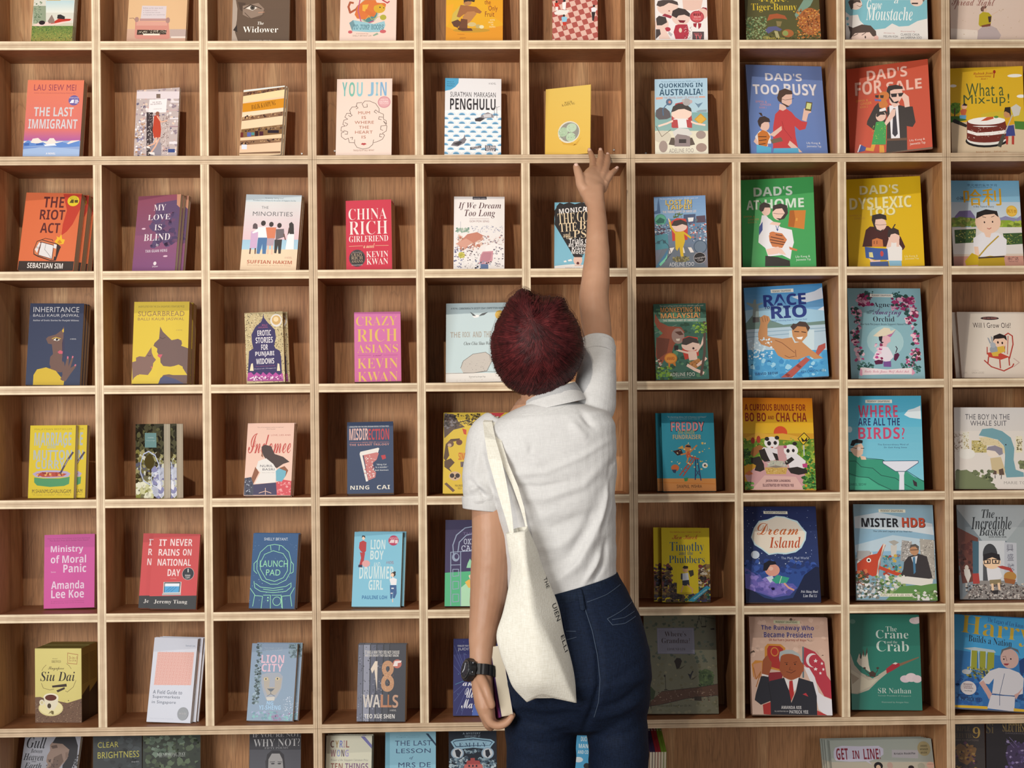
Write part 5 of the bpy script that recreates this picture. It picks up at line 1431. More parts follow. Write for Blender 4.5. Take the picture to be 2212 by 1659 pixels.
P 9aa0a8 73.7,108.3 77.8,106.5 82.5,93.3 78.8,91.4
P 9aa0a8 83,112.1 87.4,108.4 87,95.2 84,94.1
P d8b44a 96.8,82.1 115.1,85.9 117.5,70.9 98.8,63.3
P d8b44a 81.1,67 99.4,70.8 98.4,57.7 84,57.7
T n 9.2 13.5 9.7 5.2 0 c0b4a8 LIN
T n 42.3 13.5 31.6 5.2 0 b0a498 LINDA LOCKE
T n 36 19.8 17.9 3 0 c0b4a8 written by
B|paperback|yellow paperback titled Marriage and Mutton Curry with a green bowl|-0.1943 0.0645 1.1996|-9.01 6.02 -0.00|118.7 182 17|cbb42e|0|0.022,0.012||4
R ccb62a cab22a -2.2,-2.2 127.3,-2.6 121.1,183.9 -9,185.1
T n 60.5 172.3 98.4 4.3 0 8a7a38 MALAYSIAN BESTSELLER
T r 60 147.7 96.5 33.5 0 a4acae MARRIAGE
T i 57.5 131.4 23.4 15 0 9aa8a4 and
E 26.5 128.4 2.6 2.5 a4acae
E 90.7 128.6 2.6 2.5 a4acae
T r 60.7 107.9 100.1 24.9 0 a4acae MUTTON
T r 55 84.3 76 22.4 0 a4acae CURRY
P a89ab8 9.6,60.9 21.3,67.3 47.2,69.6 73.1,69.4 99.1,66.8 108.6,61.1 103.3,53.3 55.3,50 18.1,53.1
P a84434 17.8,60.2 36.2,65 73.3,64.8 99.3,60.4 88.5,54.1 36.7,53
S 30 5.2 123 21.8 54.5 95.5 64 c06a4c 8a3428 d0a05a
P 4a8a5c 14.4,52 36.8,49.4 81.2,49.2 107,53.3 105.7,35.6 93,30.4 56.1,28.1 22.6,31.8 14.9,39.6
L 4.8 4a3c50 82.6,62.3 98.3,92.4 113.1,113.6
L 1.1 c8c0c0 93.1,81.7 101.8,97.7
T n 60.5 17.4 100.7 9.9 0 5a4a28 M.SHANMUGHALINGAM
T n 60.1 8.2 96.9 4.2 0 8a7838 "A master storyteller" Meira Chand
B|magazine|dark magazine with soap bubbles on its cover, leaning open|0.0731 0.0605 1.1980|-35.84 0.45 0.02|99.9 183.8 22|4a4438|0|0.02,0.018||4
R 3c3a2e 7a7658 -4.9,-4.6 103.6,-2.8 104.7,186.5 -3.9,187.5
S 160 15.3 124 -1.7 113 100.7 183 2a281e 4a4834 5c5a3c 221f18
S 160 13.3 125 -2.3 -0.3 100.3 113.2 3a3220 7a7440 9a9468 c8c8b8 5a5a6a
S 60 17.1 126 63.6 0.7 100.1 71.2 b8bccc dcdce4 8a8ab0
S 60 15.3 127 -2.3 -0.3 58.8 35.8 c8c89a e0e0c8 8a8a4a
P 6a8c8c 33.2,161.7 73.6,161.5 74.4,125.4 33,125.4
T n 54.4 150 20.2 2.1 0 c8d4d4 bubbles
T n 53.8 142.3 31.3 2.1 0 c8d4d4 A novel of light
L 3 b8c0d8 53.7,32.2 28.5,42.5 17.4,63.6 18.6,88.3 28.9,109.5 46.6,115.9 69.2,106.1 81.7,85.1 84.1,67.6
L 2.5 c8d0e4 84.1,67.6 64,62.2 54.8,49.8 61.3,32.3 76.3,29 83.9,43.1 83,64.1
E 49 90.2 17.2 17.6 4a4020
B|paperback|pink paperback titled Indomee with a long-haired woman seen from behind|0.3407 0.0558 1.2010|-7.62 13.99 0.05|119.7 186.1 13|dfb8a8|0|0.00196,0.006||4
R dfbaaa e2c0b0 -2.4,-0.5 131.6,-1 121.5,188.5 -13.9,189.7
T n 58.9 175.4 68.4 3 0 8a7470 "One of the Indonesian authors to read now"
T n 60.5 170.8 21.9 2.6 0 8a7470 Bilal Saadah
T c 58.9 133.9 109.4 51.4 0 b8524c Indomee
T n 86.4 154.6 50 4.4 0 a85a54 LOVE, LIES AND
P 4a3c3a 38.6,124.9 46.3,130.3 63,126.5 73.2,106.3 95.4,98.9 112.4,86 96.4,80.7 80.7,69.8 63.7,80.9 52.2,91.9 44.3,102.9 40,113.9
P 8a5c44 40.7,113.9 44.6,97.4 38.9,101.1
P 8a5a44 25.9,73.8 35.9,59.2 23,30.2 11.6,8.5 5.8,13.9 18.3,48.3
P dcd8d4 32.3,88.3 52,95.5 71,80.8 80.9,66.2 79.1,33.5 26.7,30.2 39.5,59.1 27.9,70.1
T n 54.2 75.8 32.7 5.8 0 3c3c4c NURIL
T n 59.6 67 30.2 5.8 0 3c3c4c BASRI
T n 59.5 58.5 32.7 2.5 0 9a9490 Author of Not a Virgin
P 44405c 23.1,28.4 80.9,33.5 84.5,1.7 24.7,1.9
L 1.5 e0b8a4 54.5,19.2 55.4,2.9
L 1.5 e0b8a4 38.9,6.6 54.9,11.9 69.7,6.4
P c8525a 80.9,33.5 98.6,40.7 120.5,37 120.6,0.8 84.5,1
S 30 4.3 128 84.4 2.8 118.9 33.3 e0a0a0 d87a7c
P 6fa8ba 78.5,62.6 86.1,69.8 104.5,66.1 105.2,51.5 95.3,35.3 80.7,37.1
P 8a5a44 86.1,69.8 100.3,75.2 110,64.2 103.6,47.9 104.7,62.4
P 4a4c5c -0.4,44.8 16.5,47.6 23,30.2 24.7,1.2 0.8,1.3
S 40 2.9 129 2.1 3.1 20.4 44.7 a8acb8 2c2e3c
B|paperback|slate-blue paperback titled Misdirection with a torn playing card|0.5974 0.0641 1.2028|0.50 14.57 -0.70|116 185.1 20|3a4866|0|||4
R 3c4a68 3a4864 -3.9,0.1 117.8,-2.6 119.5,186.1 -3.6,188.7
T b 55.3 172.9 99.3 3.7 0 c8ccd0 LONGLISTED FOR THE 2016 EPIGRAM BOOKS FICTION PRIZE
T r 29.3 153.2 47.3 30.8 0 dcb4ac MISDIR
T r 79.6 152.3 52 28.9 0 b8444c ECTION
L 0.7 c87a74 7,132 36.7,132.1
L 0.7 c87a74 74.2,131.7 104.7,131.4
T b 55.5 131.9 34 2.6 0 c88a84 BOOK ONE OF
T b 55.6 125.8 100.1 5.2 0 c8908c THE SAVANT TRILOGY
P e4e0da 33,107.5 77.7,117.2 80.6,115.7 77.6,104.6 38.3,98.1 52.3,31.7 47,30.4 31.2,102
P c47a78 41.2,98.8 74.1,105.5 79.4,102.8 74,86.3 65,79.1 63.1,64.5 72,53.3 70.1,40.5 57.6,35.3 52.3,33.6
S 60 2.9 130 43.4 39.2 70.5 97.4 e8dcd8 b85a5c e8dcd8
P b8444c 84.7,97.1 95.5,98.7 97.5,89.5 88.2,86
T b 85.7 73.2 25 5.1 0 c8ccd0 "Ning Cai
T b 86.7 66.9 31.4 4.4 0 c8ccd0 is a wonder."
T b 86.3 59.2 33.5 3.7 0 c8ccd0 Neil Gaiman
T b 31.4 15.4 47.2 10.2 0 dcd8cc NING
T b 90.4 15.3 32.4 10.6 0 dcd8cc CAI
B|picture_book|yellow illustrated hardcover with monkeys and lorises, half behind the left shoulder|0.8362 0.0511 1.2019|-1.96 12.98 0.33|172.6 207.5 14|cdb03c|1|||4
R d0b440 d2b23c -3.1,-0.9 176.4,-1.5 176,208.6 -5.5,209.2
P 5a4a44 1.7,205.5 25.1,203.6 39.7,181.4 54.1,170.3 25.5,163.1 2.4,141.1 0.2,177.9
S 60 5 131 2.2 166.8 32.3 203.6 3a3234 7a7478 2c2628
S 90 4.3 132 36.2 174.1 104.1 203.3 3f3424 5a4a30 7a6a38
L 2.5 3f3424 25.4,177.8 57.6,186.9 100.7,173.9
L 2.5 3f3424 75.4,201.6 93.4,194.1 118.6,192.2
P b83c44 107.7,207 154.4,206.9 129.4,184.8
P c04a34 47,166.7 57.8,163 57.9,150.1 51.4,152
P 5a4434 6.2,126.4 18.6,139.2 41.8,141 40.1,135.5 22.2,131.9 11.6,119.1 15.4,97.1 6.7,82.6 1.2,89.9
E 40.1 130.7 7.9 7.3 6a4438
E 18 126.4 8.6 8.1 6a5040
E 15.9 123.5 5 4.4 c0a080
P 5a4434 3.1,82.6 19.1,89.8 29.2,78.8 15.8,64.3 23,53.4 3.3,68
T r 69.8 118.9 26.8 16.1 0 c04a34 GREAT
T r 61 94.8 44.7 19 0 c04a34 SINGAPORE
P 6a5a5c 43.5,80.6 79.9,82.3 80,67.8 44.3,67.1
T i 62.1 75.1 28.6 10.9 0 2a2426 Poems
T n 61.3 55.1 23.2 5.1 0 5a4a2a and others
E 30.2 44.3 15 11.6 c8a888
E 23.1 45.4 5.7 5.8 3a3030
E 36.6 45.3 5.7 5.8 3a3030
E 31 38.8 2.8 2.2 2a2020
P 6a5044 3.7,24.4 9,28 30.6,8 25.3,3.3
T n 41.2 19.8 21.4 5.4 0 4a3a24 MAUREEN
T n 41.8 12.9 9.6 4.7 0 4a3a24 YEO
P 7a8a7a 55.2,46 69.4,53.2 69.8,0.7 59.1,0.7
S 30 2.9 133 56.3 0.7 69.4 46 2c3a34 a8b49c
B|paperback|turquoise paperback with a boy tumbling off a red ladder|1.3901 0.0669 1.2016|0.37 13.45 0.26|133.7 202.5 14|2f8fa4|0|-0.013,0.008;-0.007,0.003||4
R 2c96b2 2f92ac -8.3,32 136.5,31.2 142.7,204.7 -3.4,205.3
R cf8c48 c88850 -5.6,-1.3 135.3,-2.1 136.5,31.9 -4.6,32.7
T n 65.7 191.6 99.1 5.2 0 c8dce0 "A charming debut, full of humour and heart"
T n 59.6 186.7 76.2 3 0 c8dce0 award-winning author of the state of
T r 66.4 167 86.7 26 0 2a2430 FREDDY
T r 66.2 167.4 83.4 23.1 0 dc9098 FREDDY
T r 62.7 152.5 42.4 10.4 0 a8a868 the EAGER
T r 63.9 139.3 73.1 12.2 0 3a6a74 FUNDRAISER
T r 63.9 139.9 71.7 11.9 0 cdb48c FUNDRAISER
E 65.5 110.3 8.7 10.3 c8844a
P 1f2438 58.4,114 62.9,118.4 71.9,117.6 73.5,112.1
P c05a3c 58.7,101.1 69.6,102.9 72.7,88.1 61.8,84.5
P 3a1c20 27,103.1 48.1,108.5 53.1,95.6 38.5,91.2
P d0a04a 39.1,110.4 52,117.7 55.3,108.5
L 3.6 c8844a 62.2,97.4 47.6,93.8
L 3.6 c8844a 69.5,99.2 88.2,117.6
L 3.6 c8844a 65.5,86.3 61.4,73.4
L 2.9 b04a3c 42.4,40.5 76.2,84.4
L 2.9 b04a3c 51.3,38.6 83.5,84.4
L 2.2 b04a3c 48.1,51.5 58.8,47.7
L 2.2 b04a3c 55.6,60.6 66.3,56.9
L 2.2 b04a3c 63.1,69.7 72,65.3
L 3.3 b04a3c 72.7,88.1 92.4,82.5
L 2.9 2f3f6a 88.7,80.7 96,27.4
L 2.9 2f3f6a 84.1,80.7 81.6,29.3
L 1.8 2f3f6a 83.2,54.9 92.8,40.2
L 1.8 2f3f6a 93.3,54.9 81.9,36.6
E 107.4 65.8 7.2 7 e4e4e4
E 107.4 65.8 2.9 2.9 3a3a40
S 34 4.3 134 21.2 55.3 121 124.8 dcc890 e0d4a8 d8b860
E 31.4 59.6 10.1 8.8 c86a3c
P 2a3a5c 23,55.3 35.6,55.2 31.7,46 26.4,47.9
P 3a8c54 52.9,33.1 63.8,34.9 61.7,25.7 54.5,25
L 1.4 c87a30 -3.1,22.4 131.7,18
T n 50.5 11.9 32.4 8.8 0 4a2c1c SWAPNIL
T n 84.3 12 26.6 8 0 4a2c1c MISHRA
B|picture_book|orange and green picture book with two pandas and a basket|1.5955 0.0630 1.2030|-0.04 15.87 0.92|180.3 242.5 9|c8962c|0|||4
R d87c1e e0a020 -2,187.3 192.8,188.6 195.4,245.5 -0.2,244.1
R e0aa22 d8b030 -3.3,147.7 191.1,149 192.8,188.6 -2,187.3
E 95.6 150.3 17.4 17.3 d0502c
P d8a83c 3.6,134.6 36.7,149.9 62,146.3 102,148.4 127.2,143 141.6,139.3 184.7,128.3 183.6,102.1 -1.2,100.9
P 6a8a30 -1,127.1 54.3,135 141.2,128 185.1,135.8 183.3,53.6 153.2,68.3 1.4,67.4
S 160 8 135 -1.8 82.2 183.2 135.8 5a8a28 8aa83a 4a7424 b0a83c
S 120 9.4 136 151.8 34.9 185.2 98.4 4a8434 2f6a2c 8aa83a b0b04a
S 60 8 137 -2.2 67.4 20.8 108.5 3a6a2c 6a9a34 2a4a20
E 24.4 129.1 5.1 8.3 a83c2c
E 39 131.9 5.1 9.8 a83c2c
P c89a9c 0.4,37.7 26.3,56.4 82.7,116.4 104.4,116.5 124.2,68.1 155.5,38.6 150.3,0.8 17.2,0.1
P d8b0a8 17.2,0.1 50.9,38 130.1,34.7 150.3,0.8
E 72.1 123.8 18.9 15.7 e8e4e4
E 60.4 133.5 5.8 5.3 2a2424
E 86 136.7 5.8 5.3 2a2424
E 65.5 121.9 5.1 6 2a2424
E 81.1 123.1 4.4 5.2 2a2424
P b0442c 68,112.6 77.1,112.6 73.3,108.9
P e0dce0 46.3,112.4 85.9,107.1 86.8,82.8 70.3,75.3 41.9,90
P 9a6434 16.7,93.6 22.6,108.5 41,118 51.7,112.5 38.5,97.4 25.5,86.1
P 2f2826 38.7,103 53.4,108.7 60,90.1 66.7,75.2 52.1,73.3 43.4,82.5
P 2f2826 72.9,97.6 85.4,94 88.4,77.2 81.2,77.2
P 2f2826 18.1,82.4 40,88.1 50.1,67.7 51.4,52.8 40.4,47.2 26.1,50.8 30.1,63.8 17.7,71.2
E 120.2 103.6 18.1 15.7 e8e4e4
E 106.1 112.8 4.4 4.1 b04a74
E 130.7 121.2 5.8 4.9 2a2424
E 112.9 102.4 4.3 5.2 2a2424
E 126.4 103.2 3.6 4.5 2a2424
P e0dce0 107,90.4 136.1,94.3 157.1,75.8 152.7,57.2 116.4,53.2
P 2f2826 104.6,75.5 121.4,86.8 128.3,79.3 113.4,68.1 104.2,64.3
P b8447c 147.7,68.3 160.5,70.2 160,59.1 149.2,59
P 2f2826 109.3,56.9 134.8,60.8 159.8,53.5 159.4,44.2 137.5,39.6 117.8,43.9
P c8a45a 52.3,58.4 110.1,58.8 105.1,41.3 56.4,41
S 50 2.5 138 52.8 42.4 108.6 56.9 a07c38 dcc080
P b8b8a8 57.1,60.3 68.5,77.1 99.2,75.4 111.3,60.6
S 40 2.9 139 58.9 60.3 110.1 75.5 8a9a8c d8d4c8 6a7a8c b89c9c
P 8a7f74 61.8,60.3 80.7,64.2 100.4,60.6 80.5,57.5
P 1c1a1c 138.5,134.8 155.9,151.4 169.8,135.7 152.3,116.9
P d8b82c 140.7,134.8 155.8,148.8 167.6,135.7 152.4,119.1
P 241c1c 147.1,139.3 155.8,130 163.4,139.4 162.2,128.2 150.2,126.2
L 2.9 b8c4c4 153.4,116.9 153.4,90.7
S 80 7.9 140 148.6 3.4 180.6 35.1 3f7a34 6aa04a 2a5a2c
S 50 6.5 141 -3.7 0.7 21.4 19.3 3f7a34 6aa04a
P c87444 1.2,41.4 13.4,50.7 22.2,41.5 11.2,37.7
T r 84.2 217 156.2 17.5 0 8c3020 A CURIOUS BUNDLE FOR
T r 33.4 190.9 53.1 23.4 0 8c3020 BO BO
T r 72.3 189.7 16 9.8 0 8c3020 AND
T r 124.8 191.2 78.7 24.2 0 8c3020 CHA CHA
T r 84.6 23.4 62.7 7.4 0 5a3440 JASON ERIK LUNDBERG
T r 84.7 12.3 78.2 7.4 0 5a3440 ILLUSTRATED BY PATRICK YEE
B|picture_book|sky-blue picture book titled Where Are All the Birds with a birdbath|1.8581 0.0502 1.2008|-5.70 12.43 0.34|184.8 242.6 9|5fb0c8|0|||4
R 5cb0cc 82c4d6 -6.6,-2.9 189.3,-2.9 197.9,246.4 -0.4,247.3
R 4aa8c8 60b4d0 -2.5,162 195,161.4 197.9,246.4 -0.4,247.3
P d8e4ea 141,193 152.1,205.9 166.4,209.5 182.7,216.9 183.3,181.7 155,185.5
E 3.7 155.4 6.4 8.1 c8e0e8
P e4e2d4 45.1,232.3 111.9,232.7 112,223.8 44.8,224.1
T b 78.2 228.4 56.4 5.2 0 4a4a50 PROMINENT SINGAPOREANS
T b 75.9 202.5 98.8 31.1 0 c04a6c WHERE
T b 77.7 175.1 104 19.2 0 2c3464 ARE ALL THE
T b 83.1 145.7 116.3 30.6 0 c04a6c BIRDS?
T n 111.4 115.7 77 5.1 0 3a4a6c The Extraordinary Mind of
T n 117 108.3 56.8 5.1 0 3a4a6c Dr Goh Keng Swee
P 3a9478 -0.5,99.4 20.6,92 45.2,79.2 84.2,77.3 108.4,59 136.5,51.6 160.6,33.4 187.8,22.5 187,-0 -3,0
L 1.4 1f4a44 -0.6,97.6 20.6,91.3 45.2,81 84.2,77.3 108.4,59 143.4,48 187.6,18.8
L 1.4 1f4a44 -1.2,73.8 16.6,73.7 30.4,59.1 58.7,55.4 79.4,37.1 114.6,29.8 135.3,15.2 163,-0
P 48a888 -2.1,37.2 22.7,33.5 47.4,29.9 71.6,11.6 103.1,0 -3,0
L 1.4 1f4a44 -1.9,42.7 22.7,33.5 47.4,31.7 71.7,15.3 103.1,0
P e8c4ac 3.1,103.1 15.9,114.1 32,119.6 37.1,110.4 34.9,92 24,82.9 13.4,88.4
P 1f1c20 4.1,114.1 9.1,127 21.7,130.6 35.8,126.9 34.9,119.5 17.8,119.6 12.3,112.3
L 1.4 1f1c20 3.3,110.4 17.5,106.7 38.8,106.7
E 25.3 106 5 4.8 e8d8d0
P e8c4ac 27.7,88.4 41.8,84.7 43.3,77.3 30.9,77.4
P dcdee8 84,73.6 172.6,74.2 172.4,69.1 139.9,47.3 115.1,47.3 84.6,67.8
L 1.4 3a4468 84,73.6 172.6,74.2 172.4,69.1 139.9,47.3 115.1,47.3 84.6,67.8 84,73.6
P dcdee8 121.5,46.2 138.1,46.2 136,37.1 135.5,-0 122.5,0 124.7,37.1
P 3a2c34 156.8,26.1 167.2,18.9 167.5,8 159.9,10.9
T n 20.4 14 42.5 6.2 0 24504c DAREL SEOW
B|picture_book|pale picture book titled The Boy in the Whale Suit|2.1228 0.0430 1.2006|-2.45 4.21 0.61|202.1 206 9|c9c4bf|0|0.00168,0.006||4
R ccc8c6 d0cac4 -4.4,145.7 206.4,146.1 207.5,209.1 -3.6,208.7
R d8d0c8 dcd4cc -6.4,-3.2 203.9,-2.7 206.5,146.8 -4.4,146.5
T n 84.1 182.2 111.6 13.7 0 4a4850 THE BOY IN THE
T n 86.2 166 91.2 13 0 4a4850 WHALE SUIT
R dcd8c8 19.9,91.9 35.9,91.9 36.7,144 20.6,144
S 40 2.9 142 21.7 92.6 35.6 142.2 a08a4c c8bca0
R b8a868 43.1,91.9 80.6,92 81,122.5 43.5,122.5
S 60 2.9 143 43.1 92.6 81 121.4 5a5434 dcd4b0
R dcd4b8 153.8,92.1 169.8,92.2 170.5,133.5 154.4,133.4
S 40 2.9 144 154.9 92.9 169.8 132.4 8a7a3c 5a4c2c
S 60 3.6 145 -1.6 91.8 20.6 142.2 9a8878 c8bcb0
P 6f9aa4 61.6,135.1 70.7,151.3 95.8,153.8 120.7,146 141.9,129.8 150.4,102.9 148.1,74.2 153.1,49.1 172.6,42 173.1,31.2 129.6,29.3 124.5,49 126.9,84.9 123.7,110 109.7,124.4 81.2,131.5
P d4c49c 61.5,129.7 81.2,131.5 109.6,122.6 125.4,106.4 126.9,88.5 116.3,95.7 105.9,110 73.7,109.9
S 24 1.8 146 66.5 106.3 120.4 128 a8946c
E 96.7 92 15.7 12.2 e4d4c4
P 8a8490 80,99.2 84.4,106.4 102.3,110 120,102.8 121.6,88.5 112.6,84.9 102.1,95.6
P c8b48c 89.3,77.7 116.1,81.3 126.3,49 124.3,34.7 94.1,41.8
P 5a4438 110.3,49 121,52.6 124.3,36.5 111.8,34.7
P 5a4438 94.2,49 104.9,45.4 104.7,36.5 95.8,37.5
L 2.1 5a5458 101.1,34.7 101,27.5
L 2.1 5a5458 117.2,34.7 116,25.7
E 30.5 88.3 21.4 12.9 e0dcd4
E 129.1 111.8 1.8 1.8 2c2c34
S 160 10 147 0.7 -0.7 94.2 45.4 6a7250 7a8258 5a6444
P 6f7854 1.4,45.2 30,48.8 58.3,31 90.2,16.7 107.7,-0.4 0.7,-0.7
S 70 7.1 148 162.1 52.7 201.6 70.7 6a7250 7a8258
T n 154.7 16.1 63.5 7.2 0 a09a94 MARIE TOH
B|paperback|magenta paperback titled Ministry of Moral Panic|-0.1666 0.0962 0.9213|0.49 8.41 -0.92|125.8 185 24|c44a94|0|||5
R c24c96 c04690 -2.5,-0.2 128.9,-4 127.6,185.8 -4.6,189.4
T n 60.7 174.7 105.6 4.3 0 8a2c68 Finalist International Award (Winner of the Prize) (Shortlisted)
T n 61.3 170 96 3.6 0 8a2c68 Man Booker Prize 2015 Golden Point Award
T r 56.5 146.7 81 21.5 0 d8c0d4 Ministry
T r 60.3 123 88 20.1 0 d8c0d4 of Moral
T r 76.3 99.6 57.1 21.5 0 d8c0d4 Panic
T n 23 91.1 12 3.6 0 d8c0d4 Stories
T r 58.7 58.3 81.5 20.7 0 d8c0d4 Amanda
T r 58.9 35.3 81.4 20.3 0 d8c0d4 Lee Koe
T n 58.7 17.5 82.1 2.5 0 8a2c68 A spare and surprising collection
T n 58.8 13 82.1 2.8 0 8a2c68 from a strong new voice in writing
B|paperback|red paperback titled It Never Rains on National Day, in front of its copy|0.1040 0.0501 0.9233|-2.72 13.92 1.06|117.5 189 14|bd3f44|0|-0.03,0.018||5
R c04a4c c04448 -7.2,30.7 128.6,32.2 118.6,193.8 -18.5,192.3
P 2f3034 -4.4,30.7 118.9,33.9 118.6,-0.6 -2.8,-1.3
T r 24.9 166.3 18.6 16.7 0 e0cccc IT
T r 71.3 167.2 55.5 17.4 0 e0cccc NEVER
T r 41.8 141.8 52.6 17 0 e0cccc RAINS
T r 87.2 142.5 21.8 16.6 0 e0cccc ON
T r 56.5 116.6 83.6 17.3 0 e0cccc NATIONAL
T r 57.2 90.7 31.4 17.2 0 e0cccc DAY
T n 56.7 75.8 14.3 2.5 0 d09a98 STORIES
P c8c4c4 33.1,66.8 77.6,68 77.7,39.5 33.2,38.3
P 4a4c50 34.9,66.1 75.8,67.3 74.7,41.6 34.9,40.4
P 4f9ccc 36.9,63.3 73.2,63.7 72.5,41.6 36.6,40.4
P d8e0e8 36.9,63.3 73.2,63.7 73,56.5 36.7,56.1
P a8a4a4 31.5,38.2 78.4,39.5 78,34.5 31.1,33.2
L 1.1 2f6a9c 40,43.7 51.7,54.5
L 1.1 2f6a9c 45.4,42.7 58.9,54.6
L 1.1 2f6a9c 52.6,42 66,54.7
T s 53.7 16.6 82.8 11.7 0 dcd8d4 Jeremy Tiang
E 93 88.3 15 15.8 c8c4c4
E 93 88.3 14.3 15.1 2c2c34
T b 92.2 83.9 13.5 4.3 0 c8c4c4 SIGNED
T b 92.8 78.2 11 4.3 0 c8c4c4 COPY
L 2.1 dcd8d4 92.3,100.4 92.8,92.6
B|paperback|blue paperback titled Launch Pad with a line-drawn astronaut helmet|0.3538 0.0363 0.9226|-5.73 14.23 0.70|114.7 189.3 14|2c5078|0|0.0028,0.004||5
R 2f5480 2c5078 -2.9,-2.8 127.6,-1.4 116.7,192.4 -15.3,191.4
S 90 1.4 151 0.4 1.5 111.7 185.2 8aaac8 6a8ab0
T n 58 174.6 59.6 7.2 0 c8d0d8 SHELLY BRYANT
L 1.4 8fd0a8 14.1,97.9 13.9,119.4 20.5,141.1 37.5,157.5 55.4,161.2 73.6,157.8 92.6,141.7 99.2,120.2 99.1,91.5 89.4,71.8 68.5,60.9 50.6,60.7 28.4,71.2 14.1,97.9
L 1.4 8fd0a8 23.1,98 22.8,115.9 31.6,135.8 52.7,145 78.4,138 90.9,120.1 91.7,95 81.9,77.1 60.9,67.9 39.1,73.1 23.1,98
L 1.4 8fd0a8 44.6,159.3 47.3,145.7
L 1.4 8fd0a8 68.1,159.5 67.1,145.8
L 1.4 8fd0a8 12.8,119.4 6,112.2 7.2,94.3 14.8,87.2
L 1.4 8fd0a8 99.3,118.4 105.8,111.3 106.2,91.6 100,88
L 1.4 8fd0a8 8.8,67.4 11.7,51.4 26.6,42.6 59.1,39.4 91.1,43.3 103,54.1 102.4,64.8
L 1.4 8fd0a8 12.8,62.1 25.9,53.3 58.4,50.1 90.4,55.7 100.7,63
L 1.4 8fd0a8 -0.9,51.3 12.8,33.6 9.2,5.1
L 1.4 8fd0a8 111.3,52.4 102.3,34.5 107.5,6.2
L 1.4 8fd0a8 12.9,31.8 32.7,30.2 31,0
L 1.4 8fd0a8 100.6,32.7 81.1,30.7 84.6,0.6
L 1.4 8fd0a8 34.3,33.1 52.3,33.3 54.2,0.3
L 1.4 8fd0a8 55.8,33.3 79.1,33.5 82.7,2.3
E 69.3 18.2 10.7 11.4 8fd0a8
E 69.3 18.2 9.3 10 2c5078
E 46.6 26.8 1.8 2.1 8fd0a8
E 46.6 19.7 1.8 2.1 8fd0a8
L 1.4 8fd0a8 33.4,48 58.7,44.7 83.6,48.5
T n 56.1 112.3 70.5 16.5 0 8fd0a8 LAUNCH
T n 56 90.1 35.9 15.1 0 8fd0a8 PAD
B|paperback|light blue paperback titled Lion Boy and Drummer Girl|0.6067 0.0502 0.9221|-5.04 14.92 0.33|122 189.9 14|76b2ca|0|0.007,0.018||5
R 7cbad2 80bcd4 -3.9,-2 131.1,-1.6 124.6,192.5 -12,192.4
T r 60.6 157.5 36.8 24.8 0 c8dce0 LION
T r 58.9 130.6 33.5 23.2 0 c8dce0 BOY
T n 59.8 106.1 16.9 12.7 0 c8dce0 AND
T r 59.7 85.7 86.9 31.8 0 c8dce0 DRUMMER
T r 59 54.8 36.6 25.2 0 c8dce0 GIRL
T n 92.8 111.8 18.7 7.2 0 a04a5c A NOVEL
T r 56.8 23.5 62.6 9.3 0 2f6a9c PAULINE LOH
E 99.5 167.7 13 13.1 b03a5c
T n 100 173.5 21.6 4.4 0 dcc8cc SHORTLISTED
P dcc8cc 88.9,161.5 92.9,169.9 102,169.9 101.2,161.5
R dcc8cc 103.4,160.4 110.6,160.4 110.3,169.2 103.1,169.1
E 23.5 174.2 3.6 5.1 ecc8b0
P 2a2224 18,174.9 20.3,180.8 26.9,179.7 27.8,173.5 23.3,177.8
P b03a40 13.8,163.2 22.6,167.6 31.1,163.3 30.9,141.4 25.8,134.2 16.5,141.4 12.6,148.7
P b03a40 15.5,137.8 28.6,136 25.1,105.2 15.4,105.9 19,123.3
P 2f2c4c 13.2,105.9 22.6,105.9 22.8,98.7 12.7,99.7
E 32.2 108.8 10.1 8.7 d8a0a0
E 101.8 80.8 5 5.8 ecc8b0
E 101.8 81.5 6.1 5.8 2a2224
E 99.7 80 3.9 4.7 ecc8b0
E 105.2 86.5 2.9 2.9 2a2224
P e4e4e8 92.9,69.2 101.7,73.6 111.5,69.3 110.6,54.9 97,54.8
P 3a5c8c 94.2,54.1 110.6,54.2 112.1,33.4 107.1,20.8 102.4,22.6 103.9,40.5 100,19 96.8,20.8
R dcdce0 98.4,44.8 104.5,44.8 104.4,47.7 98.3,47.7
R dcdce0 97.1,32.6 102.1,32.6 102,35.1 97,35.1
L 2.1 ecc8b0 102.5,19 102.8,11.9
B|picture_book|purple hardcover with an ornate silver-green iron gate, behind the lowered arm|0.8386 0.0393 0.9215|-2.22 11.59 0.36|149.7 216.9 14|2f2848|1|||5
R 342c50 3a3058 -4,85.2 153.4,84.9 152.8,218.6 -5.5,218.9
P 4fae7c -1.5,83.4 21.6,85.1 149.8,92 150.1,-0.5 -0.6,-0.2
P a8d4b0 39.8,45.9 61,63.6 92.9,77.9 149.8,81.3 150.1,-0.5 40.2,-0.3
L 2.5 8f9cb4 21.2,128.1 19.2,153.2 27.9,178.4 49.2,196.4 77.8,201.7
L 2.5 8f9cb4 31.8,135.2 35.2,160.4 52.9,178.3 77.9,183.7
L 2.1 8f9cb4 15.3,1.5 14,135.3
L 2.1 8f9cb4 40.2,1.5 39,135.2
L 1.8 8f9cb4 14,135.3 71.1,138.8
L 1.8 8f9cb4 14.3,103 39.3,103.7
L 1.8 8f9cb4 19.9,74.4 34.2,76.2 34,92.3 19.8,92.3 19.9,74.4
L 1.8 8f9cb4 20.3,42.3 34.5,44.1 34.3,61.9 20.1,61.9 20.3,42.3
L 1.8 8f9cb4 20.6,10.4 34.8,12.1 34.6,29.9 20.4,29.9 20.6,10.4
E 26.6 122.7 9.3 10.8 8f9cb4
E 28.4 124.5 5 6.5 3a3058
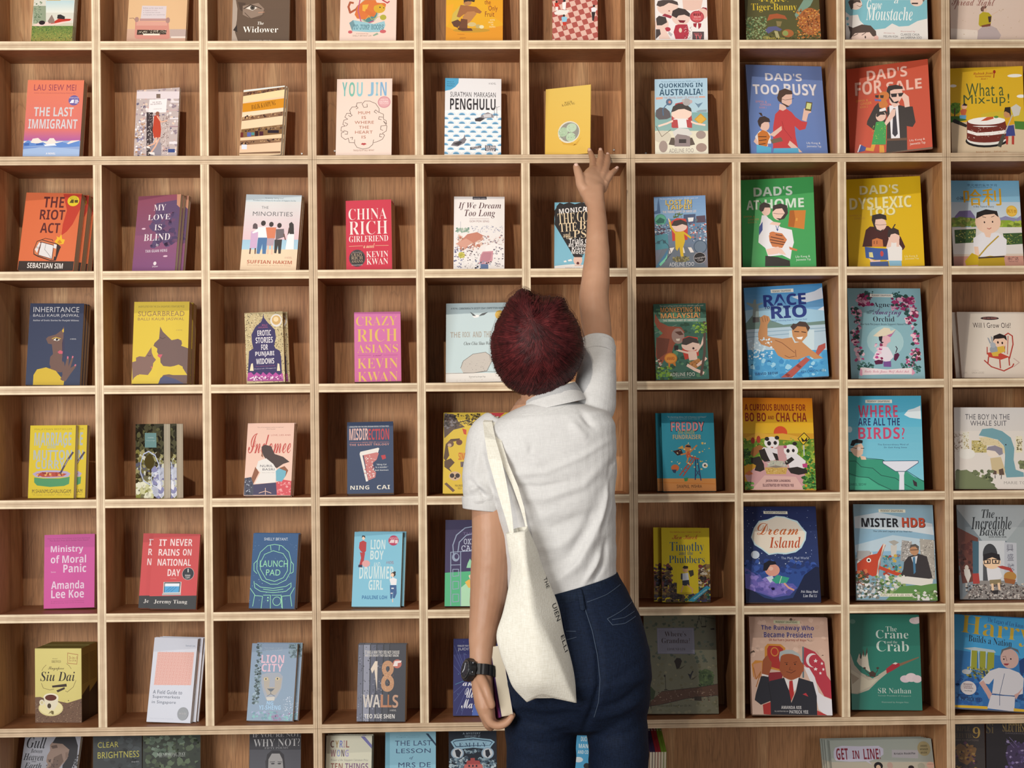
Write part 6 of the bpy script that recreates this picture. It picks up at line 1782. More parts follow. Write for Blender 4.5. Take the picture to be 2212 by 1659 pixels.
T m 69.5 162.1 45.7 14.4 0 b8bcd0 OXLEY
T m 75.5 145.2 69.6 14.4 0 b8bcd0 CASTLE
T n 57.3 182.3 26.8 6.5 0 6a5c84 THE
P e8c4a4 59.1,76.1 67.9,81.5 71.6,67.2 64.5,63.6
P e0b050 50.3,60.1 60.9,67.2 69.9,60.1 68.2,45.8 59.3,45.8
P 8fc8a4 57,108.3 62.3,119 67.7,110.1 66,95.8 53.6,95.8
B|paperback|yellow paperback with a boy between two crowds, front copy|1.3857 0.0748 0.9225|-0.38 12.36 0.83|122.1 188.7 14|c8b41e|0|-0.019,0.01||5
R ccb81e c8b41c -5.6,-1.3 123.1,-0.9 126.9,191.5 -3,191
T n 61.3 177.5 79.8 4 0 a83a28 THE MARVELLOUSLY FUNNY STORY BY
T c 59.9 165.4 64.2 12.8 0 a83a28 Ken Kwek
T s 64.3 137.5 86.9 29.9 0 2f5470 Timothy
T s 62.4 124.1 35.8 10.2 0 2f5470 and the
T s 63.8 107.5 91.1 19.3 0 2f5470 Phubbers
S 120 9.4 152 0.2 1.2 23.9 97 2c2428 5a4838 6a3a3c 8a7040 3a3a4c
S 100 9.4 153 18.9 1.3 55.6 46.5 2c2428 5a4838 4a3a3c 8a7040
S 120 9.4 154 93.2 35.8 122.1 93.8 2c2428 5a4838 7a2c34 8a7040 c8c0b0
S 100 9.4 155 62 1.4 121 35.9 2c2428 3a3a5c 5a4838 2f5a4a
P cdb91e 38.3,93.4 90.6,93.6 92.9,21.3 37.1,21.1
E 59.8 82.6 7.2 8 c89c74
P 2a2422 52.6,86.2 56.3,91.7 66.4,90.6 67,84.5 58,83.4
P c8d0dc 50.6,71.7 66.8,73.6 68.3,55.5 52.1,53.7
P 3a3c40 48,71.7 52.4,71.8 52.1,55.5 47.8,57.3
P 2f3444 51.3,53.7 68.3,55.5 69.9,41.1 51.9,41
P 3a342c 66.9,79.1 79.6,80.9 81.2,68.2 72.1,62.8
L 3.2 c89c74 53.7,41 48,24.8
L 3.2 c89c74 64.5,42.9 76.9,32.1 76,21.3
E 58.7 21.2 19.8 2.9 b09c20
P 2f8cac 63.8,1.4 113.1,41.2 122.4,35.9 80,0.4
T n 96.5 19.2 39.6 4.3 38 d8e4e8 Illustrated Lui Lishing
B|picture_book|midnight-blue picture book titled Dream Island with a glowing cloud|1.5924 0.0376 0.9218|-0.48 17.67 0.41|188.5 248.1 9|222c50|0|0.00168,0.006||5
R 242e58 2c3f74 -9.3,-2.2 196.2,-3.1 210.8,251.4 1.6,252.1
S 130 2.2 156 -1.7 48.6 188.5 244 8a9cc8 c8d4ec 5a6c9c
P e2e0cc 54.3,236.2 115.3,235.6 115.7,228.5 54.7,229.4
T b 84.9 232.5 53.4 4.9 0 4a4a50 PROMINENT SINGAPOREANS
P c0dce4 19.7,168.1 28,192.2 41.5,210.8 63.5,214.5 85.7,223.7 107.4,221.8 121.6,216.1 139.5,210.5 149.6,195.5 161.4,180.6 158.6,162 146.6,139.9 131.6,128.8 106,123.4 84.5,125.3 62.7,121.7 45.4,136.5 27.8,147.7
P e6dccc 22.2,168.1 29.8,191.4 43.2,207.8 64.1,211.5 86.3,221.1 107.2,218.8 120.7,213.2 137.5,206.8 146.6,193.7 157.7,178.8 155,162.8 143.1,142.8 130,132.5 106.2,127.1 84.6,128.3 63.6,125.4 47.3,139.5 30.8,150.6
T c 89.5 189.6 105 30.9 0 c06a3c Dream
T i 105.3 154.4 80.6 28.9 0 b8502c Island
E 28.5 122.6 10.8 10.3 c8d4e4
E 32.9 100.8 6.5 5.9 c8d4e4
T n 128.6 113.4 69.2 7.4 0 b0bcd8 The Mad, Mad World
T n 129.4 104.9 37.8 5.2 0 b0bcd8 of Philip Yeo
P 2f4c90 -0.4,103.5 36.5,99.7 71.7,84.9 115.1,88.4 136.4,84.7 158.6,95.6 190.6,88.1 195.1,40.6 119.4,33.6 -2.8,48.6
P 5a5aa8 -1.1,88.8 21.2,81.4 38.7,70.4 48.4,48.4 84.3,48.3 120.2,48.2 130.3,37.2 111.5,19.1 68.2,12 -3.3,37.7
P 7a6cb8 19.8,48.5 48.8,55.7 83.9,41 119.8,40.9 93.8,22.8 68.4,15.6 29.7,30.3
S 60 12.2 157 -0.6 74.2 191.7 106.5 2c4488 3a58a4 243a78
S 40 12.9 158 11.5 23.1 113.9 66.4 6a60b0 8a7cc8 54509c
P 1c2442 118.3,11.8 138.1,48.1 150,70 180,91.9 196,88.1 193.4,-1.2 -4.9,-0.4 -3.3,37.7 19,30.3 46.7,12 82.1,4.7
E 69.8 83.1 18.7 16.1 d89a88
P 1f1c28 46.4,81.3 49,99.7 62,107.7 78.1,105.1 81.3,97.7 65.1,95.9 55.4,81.3
E 66.4 86.8 5.8 5.1 e4b8a8
P c8d4e0 52.8,64.8 69.1,68.4 74,57.5 62.9,50.2
P 3a9c84 81.8,70.2 111.9,62.8 104.1,50 77.1,48.3 66.8,57.5
L 1.4 d8e0c8 92.4,66.5 86.1,48.3
L 4.3 d8a088 98.6,48.2 108.8,37.3 121.1,31.7
T i 160.2 26.5 43 8 0 c8ccd8 Peh Shing Huei
T i 161.1 16.9 35.1 7.6 0 c8ccd8 Lim Hui Li
B|picture_book|picture book with a red dragon playground and flats|1.8712 0.0381 0.9256|-0.93 15.22 1.22|203 245.5 14|7fa0b0|0|||5
R 8fb0c0 8cb4d0 -8.6,113.7 214.1,116.2 221,249.6 -3.6,247
P c8d4dc 1.7,213 63.7,224.8 199.1,196.8 202.3,167.4 134.1,177.6 2.3,183.5
P b8ccd8 0.7,139.4 97.4,166.2 203.3,152.7 204,130.7 1.8,121.1
P e2e0cc 64.1,233 132.3,233 132.6,224.9 64.5,224.8
T b 97.8 229.1 57 5.6 0 4a4a50 PROMINENT SINGAPOREANS
T x 66.6 198.2 94.9 23.6 0 24262c MISTER
T x 152.8 198.1 58.7 24.4 0 3a2c2c HDB
T x 151.6 199.6 58.3 24.4 0 c05038 HDB
T b 97.8 175.4 99.8 5.2 0 3c4a54 The Life and Legacy of Liu Thai Ker
S 60 7.2 159 2.4 91.9 45 121.6 c8c8c4 8a8a8c e0dcd8
P a8a8a8 5.5,124.8 37.9,125.2 37.1,103.2 4.7,102.9
P a09c98 120.3,153.6 145.4,150.2 142.8,93.5 114.3,100.5
S 50 2.9 160 116.1 100.5 143.7 152 dcd8d4 6a6868
P a8a49c 165.7,157.8 201.6,154.5 200.2,54.1 164.4,57.4
S 90 2.9 161 162.6 57.3 203.5 156.4 dcd8d0 6f6c68
P c8c4bc 90.9,140.4 107.1,140.6 104,111.3 91.4,111.2
P a8a49c 85.9,149.5 100.5,153.4 112.9,148 99.8,138.7
S 60 7.2 162 71.4 63.6 113.2 115 4f8a9c c8a848 3a7a6a a84434 6a9ab0
P c04830 4.2,91.9 22.8,106.7 37.5,114.2 55.7,118.1 73,144.6 79,140.3 66.3,114.5 63.6,92.6 57,63.4 42.5,59.6 28.4,66.7 14.3,73.9 3.5,73.7
P d8d0c4 73,144.6 78.3,142.1 58.5,99.8 56.8,59.8 51.4,59.7
L 8.6 c04830 63.1,81.7 100.3,67.5 128.8,62.4
E 34.1 101 5.8 5.8 e4e0d8
E 34.1 101 2.9 2.9 242428
S 60 8.6 163 0.2 33.8 32.3 74.1 7a3a34 5a5c3a c8744c 3a4a34
P 3c383a 123.1,96.9 134.6,111.6 160.2,119.2 181.5,112.2 193.2,57.7 164.1,50.1 121.1,53.3 110.7,60.4 120.5,78.7
P d8d8dc 141.8,109.9 158.1,113.7 153.6,93.6 146.4,93.5
P 4a7a9c 145.4,109.9 151.9,111.1 151.5,71.7 146.2,66.2
E 150.5 128.3 11.5 13.9 b88a68
P 5a5450 139.2,131.8 141.4,141.7 154.2,144.1 162.9,137.6 161.4,128.4 153.9,137.5 144.8,136.6
L 1.4 2a2426 140.8,128.2 160.7,129.1
S 130 7.9 164 47.7 12.7 121.6 64.1 6a8a4c 4a6a3c 8aa468 c8c8c0 dcd8d0
S 120 7.2 165 0.9 4.9 60.1 52.6 c8c8c8 7a7c78 e0dedc 4a5a44
P 5f8a4c 109.6,35 203.9,43.3 204.5,-1.9 72.2,-0.8
S 50 7.9 166 140.1 -0.8 204.1 25.2 d8d8d4 5a7a44 8aa46c
P dcd8d0 92.6,56.6 128.7,60.6 194.8,54.1 192.4,43.2 163.5,37.4 120.7,42.4
R e0dcc8 58.3,8.4 140.6,9.3 141,17.3 58.6,16.4
T n 100.5 12.9 80.6 5.8 0 6a6858 ASAD LATIF & LEE XIN LI
B|picture_book|grey picture book titled The Incredible Basket with a boy on patterned tiles|2.1380 0.0584 0.9213|1.03 8.43 0.64|197.3 239.4 9|6f7a80|0|||5
R 7c8890 7a848c -19.8,-3.1 195.2,-3.6 206.7,242.4 -10.2,242.3
P a8b0b4 -6.6,239.4 202.9,239.4 125.2,147.9 63,147.9
P 9aa4a8 125.2,147.9 202.8,238.7 191.9,3.6 155.4,3.6
P 6a3a30 -3.3,184.2 52.3,155.2 47.8,47 7.4,39.9 -0.7,111.9
S 60 9.5 167 -6.3 61.5 52 148 5a2c28 7a443a 4a2824
P 3f6070 37.3,148 53.7,146.1 49.6,47 35,47
P c8ccd0 53.8,147.9 121.6,147.9 117.1,46.8 98.9,46.9 98,111.8 65.1,111.8 62.4,46.9 49.6,47
E 81.6 111.8 19 28.9 3a3c40
R 4a4c50 60.5,47 97.4,46.9 100.2,111.7 63.3,111.8
P b8bcc4 119.6,144.3 150.7,142.4 148,43.2 115.3,46.8
T z 133.2 129.8 17.6 18.1 0 7a7c88 興
T z 133.5 106.3 16.5 18.1 0 7a7c88 盛
T z 133.8 81 17.2 18 0 7a7c88 號
T i 80.5 217.2 33 22.6 0 2c3034 The
T i 87.8 193.2 104.6 32.7 0 2c3034 Incredible
T i 88.7 172.4 67.8 23.6 0 2c3034 Basket
T b 102.4 157.3 45.1 4.4 0 2c3034 QUEK HONG SHIN
P 8a8480 47.8,47 102.5,46.9 192.9,25.1 191.8,-0 5.8,0.4 28.7,25.5
S 300 4.4 168 16.7 1.1 179 39.5 3a3434 c8c0b8 6a5c58
P dcdce0 71,79.3 85.7,81.1 103.9,79.3 110.3,57.6 98.9,46.9 73.3,46.9
E 85.2 94.4 22.7 18 ecc8a4
P 1f1c20 62.7,97.4 65.2,113.6 85.5,118.3 105.4,113.5 107.7,98 86.8,106.3
L 2.2 1f1c20 65.3,99.2 81.1,100.2 80.7,90.8 66,90.1 65.3,99.2
L 2.2 1f1c20 86.6,100.2 104.1,100.2 103,90.8 86.9,90.8 86.6,100.2
E 74.6 94.5 2.2 3.2 1f1c20
E 95.1 95.1 2.2 3.2 1f1c20
P 8a7a58 77,48.7 106.3,50.5 107.6,37.9 78.4,36.9
L 5.8 ecc8a4 83.9,37.9 85,21.8
L 5.8 ecc8a4 100.4,39.7 101.6,25.3
P 2a2426 81.4,21.8 99.7,23.5 97.4,12.8 86.5,12.8
P a83a34 98.6,82.9 111.5,84.7 133.2,79.2 143.4,61.2 141.4,57.6 129.2,72 107.5,77.5
E 130.4 57.6 16.1 12.2 b0803c
P 9a5a2c 113.8,54 144.6,48.6 140.5,37.8 116.9,41.4
E 19.9 79.4 5.1 7.2 dcd4c8
P dcd8d0 12.5,75.8 27.1,75.8 30.1,59.6 22,39.8 13.7,61.4
P a83a34 33.9,65 50.4,65.7 51.9,39.8 34.7,39.1
B|paperback|slim white guidebook with a coral patterned square, front of its stack|0.0972 0.0433 0.6433|-5.43 15.46 1.69|110.8 210 7|c9ccd8|0|0.004,0.006;0.009,0.012;0.013,0.018|90.1,22.1,13.6,16.1,2a3240|6
R cdd0dc c8ccd8 -1,-5 133.5,-0.7 113.4,216 -23,212.1
P d8aca4 11.2,173.6 104.4,175.8 104,93.4 9.6,91
G 11.3 91.8 102.5 175 d08a80
T n 93.3 191.7 24 3.9 0 5a7088 Samuel Lee
T n 46.3 74.4 73.6 9.6 0 3f4a5c A Field Guide to
T n 44 61.7 68.9 9.5 0 3f4a5c Supermarkets
T n 39.3 48.5 60.4 9.5 0 3f4a5c in Singapore
T n 37.8 8.6 58.3 2.8 0 b0b4c4 Non-fiction from Singapore
B|paperback|shrink-wrapped blue-grey paperback titled Lion City with a lion face|0.3445 0.0426 0.6429|-7.02 17.67 0.16|116.5 193.8 14|7f93a8|0|0.009,0.014||6
R 8498b0 8096ac -1.4,-3.1 133.7,-1.7 120.4,196.8 -16.6,196
S 120 6.4 171 13.5 42.4 25.9 190.1 3a4c50 6a8088 93a8b8
S 60 7.4 172 97.2 158.9 118.3 191.9 5a707a 8098a4
S 60 6.4 173 13 0.6 113.8 21.8 6a90a0 9aa4c4 7ab0b0 8a7a9c
P 9aa0ac 30.2,114.7 45.8,119.7 75.3,119.9 84.5,110.3 82.9,81.4 74.5,62.1 67.8,52.5 45.8,52.3 37.1,71.4 30.4,95.4
P a8a096 35.6,107.5 46.5,110 52.1,100.4 50.9,83.5 65.6,83.7 64.4,100.5 68.6,110.2 82.4,105.5 80.4,81.4 69.4,64.5 47.4,64.3 38.6,83.4
P 5a6470 46.3,79.9 65.8,80.1 59,72.8 54.1,72.8
L 1.5 5a6470 56.1,72.8 56.5,66.8
L 1.2 5a6470 47.6,60.7 56.5,66.8 67.2,60.9
E 41.6 103.7 5.4 3.9 c8b890
E 71 104.7 5.4 3.9 c8b890
E 41.6 103.7 2 2.4 4a5058
E 71 104.7 2 2.4 4a5058
P c4c0b8 45.4,58.3 67.3,59.7 66.8,50.1 48.4,49.9
T n 55.5 181.7 48.1 3.4 0 b0bcc8 "Startlingly original,
T n 55.3 176.8 46.8 3.4 0 b0bcc8 engaging and essential"
T b 55.6 154.3 58.1 20.7 0 d8b4c4 LION
T b 56 132.2 54.1 20.1 0 d8b4c4 CITY
T r 56.4 43.8 16.6 9.1 0 9ac0e0 NG
T r 56.6 32.6 55.4 10.8 0 9ac0e0 YI-SHENG
T n 56.4 23.9 68.3 1.9 0 a8b0c0 Winner of the Singapore Literature Prize
S 50 2.2 174 90.2 12.1 116.1 60.1 d0d8e4 b8c4d8
B|paperback|dark corrugated-look paperback titled 18 Walls in rusty digits|0.6195 0.0125 0.6421|-4.97 9.07 0.33|120.2 190.1 20|4a4c56|0|-0.004,0.012||6
R 3c3c44 383a42 -3.3,-6.9 127.1,-6 123.5,194.5 -8,193.9
P 6a6c7c 1.1,187.6 12.7,188.1 14.5,-1.4 -1.1,-1.5
P 8a8c9c 13.9,188.1 29.6,188.2 30.1,-1.2 15.7,-1.3
P 5a5c6c 32,188.2 45.3,188.2 44.5,-1.1 32.5,-1.2
P 4a4c5a 47.7,188.2 62.1,188.8 61.3,-1.7 46.9,-1.8
P 44464f 65.8,188.8 77.8,189.5 76.8,-2.3 63.7,-2.4
S 200 2.9 175 1.3 0.2 63.4 185.9 5c5e6c 8a8c9a 40424c
L 1.4 26282e 13.2,187.6 14.5,-0.9
L 1.4 26282e 30.8,188.2 31.3,-0.8
L 1.4 26282e 46.5,188.2 45.7,-1.1
L 1.4 26282e 63.8,188.8 62.5,-1.7
L 1.4 26282e 79,189.6 78,-2.3
T r 60.1 170 86.7 8.1 0 c8c4c0 IT WAS A WAR THEY DID NOT CHOOSE
T r 59.7 161.9 85.5 6.2 0 c8c4c0 AND AN ENEMY THEY DID NOT KNOW.
T x 40.9 110.9 16.8 73.8 0 d8c8b8 1
T x 75.2 111 32.4 76.3 0 b88a68 8
S 60 1.7 176 60.8 77 89.5 145.7 8a5c40 d8b890
T r 36.2 50 43.2 31.1 0 c8c0b8 WA
T r 67.4 50.2 16.8 31.1 0 b07a5c L
T r 81.4 50.3 10.3 31.1 0 a8704c L
T r 95.5 49.6 14.4 31.8 0 b89078 S
T n 90.3 27.5 16 4.2 0 c8c4c0 A NOVEL
T r 56.8 12.9 75.5 10.6 0 d8d4d0 TEO XUE SHEN
E 98.5 141.5 11.1 10.9 b8685c
P e0d4d0 88,135.8 91.9,148.1 109.4,149.4 107.6,144.6 99.9,143.4 99.3,135.8
B|paperback|indigo paperback with white brush-script title, behind the wristwatch|0.8562 0.0749 0.6422|0.20 12.81 0.61|119.1 191.5 12|26285c|0|0.001,0.005||6
R 2a2c66 2c2e64 -2,-0.5 121.5,-0.9 121.5,193.4 -3.3,193.7
L 0.8 5a6498 31.7,99.2 2.1,175.7
L 0.8 5a6498 34.3,101.8 12.8,162.5
L 0.8 5a6498 31.7,93.9 2.3,151.9
L 0.8 5a6498 30.4,91.3 1.1,125.6
L 0.8 5a9cb0 31.7,88.7 5.4,78.3
L 0.8 5a6498 31.7,83.5 1.6,57.4
L 0.8 5a6498 34.4,78.2 3,36.5
L 0.8 5a6498 37.1,73 8.4,5.2
L 0.8 5a6498 39.7,73 21.6,2.6
L 0.8 5a6498 34.3,104.4 26.1,157.1
S 40 1.6 177 1.9 2.6 113.5 186 8a94c8 6a9cb0
T b 32.9 175 44.5 4 0 c8c8d0 FINALIST FOR THE 2016
T n 59 166 95.7 8.5 0 c8c8d0 JUDITH HUANG
T c 44.9 82.1 42.2 15.7 0 dcdce4 and
T c 52.9 56.6 47.4 24.8 0 dcdce4 Utter
T c 48.5 24.6 56.6 33.9 0 dcdce4 Magic
P 4a62a8 47.9,2.5 50.4,25.9 71.4,38.9 92.5,36.2 113.6,25.7 116.3,0.1 47.9,0.4
B|picture_book|grey-green picture book titled Where's Grandma with a park path, beside the hip|1.3399 0.0574 0.6435|1.01 16.28 0.85|184.6 251.2 9|5f6456|0|||6
R 6c6e5e 747360 -5.3,-2.3 189.3,-2.7 198.5,254.6 0.6,254.4
S 120 7.3 178 0.1 129.8 194.6 246 566054 666e62 4c564c
S 120 7.2 179 -2.9 1.2 190.3 124.9 6f6e58 848068 68664f
P 76778a 33.6,217.2 128.6,217.9 128.9,150.2 33.9,150.9
P 8a8a9c 35.5,214.8 126.8,215.5 127,152.8 35.9,153.3
P 7e7f90 37.1,212.8 125,213.6 125.1,154.8 37.4,155.3
T s 80.6 201.8 55.2 12.9 0 3a2c30 Where's
T s 81.1 184.6 72.5 13.3 0 3a2c30 Grandma?
T s 81.7 162.8 45.9 6 0 3a2c30 EDMUND LIM
L 1.2 2c2824 132.8,213.1 143.6,248.4
L 1.2 2c2824 141.1,247.2 147.8,226.5
L 0.7 2c2824 158.2,248.4 159.7,221.6
L 0.7 2c2824 149.6,246 147.6,220.4
P 2c2824 146.4,221.6 161,222.8 159.6,219.2 148.7,218.7
L 1.2 2c2824 143.6,248.4 181,241.1
P 2c2824 170.4,215.5 180.9,216.8 180.8,212.4 171.5,212.4
P 2c2422 75.3,132.1 82.3,140.6 91.9,139.3 95.3,132.1 88.8,115.3 81.4,111.7 78.2,124.9
P 4a4438 81.4,111.7 91.2,115.3 104.6,122.5 93.5,112.9
P 2c2c34 108.8,100.9 115.9,98.5 121,108.1 124.1,106.9 119.5,98.5 115.5,85.4 112.2,93.8
P 4a4438 115.5,85.4 133.9,96.1 122.7,85.4
P 46583a 136.7,93.7 140.2,105.7 153.7,112.9 168,108.1 175.1,91.3 170.3,72.2 156.9,66.2 142.6,69.8 138.1,79.4
S 50 5.8 180 137.8 68.6 174 109.3 3a4c30 566a44 2c3c28
L 1.9 2c221c 158.3,72.2 158.9,38.9
P 5a4034 4.7,17.8 19.5,36.7 41.5,55.7 137.7,66.3 185.6,74.6 185.5,46 103.3,37.8 43.1,23.6 4.7,17.8
S 110 2.9 181 19.3 29.6 184.4 62.6 7a6454 4a3430 988070
L 1.2 2c2424 41.5,55.7 137.7,66.3 185.6,74.6
L 1.2 2c2424 4.7,17.8 43.1,23.6 103.3,37.8 185.5,46
L 1.2 2c2424 51.6,93.8 52.4,60.4
E 50.5 95 2.2 3.1 2c2424
P 2c2824 47.6,60.4 56,61.6 57.2,59.2 48.8,58.5
P 3a3028 123.8,42.5 141.8,43.6 142.6,31.8 124.7,33
P 3a4630 -1.3,67.6 13.1,70 25.9,55.7 21.9,36.7 7.4,32 -2,36.7
L 1.7 2c221c 12.5,43.8 13.6,13
T n 73.4 19.4 84.9 5.9 0 3c3a34 Illustrated by Tan Zi Xi
B|picture_book|peach picture book titled The Runaway Who Became President|1.6007 0.0020 0.6475|0.54 20.35 1.55|199.8 248.7 12|cfae9e|0|-0.00084,0.006||6
R c8a896 d0b2a2 -13.7,-12.6 203.6,-10.1 218,256.4 -4,253.4
S 60 14.4 182 -2.1 141.3 194.7 248.7 cfb09e d8baa8 c4a492
P cacaa8 62.2,240.8 129.6,239.5 129.2,231.1 62.3,232.2
T b 95.2 235.9 55.4 5.6 0 4a4a44 PROMINENT SINGAPOREANS
T b 97.3 219.8 134 15.9 0 3a3c80 The Runaway Who
T b 97.8 203.1 122.6 14.2 0 3a3c80 Became President
T b 96.1 188.9 94.8 8.3 0 8a4438 SR Nathan's Journey of Hope
P c8883c 37.3,170.9 44.8,179.5 78.3,178.7 89.4,169.1 82.4,108.7 35.1,117.7
P a83430 43.1,166.1 48.2,174.7 75.7,173.8 83.8,166.6 77.9,113.4 42.5,122.6
E 61.9 159.1 10.1 12.1 c88440
E 61.9 159.1 7.7 9.2 b0342c
P c8883c 2.6,126.9 12,136.7 31.1,135.7 30,108 5.6,93.3
P c89070 6.9,127 28.6,132.1 27,93.6 7.8,88.6
L 2.1 a86a30 7,117.4 12.6,88.6 25.2,108 11.9,69.5
P 8a2c34 46.6,105.8 82.4,108.7 74,79.8 33.4,74.5
L 3.8 5a7078 134.3,172.1 131.3,94.9
P b03a48 136.7,172.2 163.7,160.4 186.3,134.1 190.5,100.4 200.4,86.1 200.9,40.8 181.8,47.7 164.5,80.9 158.3,100 140.2,121.4 133.9,128.6
P dcd8dc 134.3,121.3 147.3,119.1 160.4,95.2 168,57.1 181.7,46.5 201.5,38.4 200.7,-6.6 179.4,2.6 165.8,14.3 158.6,59.3
E 156.6 138.5 16.3 17.9 dcd4d4
E 163 136.7 15.8 16.4 b03a48
P e4dcdc 164.8,143.4 166.2,138.6 169.7,138.2 166.8,135.7 167.1,132.6 163.8,134.7 160.4,132.5 161.8,136.2 159,138.5 163.1,138.8
P e4dcdc 180.4,135.2 181.4,132.1 183.8,131.6 181.7,129.7 182.1,126.8 179.8,128.4 177.5,126.7 178.4,129.9 176.6,132 179.2,132.3
P e4dcdc 163.6,121.2 165.1,118.1 168.7,117.4 165.7,115 166,111.6 162.8,114 159.4,112 160.7,115.4 157.9,117.3 162,117.8
P e4dcdc 183.2,120 184.2,117.2 186.6,116.7 184.5,114.8 184.9,111.9 182.6,113.5 180.3,111.8 181.2,114.9 179.4,117.1 182.1,117.4
P e4dcdc 175,110.3 176.1,107.4 178.9,107 176.4,105 177,102.2 174.4,103.8 172.2,102.1 173.1,105.2 171.3,107.4 173.9,107.6
P b05038 113.4,109.1 134.6,128.6 132.5,109.3
P 9a5434 29.2,117.6 31.1,136.9 38.7,146.7 43.6,150.4 49.1,137.2 53.6,132.4 51.8,117.9 43.9,98.6 27.4,103.2
P 9a5434 71.9,113.4 76.9,147.2 91.6,154.6 120.2,152.6 132.2,128.6 132.7,114.1 122.3,94.8 100.5,87.3 81.8,94.3
P a8b0b0 72.1,144.7 75.1,159.3 89.6,164.3 106.4,164 122.7,155 128.1,143 132.5,133.4 128.8,132.1 122.4,147.8 103.6,154.8 84.4,153.3 76.9,147.2 73.9,132.6
E 90.9 127.6 1.9 1.9 2a1c1a
E 111.9 127.8 1.9 1.9 2a1c1a
L 1.2 5a2c20 85.8,131.6 94.2,131.7
L 1.2 5a2c20 108.5,131.9 117,134.4
L 1.4 5a2c20 89.6,108.8 101.3,105.3 112.3,111.5
L 1 5a2c20 99.7,120.9 96.9,113.7 105.2,112.6
P e0dcdc 83,94.3 95.7,86.1 100.4,84.9 119.9,94.7 111.3,63.5 98.9,51.5 90.2,70.4
P b03030 95.6,84.9 104,86.2 106,51.6 98.1,34.8 93.1,53.8
P 2c2c34 9.9,50.4 24.8,96 43.9,98.6 45.5,79.5 45.7,84.2 82.9,93.1 94.5,58.6 98.4,30.1 111.1,58.8 119.8,93.5 155.1,83.2 162.8,47.5 161.4,-3.5 45.7,-1.3 46,34.2 22,24.4 7,36.1
P e0dcdc 27.4,102 43.9,98.6 43.3,95 26.7,97.9
L 1 18181c 43.1,79.4 48.4,34.2
P b83840 127.4,51.8 135.9,55.5 141.8,46
P b03a38 162.1,11.9 200.2,-6.6 161.4,-3.5
P a83430 26.7,24.5 46.4,31.8 45.8,-0.1 28.1,0.9
T b 97.7 18.6 50.4 7.8 0 c8c4c4 AMANDA KEE
T b 73 8.7 34.8 3.3 0 a8a4a4 ILLUSTRATED BY
T b 116 7.5 46.8 8.5 0 c8c4c4 PATRICK YEE
B|picture_book|green picture book titled The Crane and the Crab|1.8629 0.0680 0.6447|-0.32 11.90 1.29|179.1 241.1 12|1f6a5a|0|0,0.006||6
R 22705f 207062 -7.1,-2.6 182.3,-0.8 191.3,244.3 -0.3,242.2
E 168.4 226.3 14.8 8.4 c8b8b8
E 175.9 228.9 9.9 7.4 d0c0c0
E 7.8 222.6 7.4 5.9 5a8a7c
P a8a090 -0.6,143.8 9.6,112.3 26.2,93 55.2,78.8 90.3,101 92.5,92.5 69.8,74.1 44.6,49.7 14.9,39.2 -2.2,40.7
P b8b09c -1.7,102.4 45.3,73.8 69.9,78.9 49.7,59.4 15,42.1 -3.4,41.9
P 9a8c78 -0.8,92.8 20.9,78.4 3.3,63.7
P c8c0b0 16,122.1 22.7,141.6 27.2,127 32.7,146.6 37.2,132 42.7,151.6 46.4,112.7 50.8,93.3 36.3,102.8 21.9,112.4
P 4a342c 40,144.2 43.4,158.9 43.7,144.3 38.4,132
P 4a342c 31.3,139.3 32.9,152.7 35.5,141.7 33.5,132
P 4a342c 23.7,131.9 25.3,145.3 27.9,134.4 26,127
P 9a1f2c 90.3,103.4 108,116.9 124,118.3 125.5,111 109.9,101.2 91.2,91.3
P c8c0b8 106.7,116.2 114.2,120.2 120.3,118.3 115.3,114.6
P 7a5c44 124,117.1 175,134.7 174.4,132.2 126.2,110.6
P 3f2a20 45.9,93.2 55.8,98.2 64.2,91 61.5,82.5 48,83.6
L 1.5 3f2a20 45.8,90.8 38.6,98 36.4,104.1
L 1.5 3f2a20 61.7,91 68.1,98.3 68.3,104.4
E 35.2 104.8 3.4 2.4 3f2a20
E 68.8 105.1 3.7 2.4 3f2a20
L 1 3f2a20 48,83.6 40.7,83.5 38.3,87.1
L 1 3f2a20 60.2,82.5 70.2,87.4
E 138.6 78.4 13.5 9.2 c4b4bc
E 153.5 82.2 14.7 11.2 ccbcc0
E 168.1 78.7 12.3 9.7 c8b8bc
T s 106.5 204.6 28.4 12.8 0 b8c4bc The
T s 108.2 191 83.4 21.3 0 c0ccc4 Crane
T s 107.3 171.4 27.1 6.6 0 b8c4bc and the
T s 108.6 160.8 83 26.9 0 c0ccc4 Crab
T s 110 48.5 84.5 13.3 0 b0bcb4 SR Nathan
T n 109.9 35.4 82.8 4.8 0 8aa89c Former President of Singapore
T n 110.5 19.2 67.8 5.3 0 8aa89c Illustrated by Anngee Neo
B|picture_book|blue picture book with a man in white and three towers|2.1118 0.0195 0.6535|-1.97 19.07 3.63|187.8 239.4 12|2f72a8|0|0,0.006||6
R 3478b0 2c5c94 -4.8,-15.4 193,-4.5 202.3,254 0.6,243
P 3f90c0 2.3,240.6 182.2,237.9 181,133.7 2.3,148.5
S 90 14.5 183 -0.7 6.6 172.5 96.4 24508c 3a6ca0 1f4070
T s 141.7 222 109.4 15 -8 2f4a7c The Legacy of Lee Kuan Yew
T s 109.5 201.5 177.6 59.8 -6 b89a34 Harry
T s 93.1 175.8 108.8 17.4 -5 24242c Builds a Nation
P a8b4b8 24.2,153.4 53.4,157.5 101.8,152.7 106.4,146.8 99.1,144 43.5,149.5
P 8a8c30 45.4,148.9 60,148.7 57.3,99.9 42.3,100.3
P 8a8c30 66.5,148.3 81,147.9 78.5,98.6 64,99
P 8a8c30 85.9,146.9 102.8,146.1 100.5,107.1 82.1,98.8
L 1.9 b8c4c8 44.7,149.6 41,96.5
L 1.9 b8c4c8 62.9,148.9 62.8,97.7
L 1.9 b8c4c8 82.7,147.5 79.7,97.4
